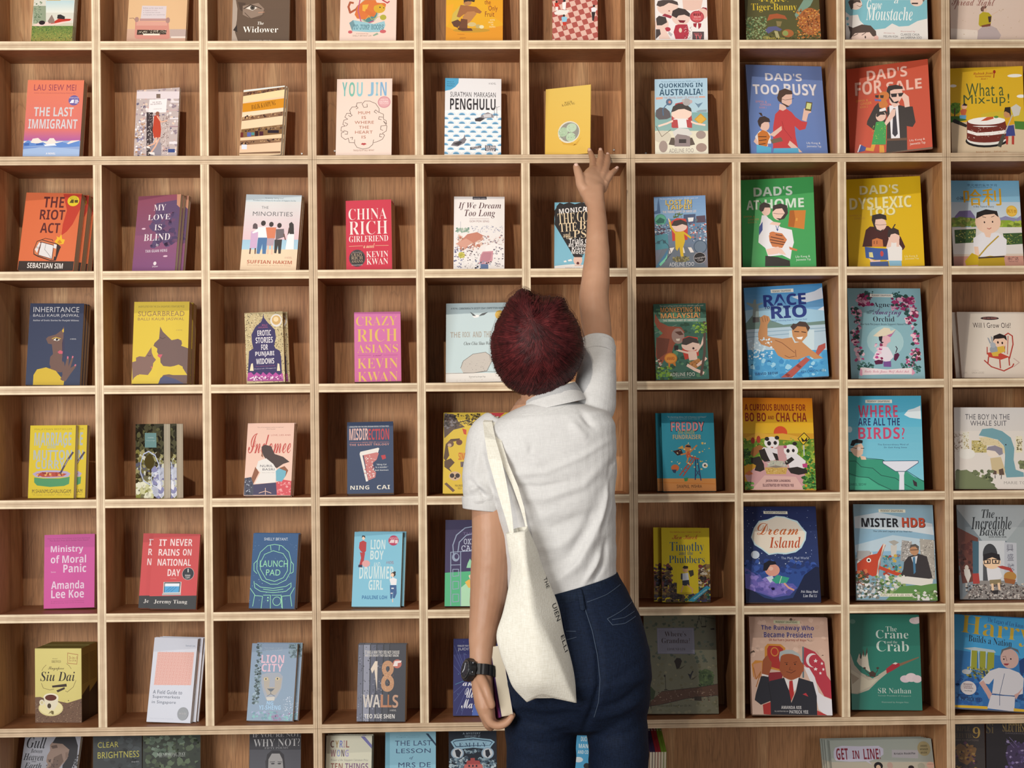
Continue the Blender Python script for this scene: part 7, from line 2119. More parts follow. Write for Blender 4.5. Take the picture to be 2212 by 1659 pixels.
S 80 4.8 184 32.2 78.9 100.5 107.1 6a6c34 8a8440 44502c b8a85a
E 31.3 93.5 11.6 6.4 a8acb0
P c0bcc0 62,67.1 90.6,99.2 112.5,107.8 139.1,106.8 162.9,98.3 174.5,84.3 170.7,45.1 151.3,39.2 93.7,40.9 99.7,80.2 87.2,64.8
P c0bcc0 91.3,38.3 151.3,36.8 147.6,-0.9 80.7,3.8
L 1.2 3a4a6c 126.6,93.9 113,41.9 112.1,12.8
L 1 4a5a7c 93.8,42.1 151.3,36.8
P b89088 62,67.1 73,73.8 89.1,47.9 93.7,40.9 86.1,25.9 79.3,40.1
P b89088 172.5,62.2 158.8,46.9 149,41.5 153.4,29.6
E 140.4 132.7 23 25.2 b89890
P 5a5c60 117.1,137.6 121.2,155.1 140.9,163.5 162.5,157.3 167.2,140.3 162.2,149.9 145.6,158.9 126,152.8
E 126 130.7 1.9 2.2 2a2024
E 143.5 132.1 1.9 2.2 2a2024
P 8a2c34 125,119.5 139.5,120.3 134.5,115.1 127.3,115.5
L 1 5a3c3c 123.1,136.7 130.4,138.3 133.6,126.2
E 35.1 52.7 19.8 17.6 c0b8b8
T b 34.8 61.7 22.9 4.4 0 5a2c34 READERS'
T b 33.4 56.5 20.5 3.9 0 5a2c34 CHOICE
T b 35.1 52 24.1 3.4 0 5a2c34 AWARDS
T b 34 45.5 19.8 3.7 0 4a4448 1st Prize
T r 40.5 24.2 47.2 10.4 0 1f2c4c PATRICK YEE
P c8a02c -1.9,7.7 35.3,8.5 80.8,8.6 81.8,1.5 -2,1.6
P c8a02c 146.7,7.5 190.9,5.1 190.6,-2.7 146.4,-2.2
P 1f3a6c 163.9,127.8 178.8,138.5 179.7,96.8 165.3,98.5
B|paperback|grey paperback with a bearded profile and brush title, bottom left corner|-0.2417 0.0800 0.4041|-6.34 18.25 1.89|144.9 205 14|9a9ca6|0|||7
R a0a2ac 8a8a92 0.8,56 178.7,63.4 156,230.4 -24.3,223.4
T i 31.8 185.2 50 28.4 0 1f1e24 Gull
T i 35.1 164.3 29.5 10.4 0 1f1e24 Between
T i 29.2 148.8 51.7 16.9 0 1f1e24 Heaven
T i 31.7 138.5 11.2 4.8 0 1f1e24 and
T i 31 128 44.1 13.7 0 1f1e24 Earth
P 8a7468 67.6,180.9 72.8,188.4 101.8,187.1 118.8,173.3 121.8,151.7 104.6,131.8 88.1,107.2 63.7,120.6 69.8,130.4 63.5,139.8 63.9,154.2 69.6,166.5
P 5a4840 70.4,178.6 85,181.6 88.6,174.5 75.2,171.5
P 6a564c 82,150.1 100.6,160.5 108.2,141.6 96,121.9 82.5,111.8 66.2,120.7 79.7,130.8
P 2a282c 73.1,186 79.8,200.7 94.1,206.1 129.4,205.1 140.2,181.3 141.7,152.5 130.7,123.3 107.9,108.1 107.1,131.9 117.1,149.1 119.1,170.9 99.7,184.6
P 7a6458 110.2,163.3 116.1,165.9 119,154 112.5,146.6
S 60 3.5 191 65.8 106.3 97.6 146 4a3c38 6a5850
S 20 5 192 135.4 125.9 146 157.5 2f3034 6a6c70
B|paperback|charcoal paperback titled Clear Brightness in yellow letters|-0.0457 0.0800 0.3968|2.43 10.12 -1.22|121.2 205 9|24282a|0|||7
R 262a2c 303638 -2.5,60.1 122.3,54.4 122.8,221.4 -2.9,226.7
S 60 14.3 193 1 109.7 120.3 195.1 2c3234 383f42 202426
T n 37.2 179.8 51.4 13.9 0 b0a848 CLEAR
T n 62.9 154.2 102.8 16 0 b0a848 BRIGHTNESS
T n 104.6 134.6 17.7 3.8 0 a8a8a8 Boey Kim
B|paperback|dark green paperback titled Memorial Day over blurred foliage|0.0770 0.0800 0.3969|1.84 10.76 -0.88|143.7 205 9|28301f|0|||7
R 262e20 232a20 -1.2,58 145.8,52.6 145.6,219.7 -2.4,224.8
S 90 14.4 194 -0.3 107.8 144.5 195.7 38442c 4a5840 1c2218 56664c 2c3628
S 30 12 195 16.1 152.4 99.9 197.3 6a7c6c 4a5c4c 586858
T s 71.2 153.8 72 7.6 0 a8aca8 MEMORIAL DAY
T s 73.1 148.2 66 4.3 0 8a8e8a THE UNMAKING OF A MONKEY
B|paperback|black-and-white paperback titled Why Not with a pale forehead portrait|0.3417 0.0800 0.3972|0.57 11.72 -0.25|129.4 205 10|2b2a30|0|||7
R 2a2930 3a3940 -0.2,53.7 132.3,50.8 131,230.2 -2.5,232.8
R 4a4a52 5c5c64 2.2,53.6 131.1,50.9 130.3,160.5 0.8,163.1
T s 68.2 197.5 121.3 10.1 0 a8a8ac IF YOU'RE NOT,
T t 68.4 179.4 116.3 18.5 0 b8b8ba WHY NOT?
T s 67.7 166.1 58.9 4.8 0 8a8a8e FIFTY POEMS
E 66.5 123.6 23 35.8 9a9898
P 2c2a30 42.2,133.6 44.5,150.3 56.5,160.8 75.8,159.7 86.8,149.4 89.4,127.9 90.8,111.1 85.9,113.6 83.3,137.5 75.9,152 56.5,152.4 48.2,138.3 47.3,109.7 42.5,112.1
E 59.2 127.3 4.8 1.9 3a383c
E 75.7 127 4.8 1.9 3a383c
L 1.5 4a484c 51.9,131.5 64,132
L 1.5 4a484c 71.7,131.8 82.2,130.9
P 3a383e 39.8,133.7 43.4,138.4 44.9,114.5 41.2,116.9
B|paperback|cream paperback with multicoloured capitals and a violet corner ribbon|0.5360 0.0300 0.3998|-1.95 10.73 0.62|114.3 201.9 18|cbc9b4|0|0.004,0.006||7
R cac8b4 c6c4b0 0.9,58.8 118.3,59.2 115.2,205.4 -2.9,205.1
P 6a68a0 85.7,200.1 96,200.2 114.1,179.3 114.3,169.9
T r 15.5 181.1 9.2 17.3 0 6a4438 C
T r 27.2 181.1 8.4 17.3 0 9a7a3c Y
T r 37.8 181.1 7.9 17.3 0 6a74b0 R
T r 45 181.2 3.1 17.3 0 a07a90 I
T r 53.7 181.2 8.4 17.3 0 8a5a50 L
T r 18.1 158.7 13.2 17 0 8a5a64 W
T r 31.6 158.8 8.9 17 0 8a94b8 O
T r 42.1 158.8 7.2 17 0 4a3448 N
T r 52.2 158.8 9.1 17 0 9a90b8 G
T i 59.1 141.4 93.3 7.1 0 8a8a84 Winner of the Singapore Literature Prize
T r 27.6 125.9 29.6 16.5 0 8a5a50 TEN
T r 77.3 126.1 57.7 16.5 0 7a5a78 THINGS
B|paperback|sky-blue paperback titled The Last Lesson of Mrs De with a navy corner ribbon|0.6834 0.0700 0.3975|-0.19 11.96 0.08|127.6 205 10|86b8cc|0|||7
R 8abcd0 84b6ca -1.3,50.5 130.4,48.8 130.4,199.6 -2.2,201.2
R 6fa4b8 0.7,50.4 12,50.3 11.2,201 -0.3,201.2
P 1f3a54 101.9,199 108.5,198.9 128.2,173.2 128.2,166.8
T n 61.7 195 52.3 2.6 0 4a7a90 "Neo's real talent is in breaking the heart
T n 58 190.4 59.6 2.9 0 4a7a90 fragile lessons"
T n 70.8 175.5 92.4 12.7 0 2c3c64 THE LAST
T n 71.1 156.3 87 11.2 0 2c3c64 LESSON
T i 66.1 138.2 9.7 8.4 0 2c3c64 of
T n 74 121.2 81.2 12.6 0 2c3c64 MRS DE
B|paperback|black and pale blue illustrated paperback with an ornate E.M.I.L.Y banner|0.8446 0.0700 0.3977|0.45 12.01 -0.19|121.3 205 12|141c2a|0|||7
R 161f2e 18222f -4,34.5 122.2,32 125,226.9 -2.4,229.2
T b 58.2 197 45.1 4.7 0 8a9cac A MYSTERY
T s 60.3 189.7 39.8 6 0 8a9cac MIDNIGHT AT
P 8fb4c8 5.1,176.8 14.4,183.1 62.1,186.7 107.1,181.4 117.1,174.7 108.2,164.4 104.1,156.7 61.8,161.4 18.1,157 12.9,163.6
P 1f3a58 10.4,176.2 17,179.7 62.1,183.6 104.4,178.1 111.8,174.3 104.2,165.8 61.9,165.3 18.2,163.5
P 8fb4c8 12.2,175.4 18.3,177.9 62,181.5 103.6,176.2 109.1,173.5 102.9,166.6 61.9,166.9 19.5,165.6
T s 61 180.2 19.1 3.7 0 1f3a58 MOUNT
T s 61 168.7 69.6 9.9 0 1f3a58 E·M·I·L·Y
E 22 148.3 16.4 14.3 8fa8bc
E 22 148.3 13.2 11.7 c8ccd0
P 1f2430 15.5,155.8 24.7,158.2 31.3,150.2 27.2,137.3 19.3,140.1
E 98.2 146.9 15.9 14.3 8fa8bc
E 98.2 146.9 12.7 11.7 c8ccd0
P 1f2430 92.2,154.3 101.5,156.7 105.3,143.6 98.5,135.9 93.3,141.3
S 60 6.9 196 3.2 111.8 45.7 137 5a7080 8aa0ac 3a4c5c a8b8c0
S 60 6.9 197 77.1 110.4 118.4 135.6 5a7080 8aa0ac 3a4c5c a8b8c0
S 40 5.3 198 40.5 147.5 82.9 155.8 5a7080 8aa0ac 3a4c5c
P a84a48 44.2,120.1 45.6,129.2 54.8,129.5 54.9,135.5 65.5,135.8 66.2,129.3 77.3,128.6 80.4,119.4
P b8605c 37.5,111.2 40.2,120.2 83.8,119.3 86.3,110.2
R 1f2430 49.4,113.5 53.3,113.4 53.4,118.6 49.4,118.7
R 1f2430 58.6,113.3 62.6,113.3 62.6,118.5 58.7,118.5
R 1f2430 67.9,113.2 71.8,113.1 71.9,118.3 67.9,118.4
B|picture_book|bright blue book glimpsed between the legs of the person|1.1497 0.0800 0.4004|-3.10 11.40 1.40|140.7 220 9|3a8cb8|0|||7
R 4090bc 4a9cc4 -0.4,25.1 147.4,28.2 145.3,215.6 -3.7,212.6
T r 32.9 176 18.6 11.8 0 c8d8dc DUCK
T r 30.5 158.3 23.9 10.5 0 c8d8dc MAN
T r 29.4 143.2 26.5 9.1 0 c8d8dc AND CO
E 17.8 124.1 11.9 6.8 c8d0d4
E 39.2 108.9 8 7.3 1f2428
B|picture_book|front copy of the stacked grey-green picture books titled Get in Line|1.8166 0.0500 0.3999|4.56 20.68 0.59|267.2 170.9 6|8f948c|0|-0.004,0.003;-0.008,0.006;-0.012,0.01;-0.016,0.014||7
R 989e96 9a9e96 -10.5,115.9 273.6,110.2 280.8,170.4 -4.7,175.7
R b0a898 aca494 -22.8,-11.6 260.6,-18 276.1,110.6 -10.4,116.3
P b8b4c4 8.4,142.3 13.1,152 31.2,156.6 76.3,154.5 126.8,154.8 138.6,147.2 137.5,132.5 123.3,123 97.4,116.2 106.4,106.2 89.9,116.3 47.2,115.9 12.4,119.1 7.7,127.7
T r 30 135.8 30.8 29.4 0 7a2434 GET
T r 65.3 133.3 17.6 20.9 0 7a2434 IN
T r 107.5 134.3 44 27 0 7a2434 LINE!
P a8a4a8 160.5,144.3 230.4,141.7 227.2,120.9 158.8,124.7
T b 193.3 134.1 55.6 5.4 0 2c282c Kristin Roskifte
E 245.3 145.6 17.2 18.8 9a8e6a
T b 245.6 152.5 17.8 5 0 4a4434 AWARD
T b 245.2 143.9 21.5 4.9 0 4a4434 WINNER
T b 244.2 135.3 16.5 4.9 0 4a4434 BOOK
E 121.2 103.5 11.6 10.3 1f1a1c
E 120.8 99.8 6 6.8 c8a890
E 151.5 104.1 7.5 8.8 b09488
E 206.3 98.1 7.6 5.4 2a2022
E 233.2 101.2 9.6 8.3 9a9888
E 257.5 103.2 10.1 8.4 c8a090
L 1 8a6a5c 250.2,105.8 265.4,105.5
B|comic|dark comic with a gold figure 9, bottom right corner|2.1191 0.0500 0.3983|-2.44 9.31 1.32|78.2 215 8|2a2224|0|||7
R 2a2023 3a3430 -4.6,32.4 77.7,33.9 82.5,230.5 -0.4,229.1
T s 21.1 195.7 40.9 12.1 0 5a4a34 TRIPLE
T s 25.5 177.7 50.6 12 0 5a4a34 SLEUTHS
T s 57.7 186.1 18.3 27.7 0 9a7c3c 9
T n 32.3 166.8 60.8 4.3 0 6a5c54 DARK REVELATIONS
P 6a4c2c 1.5,147.3 13.9,159.5 28.4,152.6 47.9,155.3 57.4,145.8 49.5,119.3 32.1,104.7 12.9,113.9
S 60 6.3 201 0.1 82.6 57.7 160.3 7a5430 3a2430 54304a 8a6a3c 2a2024
B|comic|dark purple-figured comic at the right end of the bottom row|2.1991 0.0500 0.4004|-3.05 7.80 1.91|123.5 215 8|221a22|0|||7
R 1f181d 1c171c -2.7,29.3 124.7,33 126.7,229.8 -1.5,226.1
T s 9.4 192.7 18.2 24.1 0 5a4a2c Si
T s 68.2 196.8 53.4 21.7 0 8a7240 SLEUTHS
T s 86.5 211.8 60.7 19.3 0 8a7240 TRIPLE
T n 71.7 182.4 46.1 3.9 0 5a5258 DANGEROUS
P 3a2c4c 53.3,150.6 72.8,160.8 92.1,156.6 116.2,147.6 110.7,80.4 62.4,79 48.3,126.5
S 70 7.3 202 50.3 81 121.3 169.4 4a3a64 6a5a8a 2a2038 8a7ca0 3a2c4a
L 1.2 6a5c84 51,167.4 70.2,146.3
L 1.2 6a5c84 58.3,172.4 77.5,151.3
B|carton|yellow and brown coffee carton with a teacup picture, front one of two|-0.1859 0.0796 0.6388|-3.30 -0.02 0.23|117 185.2 66|c9bd74|0|-0.001,0.001||6
R d0c47a c8bc74 -4.2,-2.8 119.4,-2.8 120.7,187.1 -2.9,187.2
P 6a5040 -3.7,63.3 13.3,64.1 25.4,59.7 81,48.9 119.9,60.9 119.4,-4 -1.7,-1.6
S 260 2.2 301 1.2 -0.4 116.9 54.9 54402f 7f6550 3f2f26 947a60
E 43.5 60.9 14.5 7.2 d4c890
P a8784c 81.8,174.6 108.9,170.3 105.9,145 81.7,147.5
P d0c47a 83.3,172.7 107.5,168.8 104.7,146.7 83.1,149.1
T n 96 162.1 19.9 7.7 0 8a5034 3-in-1
T n 94.9 154.7 19.6 3.4 0 8a5034 SIZE
T n 50.8 159.5 13.3 2.4 0 6a5a34 PROUDLY
T s 53.8 152.3 22.8 6.3 0 6a5a34 BREWED
T c 53.1 134.6 40 11.3 0 4a3a28 Singapore
T i 56.7 115.3 87.2 23.6 0 2a2220 Siu Dai
L 1 7a6a40 17.3,129.5 21,136.7 28.3,143.9
L 1 7a6a40 91.3,134.2 86.5,141.4 79.2,147.5
P 3a2c24 42.5,92.2 78.9,97 80.1,89.8 43.7,87.4
P 3a2c24 53.4,80.2 74,88.6 75.2,83.8 57,75.3
L 1 6a5a38 15.9,98.2 20.7,86.2 37.6,81.4 47.3,83.8
L 1 6a5a38 103.2,105.4 95.8,88.5 81.2,76.5 76.4,78.9
E 39.3 35.7 31 19.7 d0c48c
E 39.3 36.9 28.6 17.3 dcd2a0
P d8d0b8 21.7,62.1 27.8,69.3 49.7,71.3 58.8,63.3 56.8,45.3 47,30.8 32.4,32.1 24.1,47.7
E 39.9 63.3 18.9 10.1 e0d8c0
E 39.4 62.1 14.5 7.7 5a281c
E 16.8 50.1 6.3 7.2 d8d0b8
E 16.8 50.1 3.4 3.8 c8bc90
E 35.4 41.7 4.8 6.3 4a3c2c
S 14 3.4 302 32.4 21.2 45.8 28.4 6a5c34'''
build_books(BOOKS)  # Lion City's pale blue cover colours include painted shrink-wrap glare
# ---------------------------------------------------------------- thin books standing spine-up
def thin_book(i, x, col, label):
    t, L, Hh = .0067, .165, .17
    R = Matrix.Rotation(math.radians(14), 4, 'X')
    root = thing('thin_book', label, 'book', (x, .03, .395+.0006), R.to_euler(), 'thin series books leaning spine up at the bottom')
    c = plain('spine_card', hexc(col), .5, .35)
    box('spine', (0, t, 0, L, Hh-.0006, Hh), c, root)
    box('front_cover', (t-.0004, t, 0, L, .0004, Hh-.0006), c, root); box('back_cover', (0, .0004, 0, L, .0004, Hh-.0006), c, root)
    box('page_block', (.0005, t-.0005, .001, L-.002, .001, Hh-.0007), MPG, root)
    t2 = text2d('r', 'SERIES'[:4+i % 3]+' %d' % (i+1)) if 0 else text2d('r', 'IIIII')
    mesh('spine_lettering', [(t*.5+q[1]*t*.5, L*.84+q[0]*.028, Hh+.0003) for q in t2[0]], [f[::-1] for f in t2[1]], plain('white_ink', (.75, .75, .72)), parent=root)
cols = ['3c6fc0', 'c8843c', 'c8843c', '3c2f50', '3c2f50', '9c2c34', '9c2c34', '7c9c34', '7c9c34']
nm = ['blue thin book at the left end of the leaning spine-up row', 'first orange thin spine beside the blue one', 'second orange thin spine beside the purple ones', 'first dark purple thin spine beside the orange ones', 'second dark purple thin spine beside the red ones', 'first dark red thin spine beside the purple ones', 'second dark red thin spine beside the green ones', 'first green thin spine beside the red ones', 'last green thin spine at the right end of the spine-up row']
for i in range(9): thin_book(i, 1.3215+.0071*i, cols[i], nm[i])
# screw heads on the back panels
MSC = plain('zinc_screw', (.55, .54, .52), .35, .6, 1)
for (x, y, z), sl in (((1.2790, 0.1530, 2.0738), 'just right of the reaching fingertips'), ((1.3609, 0.1530, 2.0652), 'left of the pale blue comic paperback'), ((0.5661, 0.1530, 2.0743), 'left of the pale pink paperback'), ((0.4825, 0.1530, 2.0675), 'right of the apartment block magazine')):
    bm = bmesh.new(); bmesh.ops.create_cone(bm, cap_ends=True, segments=20, radius1=.0030, radius2=.0022, depth=.002)
    bmesh.ops.create_cube(bm, size=1, matrix=Matrix.Translation((0, 0, .001)) @ Matrix.Diagonal((.0035, .0006, .0006, 1)))
    bmesh.ops.create_cube(bm, size=1, matrix=Matrix.Translation((0, 0, .001)) @ Matrix.Diagonal((.0006, .0035, .0006, 1)))
    me = bpy.data.meshes.new('screw'); bm.to_mesh(me); bm.free(); me.materials.append(MSC)
    o = link('screw', me); o.rotation_euler = (math.pi/2, 0, 0); o.location = (x, y, z)
    tag(o, 'tiny zinc screw head in the back panel '+sl, 'screw', 'screws in the upper back panel')
# ---------------------------------------------------------------- the person
def V3(*a): return Vector(a)
def ringloft(rings, n=28, ex=2.3):
    # rings: (centre, a, b) half axes
    vs, fs = [], []
    for c, a, b in rings:
        c, a, b = Vector(c), Vector(a), Vector(b)
        for i in range(n):
            t = 2*math.pi*i/n; ct, st = math.cos(t), math.sin(t)
            u = math.copysign(abs(ct)**(2/ex), ct); v = math.copysign(abs(st)**(2/ex), st)
            vs.append(c+a*u+b*v)
    m = len(rings)
    for j in range(m-1):
        for i in range(n):
            k = (i+1) % n; fs.append((j*n+i, j*n+k, (j+1)*n+k, (j+1)*n+i))
    fs.append(tuple(range(n-1, -1, -1))); fs.append(tuple((m-1)*n+i for i in range(n)))
    return vs, fs
def smooth_path(pts, rad, sub=5):
    # Catmull-Rom through points; radii are tuples (r across, r deep)
    P = [Vector(p) for p in pts]; Rr = [(r, r) if not isinstance(r, tuple) else r for r in rad]
    o, q = [], []
    for i in range(len(P)-1):
        p0, p1, p2, p3 = P[max(i-1, 0)], P[i], P[i+1], P[min(i+2, len(P)-1)]
        for s in range(sub):
            t = s/sub
            o.append(.5*((2*p1)+(p2-p0)*t+(2*p0-5*p1+4*p2-p3)*t*t+(3*p1-p0-3*p2+p3)*t**3))
            q.append(tuple(Rr[i][k]*(1-t)+Rr[i+1][k]*t for k in (0, 1)))
    o.append(P[-1]); q.append(Rr[-1]); return o, q
def tube(pts, rad, n=20, ex=2, ref=(0, 1, 0), sub=5, cap=True):
    P, Rr = smooth_path(pts, rad, sub); rings = []
    ref = Vector(ref)
    if cap:   # round the two ends
        for e in (0, -1):
            d = (P[0]-P[1] if e == 0 else P[-1]-P[-2]).normalized(); p, r = P[e], Rr[e]
            ext = [(p+d*max(r)*k, tuple(x*math.sqrt(1-k*k) for x in r)) for k in (.45, .78, .97)]
            if e == 0:
                P = [x[0] for x in ext[::-1]]+P; Rr = [x[1] for x in ext[::-1]]+Rr
            else:
                P = P+[x[0] for x in ext]; Rr = Rr+[x[1] for x in ext]
    for i, p in enumerate(P):
        t = (P[min(i+1, len(P)-1)]-P[max(i-1, 0)]).normalized()
        a = t.cross(ref).normalized(); b = a.cross(t).normalized()
        rings.append((p, a*Rr[i][0], b*Rr[i][1]))
    return ringloft(rings, n, ex)
def ell(c, r, n=20):
    vs, fs = [], []; c = Vector(c); m = n//2
    for j in range(m+1):
        ph = math.pi*(j+.02)/(m+.04)
        for i in range(n):
            th = 2*math.pi*i/n; vs.append(c+Vector((r[0]*math.sin(ph)*math.cos(th), r[1]*math.sin(ph)*math.sin(th), r[2]*math.cos(ph))))
    for j in range(m):
        for i in range(n):
            k = (i+1) % n; fs.append((j*n+i, (j+1)*n+i, (j+1)*n+k, j*n+k))
    fs.append(tuple(range(n))); fs.append(tuple(m*n+i for i in range(n-1, -1, -1)))
    return vs, fs
def fuse(name, shells, mat, voxel, smooth=4, disp=None, parent=None):
    vs, fs = [], []
    for v, f_ in shells:
        b = len(vs); vs += v; fs += [tuple(b+i for i in q) for q in f_]
    me = bpy.data.meshes.new(name); me.from_pydata([tuple(v) for v in vs], [], fs)
    bm = bmesh.new(); bm.from_mesh(me); bmesh.ops.recalc_face_normals(bm, faces=bm.faces); bm.to_mesh(me); bm.free()
    o = bpy.data.objects.new(name, me); COL.objects.link(o)
    rm = o.modifiers.new('r', 'REMESH'); rm.mode = 'VOXEL'; rm.voxel_size = voxel; rm.use_smooth_shade = True
    sm = o.modifiers.new('s', 'SMOOTH'); sm.iterations = smooth; sm.factor = .5
    dg = bpy.context.evaluated_depsgraph_get(); ev = o.evaluated_get(dg)
    m2 = bpy.data.meshes.new_from_object(ev); m2.name = name
    o.modifiers.clear(); o.data = m2; bpy.data.meshes.remove(me)
    if disp:
        co = [v.co.copy() for v in m2.vertices]; no = [v.normal.copy() for v in m2.vertices]; buf = []
        for c, n_ in zip(co, no): buf += list(c+n_*disp(c, n_))
        m2.vertices.foreach_set('co', buf)
    m2.materials.clear(); m2.materials.append(mat); m2.polygons.foreach_set('use_smooth', [True]*len(m2.polygons)); m2.update()
    if parent: o.parent = parent
    return o
def seg_d(p, pl):
    best = 9; tt = 0; n = len(pl)-1
    for i in range(n):
        ax, az, bx, bz = pl[i][0], pl[i][1], pl[i+1][0], pl[i+1][1]
        dx, dz = bx-ax, bz-az; t = max(0, min(1, ((p.x-ax)*dx+(p.z-az)*dz)/(dx*dx+dz*dz+1e-12)))
        qx, qz = p.x-ax-dx*t, p.z-az-dz*t; d = math.hypot(qx, qz)
        if d < best: best = math.copysign(d, qx*dz-qz*dx) if d > 1e-9 else 0; best = abs(best); sg = 1 if qx*dz-qz*dx > 0 else -1; tt = (i+t)/n; out = (best, sg, tt)
    return out
def skin_mat():
    m, nt, b = newmat('skin'); L = nt.links.new
    tc = N(nt, 'ShaderNodeTexCoord'); n = N(nt, 'ShaderNodeTexNoise'); n.inputs['Scale'].default_value = 9; n.inputs['Detail'].default_value = 6
    L(tc.outputs['Object'], n.inputs['Vector'])
    c = ramp(nt, [(.3, (.40, .205, .120)), (.7, (.49, .275, .172))]); L(n.outputs['Fac'], c.inputs[0]); L(c.outputs[0], b.inputs['Base Color'])
    b.inputs['Roughness'].default_value = .5; b.inputs['Subsurface Weight'].default_value = .12
    b.inputs['Subsurface Radius'].default_value = (.012, .005, .003)
    n2 = N(nt, 'ShaderNodeTexNoise'); n2.inputs['Scale'].default_value = 420; n2.inputs['Detail'].default_value = 2; L(tc.outputs['Object'], n2.inputs['Vector'])
    bp = N(nt, 'ShaderNodeBump'); bp.inputs['Strength'].default_value = .25; bp.inputs['Distance'].default_value = .0006
    L(n2.outputs['Fac'], bp.inputs['Height']); L(bp.outputs['Normal'], b.inputs['Normal'])
    return m
MSK = skin_mat()
def weave(name, c1, c2, sc, rough, stren, spec=.15, patch=None):
    m, nt, b = newmat(name); L = nt.links.new
    tc = N(nt, 'ShaderNodeTexCoord'); hs = []
    for s3 in ((sc, sc*.3, sc*.08), (sc*.08, sc*.3, sc)):
        mp = N(nt, 'ShaderNodeMapping'); mp.inputs['Scale'].default_value = s3
        n = N(nt, 'ShaderNodeTexNoise'); n.inputs['Scale'].default_value = 1; n.inputs['Detail'].default_value = 2
        L(tc.outputs['Object'], mp.inputs[0]); L(mp.outputs[0], n.inputs['Vector']); hs.append(n)
    ad = N(nt, 'ShaderNodeMath', operation='ADD'); L(hs[0].outputs['Fac'], ad.inputs[0]); L(hs[1].outputs['Fac'], ad.inputs[1])
    mr = N(nt, 'ShaderNodeMapRange'); mr.inputs[1].default_value = .7; mr.inputs[2].default_value = 1.3; L(ad.outputs[0], mr.inputs[0])
    c = ramp(nt, [(0, c1), (1, c2)]); L(mr.outputs[0], c.inputs[0])
    L(c.outputs[0], b.inputs['Base Color'])
    b.inputs['Roughness'].default_value = rough; b.inputs['Specular IOR Level'].default_value = spec
    bp = N(nt, 'ShaderNodeBump'); bp.inputs['Strength'].default_value = stren; bp.inputs['Distance'].default_value = .0007
    L(mr.outputs[0], bp.inputs['Height']); L(bp.outputs['Normal'], b.inputs['Normal'])
    return m
MSH = weave('white_linen', (.54, .535, .53), (.615, .61, .605), 700, .85, .3)
MJN = weave('dark_blue_denim', (.0035, .007, .017), (.008, .016, .041), 900, .75, .4)
MJD = weave('denim_waistband', (.004, .008, .018), (.011, .020, .044), 500, .75, .6)
MBG = weave('cream_canvas', (.68, .65, .56), (.80, .78, .70), 650, .85, .4)
PERS = thing('person', 'person with short dark red hair in white shirt and jeans reaching up to a shelf', 'person', (1.10, -.5, 0))
def loc2(o):      # parts are modelled in room coordinates
    o.parent = PERS; o.matrix_parent_inverse = Matrix.Translation((-1.10, .5, 0)); return o
# body : one skin
def S2(pts, rad, **k): return tube(pts, rad, **k)
R_ = lambda px, y=-.5: px
body = []
# lowered arm
body.append(tube([(0.9735, -0.4900, 1.3635), (0.9526, -0.5000, 1.2883), (0.9548, -0.5100, 1.1881), (0.9570, -0.5200, 1.1015), (0.9535, -0.5200, 1.0435), (0.9491, -0.5300, 0.9895), (0.9396, -0.5500, 0.9261), (0.9354, -0.5700, 0.8851), (0.9342, -0.5800, 0.8549), (0.9350, -0.5850, 0.8281)],
  [0.0262, 0.0362, 0.0392, 0.0418, 0.0423, 0.0397, 0.0322, 0.0272, (0.0241, 0.0201), (0.0241, 0.0181)], n=24))
# lowered hand: palm, seen from the thumb side, fingers close under the book
body.append(tube([(0.9351, -0.5850, 0.8359), (0.9368, -0.5900, 0.8091), (0.9405, -0.5900, 0.7796), (0.9462, -0.5850, 0.7561)],
  [(0.0231, .022), (0.0231, .032), (0.0211, .038), (0.0171, .037)], n=22, ex=2.4))
for k, (dy, ln) in enumerate(((-.031, 0), (-.010, 2), (.011, 1), (.031, -3))):
    a = Vector((0.9432, -0.5850, 0.7610)); b1 = Vector((0.9529, -0.5850, 0.7432)); b2 = Vector((0.9696, -0.5850, 0.7370)); b3 = Vector((0.9863, -0.5850, 0.7427)); b4 = Vector((0.9973, -0.5850, 0.7554))
    o_ = Vector((0, dy, 0)); e = Vector((.0012*ln, 0, 0))
    body.append(tube([a+o_, b1+o_, b2+o_+e, b3+o_+e, b4+o_+e], [.0098, .0092, .0086, .0079, .0068], n=14))
body.append(tube([(0.9342, -0.6050, 0.8330), (0.9430, -0.6220, 0.8179), (0.9496, -0.6280, 0.7993), (0.9553, -0.6280, 0.7817)], [.013, .0108, .0095, .0080], n=14))
# raised arm
body.append(tube([(1.1448, -0.5000, 1.3822), (1.1816, -0.4800, 1.4275), (1.1948, -0.4400, 1.4896), (1.1991, -0.3800, 1.5644), (1.1985, -0.3450, 1.6083), (1.1965, -0.3150, 1.6578), (1.2027, -0.2900, 1.7076), (1.2081, -0.2620, 1.7626), (1.2104, -0.2320, 1.8207), (1.2111, -0.2080, 1.8615), (1.2103, -0.1900, 1.8911), (1.2079, -0.1780, 1.9102)],
  [0.0262, 0.0304, 0.0317, 0.0327, 0.0336, 0.0344, 0.0324, 0.0289, 0.0248, (0.0223, 0.0207), (0.0213, 0.0175), (0.0230, 0.0159)], n=24))
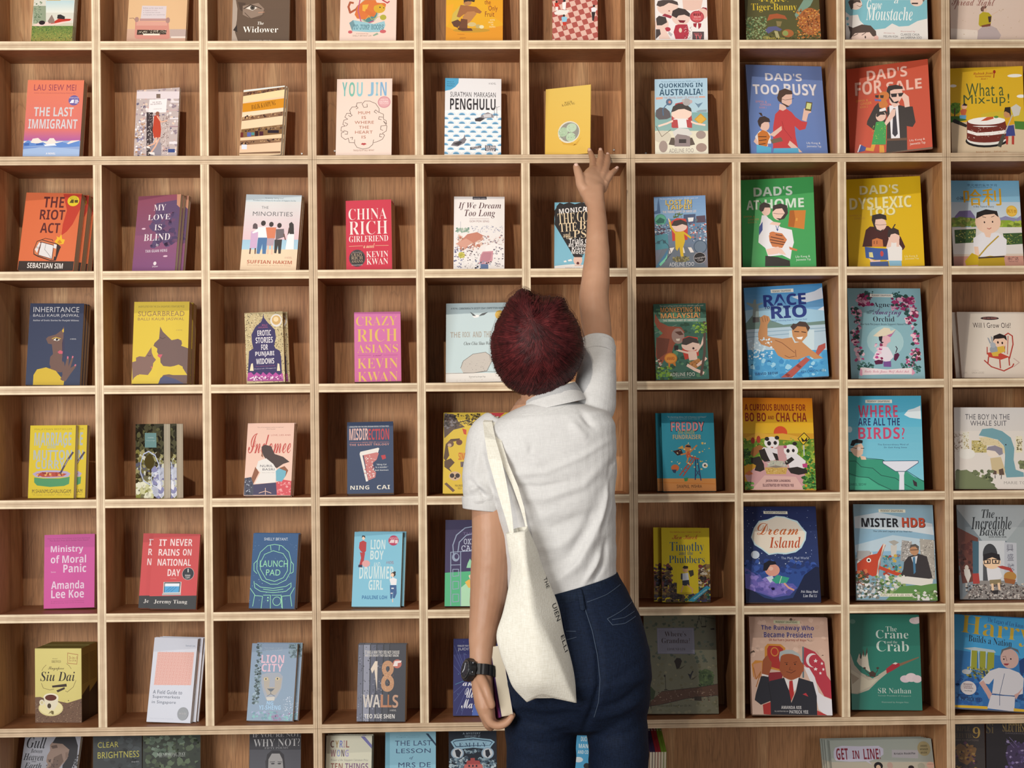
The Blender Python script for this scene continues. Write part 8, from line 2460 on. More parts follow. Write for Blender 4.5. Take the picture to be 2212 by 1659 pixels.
# raised hand
body.append(tube([(1.2092, -0.1900, 1.8911), (1.2050, -0.1720, 1.9154), (1.2020, -0.1520, 1.9358), (1.2079, -0.1300, 1.9566), (1.2173, -0.1050, 1.9759)],
  [(0.0213, .017), (0.0274, .0165), (0.0325, .0155), (0.0299, .014), (0.0245, .011)], n=22, ex=2.5))
FB = [([(1.2004, -0.1250, 1.9574), (1.2077, -0.0980, 1.9826), (1.2120, -0.0580, 2.0123), (1.2098, -0.0300, 2.0326), (1.2070, -0.0125, 2.0446)], [.0115, .0090, .0083, .0076, .0062]),
      ([(1.2148, -0.1250, 1.9596), (1.2245, -0.0980, 1.9836), (1.2314, -0.0550, 2.0138), (1.2339, -0.0280, 2.0340), (1.2338, -0.0125, 2.0445)], [.0115, .0092, .0086, .0078, .0064]),
      ([(1.2258, -0.1270, 1.9548), (1.2383, -0.1000, 1.9799), (1.2467, -0.0620, 2.0059), (1.2504, -0.0340, 2.0239), (1.2513, -0.0145, 2.0338)], [.011, .0086, .0080, .0073, .0060]),
      ([(1.2292, -0.1400, 1.9330), (1.2417, -0.1220, 1.9543), (1.2532, -0.1020, 1.9728), (1.2624, -0.0850, 1.9843), (1.2687, -0.0760, 1.9907)], [.0115, .0080, .0073, .0066, .0055]),
      ([(1.1934, -0.1650, 1.9186), (1.1795, -0.1600, 1.9370), (1.1748, -0.1480, 1.9586), (1.1716, -0.1380, 1.9744), (1.1676, -0.1300, 1.9878)], [.017, .0125, .0112, .0104, .0078])]
for p, r_ in FB: body.append(tube(p, r_, n=14))
for p, r_ in FB[:4]:      # knuckles and tendons on the back of the hand
    k = Vector(p[0])*.35+Vector(p[1])*.65; body.append(ell(k+Vector((0, -.0045, 0)), (.0072, .0072, .0085), 14))
    body.append(tube([k+Vector((0, -.0052, -.004)), (k+Vector((1.2080, -0.1760, 1.9105)))*.5+Vector((0, -.0128, 0)), Vector((1.2080, -0.1760, 1.9105))+Vector((0, -.0120, 0))], [.0042, .0040, .0036], n=10))
    for j in (2, 3): body.append(ell(Vector(p[j])+Vector((0, -.0012, 0)), (r_[j]+.0004, r_[j]+.0003, r_[j]*.9), 12))
# neck, head, face side towards the shelf
HC = Vector((1.0631, -0.5200, 1.5459))
body.append(tube([(1.0895, -0.4900, 1.3625), (1.0774, -0.5050, 1.4179), (1.0657, -0.5100, 1.4731)], [(.050, .050), (.048, .052), (.050, .054)], n=22))
body.append(ell(HC+Vector((0, .012, 0)), (.076, .094, .094)))
body.append(tube([HC+Vector((0, .06, -.03)), HC+Vector((0, .085, -.075))], [(.050, .03), (.032, .026)], n=18))
body.append(tube([HC+Vector((0, .100, .012)), HC+Vector((0, .120, -.018)), HC+Vector((0, .112, -.028))], [.008, .011, .012], n=12))
body.append(tube([HC+Vector((-.020, .104, -.055)), HC+Vector((0, .110, -.054)), HC+Vector((.020, .104, -.055))], [.005, .008, .005], n=10, ref=(0, 0, 1)))
for s in (-1, 1): body.append(ell(HC+Vector((s*.079, .012, -.012)), (.009, .018, .030), 14))
# trunk under the clothes, legs, feet
body.append(tube([(1.0890, -0.5000, 1.3474), (1.0980, -0.5000, 1.2265), (1.1071, -0.5000, 1.1055), (1.1213, -0.5000, 1.0045), (1.1354, -0.5000, 0.8833)], [(.105, .075), (.112, .080), (.098, .072), (.105, .08), (.13, .09)], n=26))
LEGS = ([(1.0643, -0.5100, 0.8554), (1.0611, -0.5100, 0.7247), (1.0603, -0.5050, 0.6241), (1.035, -.50, .47), (1.03, -.48, .26), (1.03, -.47, .08)], [(1.2202, -0.5100, 0.8534), (1.2271, -0.5100, 0.7224), (1.2297, -0.5050, 0.6216), (1.215, -.50, .47), (1.225, -.48, .26), (1.23, -.47, .08)])
for lg in LEGS:
    body.append(tube(lg, [.066, .062, .058, .045, .042, .030], n=20))
    f0 = Vector(lg[-1]); body.append(tube([f0+Vector((0, -.03, -.045)), f0+Vector((0, .06, -.052)), f0+Vector((.005, .15, -.060))], [(.032, .032), (.038, .024), (.034, .014)], n=16, ref=(0, 0, 1)))
def skdisp(c, n_):
    return noise.noise(c*60)*.0005+noise.noise(c*18)*.0008
bo = loc2(fuse('body', body, MSK, .0022, 4, skdisp))
MNAIL = plain('fingernail', (.72, .47, .38), .3, .5)
def nail(tip, prev, r, up):
    d = (Vector(tip)-Vector(prev)).normalized(); upv = Vector(up).normalized(); side = d.cross(upv).normalized(); upv = side.cross(d)
    vs, fs = [], []
    for i in range(7):
        for j in range(5):
            u = (j/4-.5)*1.5; v = i/6
            vs.append(Vector(tip)+d*((v-.75)*r*1.9)+side*math.sin(u)*r*.86+upv*(math.cos(u)*r*.98+.0001))
    for i in range(6):
        for j in range(4): fs.append((i*5+j, i*5+j+1, (i+1)*5+j+1, (i+1)*5+j))
    me = mesh('fingernail', vs, fs, MNAIL, smooth=True); md = me.modifiers.new('t', 'SOLIDIFY'); md.thickness = .0007; loc2(me)
for i, (p, r_) in enumerate(FB): nail(p[-1], p[-2], r_[-1]+.0008, (0, -1, .35) if i < 4 else (.15, -1, .3))
for s in (-1, 1):
    e = ell(HC+Vector((s*.032, .094, .012)), (.013, .013, .013), 16); loc2(mesh('eye', e[0], e[1], plain('eye_white', (.8, .78, .75), .2), smooth=True))
    e = ell(HC+Vector((s*.032, .1035, .012)), (.0055, .0045, .0055), 12); loc2(mesh('iris', e[0], e[1], plain('iris_brown', (.05, .025, .015), .2), smooth=True))

# shirt
def band(c, xl, xr, d, y=-.5, tilt=0):
    return (Vector(((xl+xr)/2, y, c)), Vector(((xr-xl)/2, 0, tilt)), Vector((0, d, 0)))
def rg(l, r, d, yc=None):
    a, b = Vector(l), Vector(r); c = (a+b)/2
    if yc is not None: c.y = yc
    h = (b-a)/2; h.y = 0
    return (c, h, Vector((0, d, 0)))
sh = [ringloft([rg((1.0353, -0.5000, 1.4163), (1.1220, -0.5000, 1.4257), .062, -.50), rg((1.0110, -0.5000, 1.4044), (1.1622, -0.5000, 1.4152), .075, -.505), rg((0.9706, -0.5000, 1.3806), (1.2125, -0.5000, 1.3967), .090, -.51), rg((0.9402, -0.5000, 1.3538), (1.2294, -0.5000, 1.3713), .098, -.51),
   rg((0.9318, -0.5000, 1.3136), (1.2321, -0.5000, 1.3310), .105, -.51), rg((0.9453, -0.5000, 1.2582), (1.2296, -0.5000, 1.2756), .110, -.51), rg((0.9648, -0.5000, 1.1875), (1.2269, -0.5000, 1.1949), .106, -.505), rg((0.9801, -0.5000, 1.0968), (1.2282, -0.5000, 1.1142), .103, -.50),
   rg((0.9876, -0.5000, 1.0363), (1.2299, -0.5000, 1.0789), .106, -.50), rg((0.9952, -0.5000, 0.9858), (1.2286, -0.5000, 1.0436), .108, -.50), rg((1.0030, -0.5000, 0.9606), (1.2234, -0.5000, 1.0215), .10, -.50)], 40, 2.3)]
sh.append(tube([(0.9835, -0.4950, 1.3634), (0.9601, -0.5000, 1.3385), (0.9496, -0.5050, 1.2884), (0.9431, -0.5100, 1.2284), (0.9418, -0.5100, 1.1933)], [0.0463, 0.0543, 0.0503, 0.0483, (0.0433, 0.0443)], n=26, cap=False))
sh.append(tube([(1.1395, -0.5000, 1.3570), (1.1791, -0.4850, 1.4072), (1.1940, -0.4500, 1.4688), (1.1976, -0.4150, 1.5162), (1.1991, -0.3950, 1.5450)], [0.0543, 0.0506, 0.0449, 0.0411, 0.0403], n=26, cap=False))
FOLD = [([(1.0874, -0.6100, 1.0332), (1.1416, -0.6100, 1.0785), (1.1914, -0.6100, 1.1709), (1.2197, -0.6100, 1.2782)], .016, .0060, 1), ([(1.0436, -0.6100, 1.0552), (1.1221, -0.6100, 1.0885), (1.1668, -0.6100, 1.1614), (1.1919, -0.6100, 1.2296)], .012, -.0035, 0), ([(0.9962, -0.6100, 1.2120), (1.0744, -0.6100, 1.2161), (1.1528, -0.6100, 1.2397), (1.2170, -0.6100, 1.3076)], .010, .0025, 0),
        ([(0.9918, -0.6100, 1.2657), (1.0748, -0.6100, 1.2698), (1.1534, -0.6100, 1.3033), (1.2124, -0.6100, 1.3369)], .007, .0022, 0), ([(0.9867, -0.6100, 1.2414), (1.0648, -0.6100, 1.2386), (1.1236, -0.6100, 1.2498)], .006, -.0022, 0), ([(1.0153, -0.6100, 1.1630), (1.0836, -0.6100, 1.1525), (1.1621, -0.6100, 1.1810)], .014, -.0030, 0),
        ([(1.0441, -0.6100, 1.1040), (1.1028, -0.6100, 1.1132), (1.1520, -0.6100, 1.1517)], .012, .0030, 0), ([(1.1530, -0.6100, 1.0324), (1.1758, -0.6100, 1.0683), (1.1908, -0.6100, 1.1024)], .006, .0040, 0), ([(1.1755, -0.6100, 1.0361), (1.1954, -0.6100, 1.0730), (1.2027, -0.6100, 1.1219)], .006, -.0035, 0),
        ([(1.1911, -0.6100, 1.1416), (1.2093, -0.6100, 1.2098), (1.2169, -0.6100, 1.2880)], .007, -.0035, 0), ([(1.0461, -0.6100, 1.3287), (1.0380, -0.6100, 1.3043)], .005, -.0015, 0), ([(1.1247, -0.6100, 1.3817), (1.1441, -0.6100, 1.3571), (1.1635, -0.6100, 1.3374)], .010, .0035, 0), ([(1.1493, -0.6100, 1.3961), (1.1783, -0.6100, 1.3617)], .007, -.0040, 0),
        ([(0.9105, -0.6100, 1.2275), (0.9331, -0.6100, 1.2419), (0.9670, -0.6100, 1.2172)], .007, .0045, 0), ([(0.9137, -0.6100, 1.2518), (0.9378, -0.6100, 1.2272), (0.9474, -0.6100, 1.2076)], .005, -.0045, 0), ([(0.9201, -0.6100, 1.2079), (0.9572, -0.6100, 1.2143)], .006, .003, 0), ([(1.0067, -0.6100, 1.2900), (1.0255, -0.6100, 1.2117), (1.0446, -0.6100, 1.1627)], .008, .0025, 0),
        ([(1.0170, -0.6100, 1.3582), (1.0361, -0.6100, 1.3044), (1.0749, -0.6100, 1.2796)], .010, .0020, 0), ([(0.9387, -0.6100, 1.3297), (0.9286, -0.6100, 1.2907), (0.9263, -0.6100, 1.2517)], .008, .0025, 0)]
def shdisp(c, n_):
    if abs(n_.y) < .05 and 0: return 0
    d = 0
    for pl, w_, a, kind in FOLD:
        pl2 = [(q[0], q[2]) for q in pl]
        if min(abs(c.x-q[0])+abs(c.z-q[1]) for q in pl2) > .16: continue
        q, sg, t = seg_d(c, pl2)
        if q > w_*3.2: continue
        e = math.sin(math.pi*min(max(t, .04), .96))**.6
        a *= 1.7
        if kind: d += a*e*(math.exp(-(q/w_)**2) if sg > 0 else math.exp(-(q/(w_*.35))**2))
        else: d += a*e*math.exp(-(q/w_)**2)
    d *= .4+.6*min(1, max(0, -n_.y*1.5+.3))
    k = Vector((c.x*9+c.z*5, c.y*9, c.z*22-c.x*8))
    d += noise.noise(k)*.0034+noise.noise(k*2.3+Vector((3, 1, 2)))*.0012
    return d
shirt = loc2(fuse('shirt', sh, MSH, .0032, 5, shdisp))
# collar band and sleeve cuffs
def hoop(name, rings, mat, th, n=48, ex=2.2):
    v, f_ = ringloft(rings, n, ex); f_ = f_[:-2]
    o = mesh(name, v, f_, mat, smooth=True); md = o.modifiers.new('s', 'SOLIDIFY'); md.thickness = th; md.offset = -1
    m3 = o.modifiers.new('b', 'SUBSURF'); m3.levels = 2; m3.render_levels = 2
    return loc2(o)
hoop('collar', [rg((1.0230, -0.5000, 1.3953), (1.1683, -0.5000, 1.4253), .080, -.507), rg((1.0262, -0.5000, 1.4104), (1.1584, -0.5000, 1.4415), .074, -.502), rg((1.0293, -0.5000, 1.4264), (1.1464, -0.5000, 1.4587), .068, -.497), rg((1.0304, -0.5000, 1.4314), (1.1425, -0.5000, 1.4638), .066, -.496)], MSH, .003)
def cuff(name, pts, rad, th):
    v, f_ = tube(pts, rad, n=40, cap=False); f_ = f_[:-2]
    o = mesh(name, v, f_, MSH, smooth=True); md = o.modifiers.new('s', 'SOLIDIFY'); md.thickness = th; md.offset = 1
    return loc2(o)
cuff('sleeve_cuff', [(1.1977, -0.4130, 1.5194), (1.1988, -0.3980, 1.5407), (1.1994, -0.3900, 1.5535)], [0.0407, 0.0398, 0.0383], .0025)
cuff('sleeve_cuff', [(0.9420, -0.5100, 1.2163), (0.9418, -0.5100, 1.1983), (0.9407, -0.5100, 1.1863)], [0.0478, 0.0468, 0.0448], .004)
# yoke seam
def cord(name, pts, r, mat, sub=6):
    v, f_ = tube(pts, [r]*len(pts), n=6, sub=sub); return loc2(mesh(name, v, f_, mat, smooth=True))

# jeans
jn = [ringloft([rg((0.9992, -0.5000, 0.9818), (1.2307, -0.5000, 1.0456), .110, -.50), rg((0.9929, -0.5000, 0.9557), (1.2536, -0.5000, 1.0080), .116, -.505), rg((0.9865, -0.5000, 0.9134), (1.2784, -0.5000, 0.9572), .126, -.515), rg((0.9820, -0.5000, 0.8651), (1.2980, -0.5000, 0.8863), .138, -.525),
   rg((0.9796, -0.5000, 0.8198), (1.3016, -0.5000, 0.8307), .142, -.53), rg((0.9792, -0.5000, 0.7745), (1.2971, -0.5000, 0.7752), .130, -.52), rg((0.9809, -0.5000, 0.7392), (1.2927, -0.5000, 0.7319), .108, -.51), rg((0.9888, -0.5000, 0.7189), (1.2854, -0.5000, 0.7148), .090, -.508), rg((1.0279, -0.5000, 0.7053), (1.2601, -0.5000, 0.7020), .050, -.505)], 44, 2.35)]
for lg, w0, w1 in ((LEGS[0], .079, .0745), (LEGS[1], .0665, .0655)):
    p = [Vector(q) for q in lg]
    jn.append(tube(p[:5]+[p[5]+Vector((0, 0, .01))], [(w0, .10), (w0, .098), (w1, .085), .062, .055, .048], n=28, cap=False))
JF = [([(1.0511, -0.6100, 0.7960), (0.9923, -0.6100, 0.7724), (0.9803, -0.6100, 0.7432)], .012, .004, 0), ([(1.1389, -0.6100, 0.7704), (1.0801, -0.6100, 0.7565), (1.0020, -0.6100, 0.7625)], .010, -.0035, 0), ([(1.1289, -0.6100, 0.7411), (1.0701, -0.6100, 0.7273), (0.9919, -0.6100, 0.7313)], .009, .003, 0), ([(1.1334, -0.6100, 0.7019), (1.0795, -0.6100, 0.6929), (1.0014, -0.6100, 0.7038)], .010, -.003, 0),
      ([(1.1683, -0.6100, 0.7699), (1.2273, -0.6100, 0.7887), (1.2845, -0.6100, 0.8271)], .009, -.004, 0), ([(1.1730, -0.6100, 0.7503), (1.2271, -0.6100, 0.7642), (1.2813, -0.6100, 0.7929)], .009, .0035, 0), ([(1.1609, -0.6100, 0.8190), (1.2179, -0.6100, 0.8378), (1.2672, -0.6100, 0.8666)], .010, -.0025, 0), ([(1.1775, -0.6100, 0.7013), (1.2364, -0.6100, 0.7102), (1.2818, -0.6100, 0.7390)], .011, -.003, 0),
      ([(1.1526, -0.6100, 0.9952), (1.1792, -0.6100, 0.8971), (1.1806, -0.6100, 0.8285), (1.1603, -0.6100, 0.7554), (1.1503, -0.6100, 0.7212)], .007, -.007, 0)]
def jdisp(c, n_):
    d = 0
    for pl, w_, a, kind in JF:
        pl2 = [(q[0], q[2]) for q in pl]
        q, sg, t = seg_d(c, pl2)
        if q > w_*3: continue
        d += a*math.sin(math.pi*min(max(t, .05), .95))**.5*math.exp(-(q/w_)**2)
    if n_.y > .2: d *= .3
    k = Vector((c.x*7, c.y*7, c.z*26+c.x*9))
    return d+noise.noise(k)*.0022+noise.noise(k*2.1)*.0009
jeans = loc2(fuse('jeans', jn, MJN, .0038, 14, jdisp))
hoop('waistband', [rg((0.9970, -0.5000, 0.9637), (1.2436, -0.5000, 1.0212), .1145, -.503), rg((0.9971, -0.5000, 0.9747), (1.2376, -0.5000, 1.0334), .1135, -.502), rg((0.9982, -0.5000, 0.9878), (1.2317, -0.5000, 1.0496), .1125, -.50)], MJD, .0035)
shoe = plain('shoe_canvas', (.35, .33, .3), .8)
for lg in LEGS:
    f0 = Vector(lg[-1]); q = fuse('shoe', [tube([f0+Vector((0, -.035, -.042)), f0+Vector((0, .05, -.044)), f0+Vector((.004, .165, -.055))], [(.040, .037), (.046, .034), (.040, .022)], n=20, ref=(0, 0, 1))], shoe, .004, 2); loc2(q)
def surf(px_pt, oy=.002, obs=None):
    # drop a point onto the back of the jeans (towards the viewer)
    p = Vector(px_pt); ok, l, n_, i = obs.ray_cast(Vector((p.x, -1.2, p.z)), Vector((0, 1, 0)))
    return l-Vector((0, oy, 0)) if ok else p
def along(pts, obs, oy, n=8):
    o = []
    for i in range(len(pts)-1):
        a, b = Vector(pts[i]), Vector(pts[i+1])
        for k in range(n): o.append(surf(a.lerp(b, k/n), oy, obs))
    o.append(surf(pts[-1], oy, obs)); return o
MTH = plain('dark_thread', (.05, .07, .11), .8); MTW = plain('white_thread', (.62, .62, .60), .9)
def stitch(name, pts, r, mat, obs=None, oy=.0006):
    P = along(pts, obs or jeans, oy); v, f_ = tube(P, [r]*len(P), n=6, sub=1); return loc2(mesh(name, v, f_, mat, smooth=True))
stitch('back_seam', [(1.1526, -0.6100, 0.9855), (1.1678, -0.6100, 0.9364), (1.1772, -0.6100, 0.8873), (1.1816, -0.6100, 0.8383), (1.1783, -0.6100, 0.7894), (1.1701, -0.6100, 0.7552)], .0009, MTH)
for pl in ([(1.2003, -0.6100, 0.9604), (1.2289, -0.6100, 0.9728), (1.2584, -0.6100, 0.9881)], [(1.2111, -0.6100, 0.9583), (1.2386, -0.6100, 0.9609), (1.2622, -0.6100, 0.9695)], [(1.2110, -0.6100, 0.9476), (1.2385, -0.6100, 0.9492), (1.2640, -0.6100, 0.9596)], [(1.2003, -0.6100, 0.9604), (1.2110, -0.6100, 0.9476)]):
    stitch('pocket_seam', pl, .0009, MTH)
stitch('pocket_seam', [(1.1130, -0.6100, 0.9370), (1.1326, -0.6100, 0.9368)], .0009, MTH); stitch('pocket_seam', [(1.1128, -0.6100, 0.9194), (1.1334, -0.6100, 0.9250)], .0009, MTH)
stitch('yoke_seam', [(1.1585, -0.6100, 0.9952), (1.1998, -0.6100, 1.0084), (1.2332, -0.6100, 1.0256)], .0008, MTH)
wb = [o for o in PERS.children if o.name.startswith('waistband')][0]
for cx in (1258,):
    a, b = ((1.1431, -0.6100, 1.0188), (1.1486, -0.6100, 0.9836)) if cx == 1258 else ((1.2080, -0.6100, 1.0504), (1.2136, -0.6100, 1.0239))
    P = [surf(Vector(a).lerp(Vector(b), k/6), .0045, jeans) for k in range(7)]
    v, f_ = tube(P, [(.0055, .0012)]*7, n=10, sub=1); loc2(mesh('belt_loop', v, f_, MJD, smooth=True))
stitch('shirt_seam', [(1.0251, -0.6100, 1.3923), (1.0711, -0.6100, 1.3939), (1.1103, -0.6100, 1.4062), (1.1447, -0.6100, 1.4275)], .0007, MTW, shirt, .0004)

# hair
def hair_mat(name, c1, c2, tone=0):
    m, nt, b = newmat(name); L = nt.links.new
    tc = N(nt, 'ShaderNodeTexCoord'); n = N(nt, 'ShaderNodeTexNoise'); n.inputs['Scale'].default_value = 70; n.inputs['Detail'].default_value = 4
    L(tc.outputs['Object'], n.inputs['Vector']); c = ramp(nt, [(.3, c1), (.7, c2)]); L(n.outputs['Fac'], c.inputs[0])
    va = N(nt, 'ShaderNodeVertexColor'); va.layer_name = 'tone'; mx = N(nt, 'ShaderNodeMix', data_type='RGBA', blend_type='MULTIPLY'); mx.inputs[0].default_value = 1 if tone else 0
    L(c.outputs[0], mx.inputs[6]); L(va.outputs[0], mx.inputs[7]); L(mx.outputs[2], b.inputs['Base Color'])
    b.inputs['Roughness'].default_value = .5; b.inputs['Specular IOR Level'].default_value = .18
    return m
MHR = hair_mat('dark_red_hair', (.030, .0038, .0048), (.078, .0100, .0110), 1)
MHB = hair_mat('hair_underlayer', (.018, .004, .006), (.04, .008, .010))
SIL = [(0, .098, .0), (20, .095, 0), (45, .098, 0), (62, .110, 0), (75, .108, 0), (84, .104, 0), (92, .107, 0), (105, .122, 0), (118, .118, 0), (135, .104, 0), (155, .099, 0), (180, .100, 0), (200, .103, 0), (220, .108, 0), (238, .112, 0), (255, .115, 0), (270, .115, 0), (290, .112, 0), (310, .104, 0), (335, .100, 0), (360, .098, 0)]
def silr(a):
    a = math.degrees(a) % 360
    for i in range(len(SIL)-1):
        if SIL[i][0] <= a <= SIL[i+1][0]:
            t = (a-SIL[i][0])/(SIL[i+1][0]-SIL[i][0]); t = t*t*(3-2*t); return SIL[i][1]*(1-t)+SIL[i+1][1]*t
HV = Vector((1.0621, -0.5200, 1.5459))
def hpt(al, be, k=1.0):
    # al: angle around the line of sight, be: 0 at the crown facing us, pi/2 on the outline
    r = silr(al)*k; s = math.sin(be); c = math.cos(be)
    part = .005*math.exp(-((al-math.pi*.45)/.16)**2)*s*(1 if c > 0 else .3)
    return HV+Vector((math.cos(al)*r*s, -.112*k*c+(.0 if c > 0 else 0), math.sin(al)*r*s))-Vector((math.cos(al), 0, math.sin(al)))*part
vs, fs = [], []; na, nb = 72, 30
for j in range(nb+1):
    be = .02+(math.pi*.60)*j/nb
    for i in range(na): vs.append(hpt(2*math.pi*i/na, be, .925))
for j in range(nb):
    for i in range(na): fs.append((j*na+i, j*na+(i+1) % na, (j+1)*na+(i+1) % na, (j+1)*na+i))
fs.append(tuple(range(na)))
hb = mesh('hair_underlayer', vs, fs, MHB, smooth=True); md = hb.modifiers.new('s', 'SOLIDIFY'); md.thickness = .004; md.offset = 1
HAIR = loc2(hb); HAIR.name = 'hair'
rg_ = random.Random(7)
# strands run from the whorl over the skull
W0 = (1.20, .44)           # whorl in (x,z) plane terms below
wh = Vector((1.0478, -0.6320, 1.5811))-Vector((HV.x, 0, HV.z)); wh.y = 0
hv, hf, htone = [], [], []; TONE = [1.0]
LOCK = [(rg_.uniform(0, 6.2832), rg_.uniform(-.016, .022), rg_.uniform(-.12, .12), rg_.uniform(.62, 1.35), rg_.uniform(.35, .68), rg_.uniform(0, .45)) for _ in range(170)]
def strand(pts, r0, r1):
    b = len(hv); n = len(pts); htone.append((TONE[0]*rg_.choice((.7, .85, 1.0, 1.15, 1.35)), 3*n))
    for i, p in enumerate(pts):
        t = (pts[min(i+1, n-1)]-pts[max(i-1, 0)]).normalized()
        out = (p-HV).normalized(); s = t.cross(out).normalized(); o2 = s.cross(t)
        w_ = (r0 if i < n*.6 else r0+(r1-r0)*(i/n-.6)/.4)*(1 if i else .5)
        for q in (s*w_, o2*w_*.45, -s*w_): hv.append(p+q)
    for i in range(n-1):
        for k in (0, 1): hf.append((b+i*3+k, b+i*3+k+1, b+(i+1)*3+k+1, b+(i+1)*3+k))
N_ST = 8500
for q in range(N_ST):
    # start near the whorl or parting, go outward; end angle along the outline
    la, lk, ls, lt, lb, l0 = rg_.choice(LOCK); TONE[0] = lt
    al1 = la+rg_.gauss(0, .075); be1 = math.pi*min(.68, max(.3, lb+rg_.gauss(0, .02)))
    if rg_.random() < .45: be1 = math.pi*rg_.uniform(.55, .68)
    t0 = max(0, l0+rg_.gauss(0, .05))
    k = 1.0+lk+rg_.uniform(-.010, .008)
    pts = []; nseg = 13
    ex, ez = math.cos(al1)*math.sin(be1), math.sin(al1)*math.sin(be1)
    sx, sz = wh.x/.1+rg_.gauss(0, .03), wh.z/.1+rg_.gauss(0, .03)
    swirl = (.22 if ex < 0 else -.16)*(1 if ez < .5 else .5)+ls
    for i in range(nseg+1):
        t = t0+(1-t0)*i/nseg
        x = sx+(ex-sx)*t; z = sz+(ez-sz)*t
        nx, nz = -(ez-sz), (ex-sx); b_ = math.sin(math.pi*min(t, 1))*swirl
        arch = math.sin(math.pi*t)*.28*(1 if abs(ex-sx) > .3 else .3)
        x += nx*b_; z += nz*b_+arch*.35
        rr = math.hypot(x, z); al = math.atan2(z, x)
        if be1 > math.pi/2: be = math.asin(min(1, rr*.93)) if t < .8 else math.asin(min(1, rr*.93))*(1-(t-.8)/.2)+be1*(t-.8)/.2
        else: be = math.asin(min(1, rr))
        lift = 1+.012*math.sin(q*.7+i*.5)+.012*noise.noise(Vector((al*5, be*2.2, 3)))*2
        pts.append(hpt(al, be, k*lift)+Vector((0, 0, -.0015*i/nseg)))
    strand(pts, rg_.uniform(.0005, .0012), .00015)
# loose flyaway hairs around the outline
for q in range(190):
    al = rg_.uniform(-.3, math.pi*1.15); k = rg_.uniform(1.0, 1.07); d = rg_.choice((-1, 1)); pts = []
    for i in range(10): pts.append(hpt(al+d*i*.05, math.pi*.5-.05*math.cos(q), k*(1-.010*abs(i-5)*.4)))
    strand(pts, .00028, .0001)
hs = mesh('hair_strands', hv, hf, MHR, smooth=True)
ta = hs.data.color_attributes.new('tone', 'FLOAT_COLOR', 'POINT'); tb_ = []
for t_, n_ in htone: tb_ += [t_, t_, t_, 1]*n_
ta.data.foreach_set('color', tb_)
hs.parent = PERS; hs.matrix_parent_inverse = Matrix.Translation((-1.10, .5, 0))
hs.parent = HAIR; hs.matrix_parent_inverse = Matrix.Identity(4)

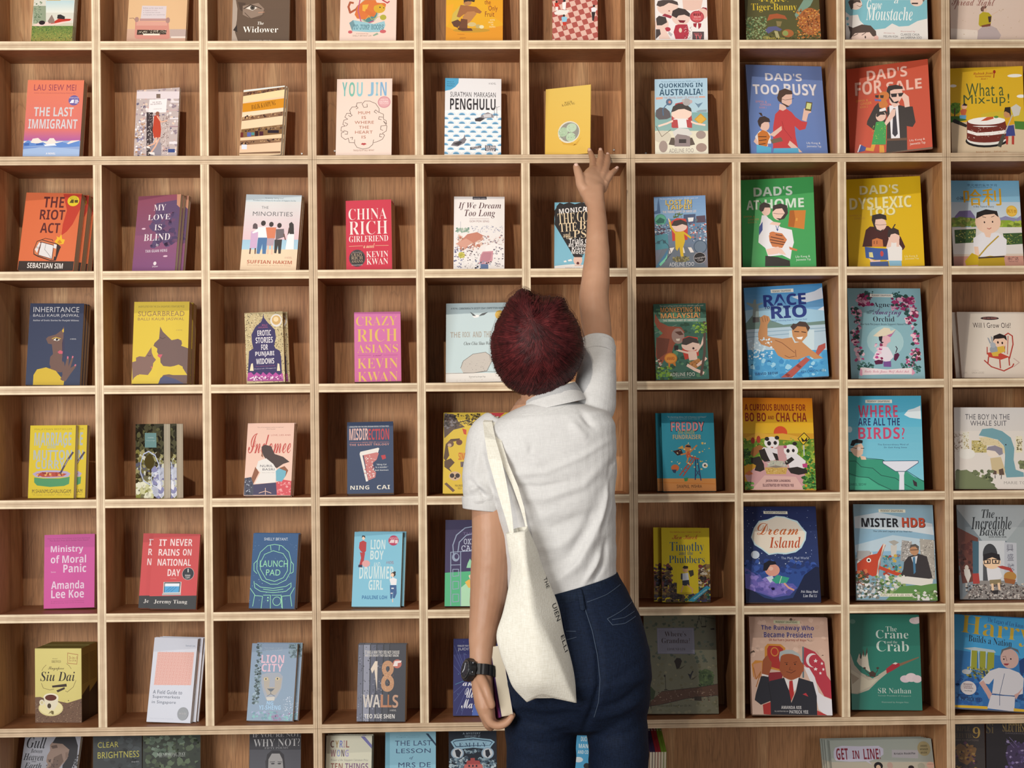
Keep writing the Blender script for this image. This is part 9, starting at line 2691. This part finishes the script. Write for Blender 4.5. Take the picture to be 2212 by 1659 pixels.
# ---------------------------------------------------------------- tote bag on the shoulder
BAG = thing('tote_bag', 'cream canvas tote bag hanging from the left shoulder of the person', 'bag', (1.08, -.66, .9))
def locb(o): o.parent = BAG; o.matrix_parent_inverse = Matrix.Translation((-1.08, .66, -.9)); return o
def bag():
    # left (lit) side, crease, right side; rows from the opening to the bottom
    Lf = [(0.9904, -0.6500, 1.1442), (0.9948, -0.6600, 1.1082), (0.9992, -0.6680, 1.0751), (0.9921, -0.6760, 1.0327), (0.9810, -0.6900, 0.9816), (0.9682, -0.7000, 0.9381), (0.9754, -0.7050, 0.9006), (0.9884, -0.7050, 0.8623), (1.0005, -0.7000, 0.8300), (1.0271, -0.6900, 0.7985)]
    Mf = [(1.0123, -0.6720, 1.1473), (1.0175, -0.6900, 1.1101), (1.0207, -0.7050, 1.0779), (1.0239, -0.7180, 1.0363), (1.0326, -0.7350, 0.9859), (1.0395, -0.7450, 0.9427), (1.0448, -0.7480, 0.9054), (1.0483, -0.7450, 0.8673), (1.0530, -0.7350, 0.8394), (1.0581, -0.7150, 0.8183)]
    Cf = [(1.0277, -0.6700, 1.1508), (1.0308, -0.6900, 1.1100), (1.0340, -0.7050, 1.0777), (1.0411, -0.7150, 1.0358), (1.0527, -0.7250, 0.9846), (1.0710, -0.7320, 0.9407), (1.0866, -0.7350, 0.9031), (1.1016, -0.7300, 0.8645), (1.1112, -0.7200, 0.8345), (1.1232, -0.7000, 0.7988)]
    Rf = [(1.0330, -0.6500, 1.1573), (1.0530, -0.6450, 1.1094), (1.0643, -0.6450, 1.0725), (1.0793, -0.6500, 1.0369), (1.0971, -0.6550, 0.9909), (1.1080, -0.6600, 0.9373), (1.1180, -0.6650, 0.8934), (1.1253, -0.6650, 0.8548), (1.1278, -0.6680, 0.8263), (1.1256, -0.6900, 0.7972)]
    Bf = [(1.0110, -0.6320, 1.1536), (1.0222, -0.6320, 1.1059), (1.0297, -0.6320, 1.0718), (1.0350, -0.6360, 1.0284), (1.0403, -0.6420, 0.9756), (1.0436, -0.6480, 0.9308), (1.0490, -0.6500, 0.8923), (1.0563, -0.6520, 0.8538), (1.0618, -0.6560, 0.8254), (1.0635, -0.6900, 0.8104)]
    cols = [Lf, Mf, Cf, Rf, Bf]; vs, fs = [], []
    n = 10; m = 56; sub = 5
    rows = []
    for j in range(n):
        P = [Vector(c[j]) for c in cols]; row = []
        k = len(P)
        for i in range(k):
            p0, p1, p2, p3 = P[i-1], P[i], P[(i+1) % k], P[(i+2) % k]
            for s in range(m//k):
                t = s/(m//k); q = .5*((2*p1)+(p2-p0)*t*.6+(3*p2*2-6*p1-(p2-p0)*.6*2-(p3-p1)*.6)*t*t+((2*p1-2*p2)*2+(p2-p0)*.6+(p3-p1)*.6)*t**3)
                row.append(q)
        rows.append(row)
    w = len(rows[0]); full = []
    for j in range(n-1):
        for s in range(sub):
            t = s/sub; r0, r1, r2_, r3 = rows[max(j-1, 0)], rows[j], rows[j+1], rows[min(j+2, n-1)]
            full.append([.5*((2*r1[i])+(r2_[i]-r0[i])*t+(2*r0[i]-5*r1[i]+4*r2_[i]-r3[i])*t*t+(3*r1[i]-r0[i]-3*r2_[i]+r3[i])*t**3) for i in range(w)])
    full.append(rows[-1])
    for row in full:
        for p in row:
            k = Vector((p.x*16, p.y*10, p.z*7)); vs.append(p+Vector((noise.noise(k), noise.noise(k+Vector((5, 2, 1))), 0))*.0028)
    for j in range(len(full)-1):
        for i in range(w): fs.append((j*w+i, j*w+(i+1) % w, (j+1)*w+(i+1) % w, (j+1)*w+i))
    fs.append(tuple((len(full)-1)*w+i for i in range(w)))
    return vs, fs
v, f_ = bag(); bg = mesh('bag_body', v, f_, MBG, smooth=True); md = bg.modifiers.new('s', 'SOLIDIFY'); md.thickness = .0012; md.offset = -1; locb(bg)
def strap(L_, R2, y0, y1):
    n = len(L_); P, A_ = [], []
    v, f_ = [], []
    for j in range(n):
        a, b = Vector(L_[j]), Vector(R2[j])
        v += [a, b, b+Vector((0, .0022, 0)), a+Vector((0, .0022, 0))]
    for j in range(n-1):
        for k in range(4): f_.append((j*4+k, j*4+(k+1) % 4, (j+1)*4+(k+1) % 4, (j+1)*4+k))
    f_ += [(3, 2, 1, 0), tuple((n-1)*4+k for k in range(4))]
    o = mesh('strap', v, f_, MBG, smooth=False); s = o.modifiers.new('b', 'BEVEL'); s.width = .0006; locb(o)
strap([(0.9602, -0.4200, 1.3534), (0.9543, -0.4500, 1.3810), (0.9485, -0.5000, 1.3899), (0.9417, -0.5500, 1.3767), (0.9456, -0.6000, 1.3442), (0.9522, -0.6320, 1.3006), (0.9653, -0.6450, 1.2524), (0.9775, -0.6520, 1.2091), (0.9877, -0.6580, 1.1756), (0.9961, -0.6630, 1.1430)],
      [(0.9787, -0.4200, 1.3532), (0.9727, -0.4500, 1.3829), (0.9676, -0.5000, 1.3917), (0.9615, -0.5500, 1.3775), (0.9691, -0.6030, 1.3391), (0.9812, -0.6360, 1.2956), (0.9904, -0.6500, 1.2523), (0.9977, -0.6570, 1.2091), (1.0021, -0.6630, 1.1757), (1.0046, -0.6680, 1.1413)], 0, 0)
strap([(0.9725, -0.4200, 1.3533), (0.9655, -0.4500, 1.3799), (0.9616, -0.5000, 1.3878), (0.9585, -0.5450, 1.3756), (0.9680, -0.5920, 1.3341), (0.9822, -0.6220, 1.2905), (1.0030, -0.6360, 1.2421), (1.0190, -0.6420, 1.1957), (1.0264, -0.6450, 1.1696), (1.0301, -0.6480, 1.1533)],
      [(0.9848, -0.4200, 1.3532), (0.9788, -0.4500, 1.3818), (0.9757, -0.5000, 1.3897), (0.9734, -0.5450, 1.3764), (0.9818, -0.5920, 1.3340), (0.9948, -0.6220, 1.2903), (1.0146, -0.6360, 1.2420), (1.0277, -0.6420, 1.1956), (1.0313, -0.6450, 1.1696), (1.0340, -0.6480, 1.1552)], 0, 0)
# printed lettering down the narrow side of the bag
def bagtext(s, x, y, ln, h, ang, n):
    t = text2d('n', s)
    a = math.radians(ang); vs = []
    bg_eval = bg
    for u, v in t[0]:
        wx = x[0]+(u*ln)*math.cos(a)-(v*h)*math.sin(a); wz = x[2]+(u*ln)*math.sin(a)+(v*h)*math.cos(a)
        ok, l, nn, i = bg.ray_cast(Vector((wx, -1.3, wz)), Vector((0, 1, 0)))
        vs.append(l-Vector((0, .0015, 0)) if ok else None)
    if any(q is None for q in vs):
        g = [q for q in vs if q is not None]
        if not g: return
        keep = [i for i, q in enumerate(vs) if q is not None]; mp = {i: k for k, i in enumerate(keep)}
        fs = [tuple(mp[i] for i in f) for f in t[1] if all(i in mp for i in f)]; vs = g
        if not fs: return
    else: fs = t[1]
    o = mesh('bag_print', vs, fs, plain('black_print', (.03, .03, .032), .7)); o.parent = bg
    # bag_body is already placed through its own parent inverse
    o.matrix_parent_inverse = Matrix.Identity(4)
bagtext('THE', (1.0719, -0.7000, 1.0416), 0, .022, .007, -74, 0)
bagtext('UIEN', (1.0914, -0.7000, 0.9814), 0, .036, .009, -74, 0)
bagtext('ELLI', (1.1071, -0.7000, 0.9173), 0, .034, .007, -76, 0)

# ---------------------------------------------------------------- book in the lowered hand
HB = thing('paperback', 'thick paperback with purple cover held in the lowered left hand', 'book')
bw, bh, bt = .105, .150, .026
c0, c1 = Vector((0.9755, -0.6000, 0.7523)), Vector((0.9990, -0.6000, 0.7520))
up = (Vector((0.9561, -0.5750, 0.8776))-Vector((0.9765, -0.6000, 0.7523))).normalized()
fx = Vector((.95, .30, 0)).normalized(); fx = (fx-up*fx.dot(up)).normalized(); fy = up.cross(fx).normalized()
MX = Matrix((fx, fy, up)).transposed().to_4x4(); MX.translation = Vector((0.9765, -0.6120, 0.7544))
HB.matrix_world = MX
A = Art(bw*1000, bh*1000); draw(A, ['R 3a2f5c 8f3f7c 0,0 115,0 115,150 0,150', 'T r 14 40 60 14 90 c8b8d0 TALES', 'T r 30 40 60 12 90 b85a9c PURPLE', 'T x 8 95 70 9 90 d8d4dc TUNING', 'E 10 20 8 8 d8c080'])
fc = link('front_cover', cover_mesh('front_cover', 115, 150, .25, A, hexc('4a3060'), MG), HB); fc.rotation_euler = (0, 0, -math.pi/2); fc.location = (-.0003, .115, 0)
box('page_block', (.0002, bt-.0002, .001, .112, .001, .149), MPG, HB)
link('back_cover', cover_mesh('back_cover', 115, 150, .3, None, hexc('3a2f5c'), MG), HB).location = (0, 0, 0)
bc_ = [o for o in HB.children if o.name.startswith('back_cover')][0]; bc_.rotation_euler = (0, 0, -math.pi/2); bc_.location = (bt, .115, 0)
box('spine', (0, bt, .115, .1155, 0, .150), plain('purple_card', hexc('4a3060'), .4), HB)

# ---------------------------------------------------------------- wristwatch
WT = thing('wristwatch', 'black sports watch strapped round the left wrist', 'watch', (0.9351, -0.5820, 0.8453))
wc = Vector(WT.location); ax = (Vector((0.9342, -0.5800, 0.8549))-Vector((0.9396, -0.5500, 0.9261))).normalized()
MWK = plain('black_resin', (.012, .012, .014), .35, .5); MWS = plain('dark_steel', (.16, .17, .19), .25, .6, .9); MWG = plain('watch_glass', (.03, .035, .05), .08, .8)
def locw(o): o.parent = WT; o.matrix_parent_inverse = Matrix.Translation(-wc); return o
a_ = ax.cross(Vector((0, 1, 0))).normalized(); b_ = a_.cross(ax).normalized()
vs, fs = [], []
for i in range(48):
    t = 2*math.pi*i/48; d = a_*math.cos(t)*(0.0236+.0035)+b_*math.sin(t)*(0.0197+.0045)
    lk = .0012 if i % 4 else 0
    for h, k in ((-.0115, 0), (.0115, 0), (.0115, .0030+lk), (-.0115, .0030+lk)): vs.append(wc+d+d.normalized()*k+ax*h)
for i in range(48):
    for k in range(4): fs.append((i*4+k, i*4+(k+1) % 4, ((i+1) % 48)*4+(k+1) % 4, ((i+1) % 48)*4+k))
locw(mesh('strap', vs, fs, MWK))
dn = (-a_*1.0 if a_.x > 0 else a_); dn = (dn*.93+Vector((0, -1, 0))*.42+Vector((0, 0, .05))).normalized(); dn = (dn-ax*dn.dot(ax)).normalized()
tb = ax.cross(dn).normalized(); cc = wc+dn*(0.0236+.004)
def disk(name, r0, h0, h1, mat, n=40, gear=0, par=None):
    vs, fs = [], []
    for h in (h0, h1):
        for i in range(n):
            t = 2*math.pi*i/n; r = r0*(1+gear*(1 if (i//2) % 2 else 0)); vs.append(cc+dn*h+(ax*math.cos(t)+tb*math.sin(t))*r)
    for i in range(n): fs.append((i, (i+1) % n, n+(i+1) % n, n+i))
    fs += [tuple(range(n-1, -1, -1)), tuple(range(n, 2*n))]
    o = mesh(name, vs, fs, mat); md = o.modifiers.new('b', 'BEVEL'); md.width = .0008; md.segments = 2; return locw(o)
disk('case', .0235, -.004, .010, MWK, 40, .06); disk('bezel', .0205, .010, .0125, MWS, 40, .0); disk('dial', .0165, .0125, .0130, MWG)
for i in range(12):
    t = 2*math.pi*i/12; d = ax*math.cos(t)+tb*math.sin(t); s = ax*-math.sin(t)+tb*math.cos(t); p = cc+dn*.0132
    mesh_ = [p+d*.0135+s*.0010, p+d*.0135-s*.0010, p+d*.0165-s*.0010, p+d*.0165+s*.0010]
    mesh_ += [q+dn*.0008 for q in mesh_]; locw(mesh('hour_marker', mesh_, BOXF, MWS))
for ang, ln, w_ in ((60, .010, .0012), (200, .0135, .0009)):
    t = math.radians(ang); d = ax*math.cos(t)+tb*math.sin(t); s = ax*-math.sin(t)+tb*math.cos(t); p = cc+dn*.0134
    q = [p+s*w_, p-s*w_, p+d*ln-s*w_*.5, p+d*ln+s*w_*.5]; q += [k+dn*.0005 for k in q]; locw(mesh('hand', q, BOXF, plain('pale_hand', (.7, .72, .75), .3)))
for sg in (-1, 1):
    for k in (-1, 1):
        p = cc+dn*.004+tb*sg*.0235+ax*k*.010; e = ell(p, (.003, .003, .003), 12); locw(mesh('button', e[0], e[1], MWS, smooth=True))
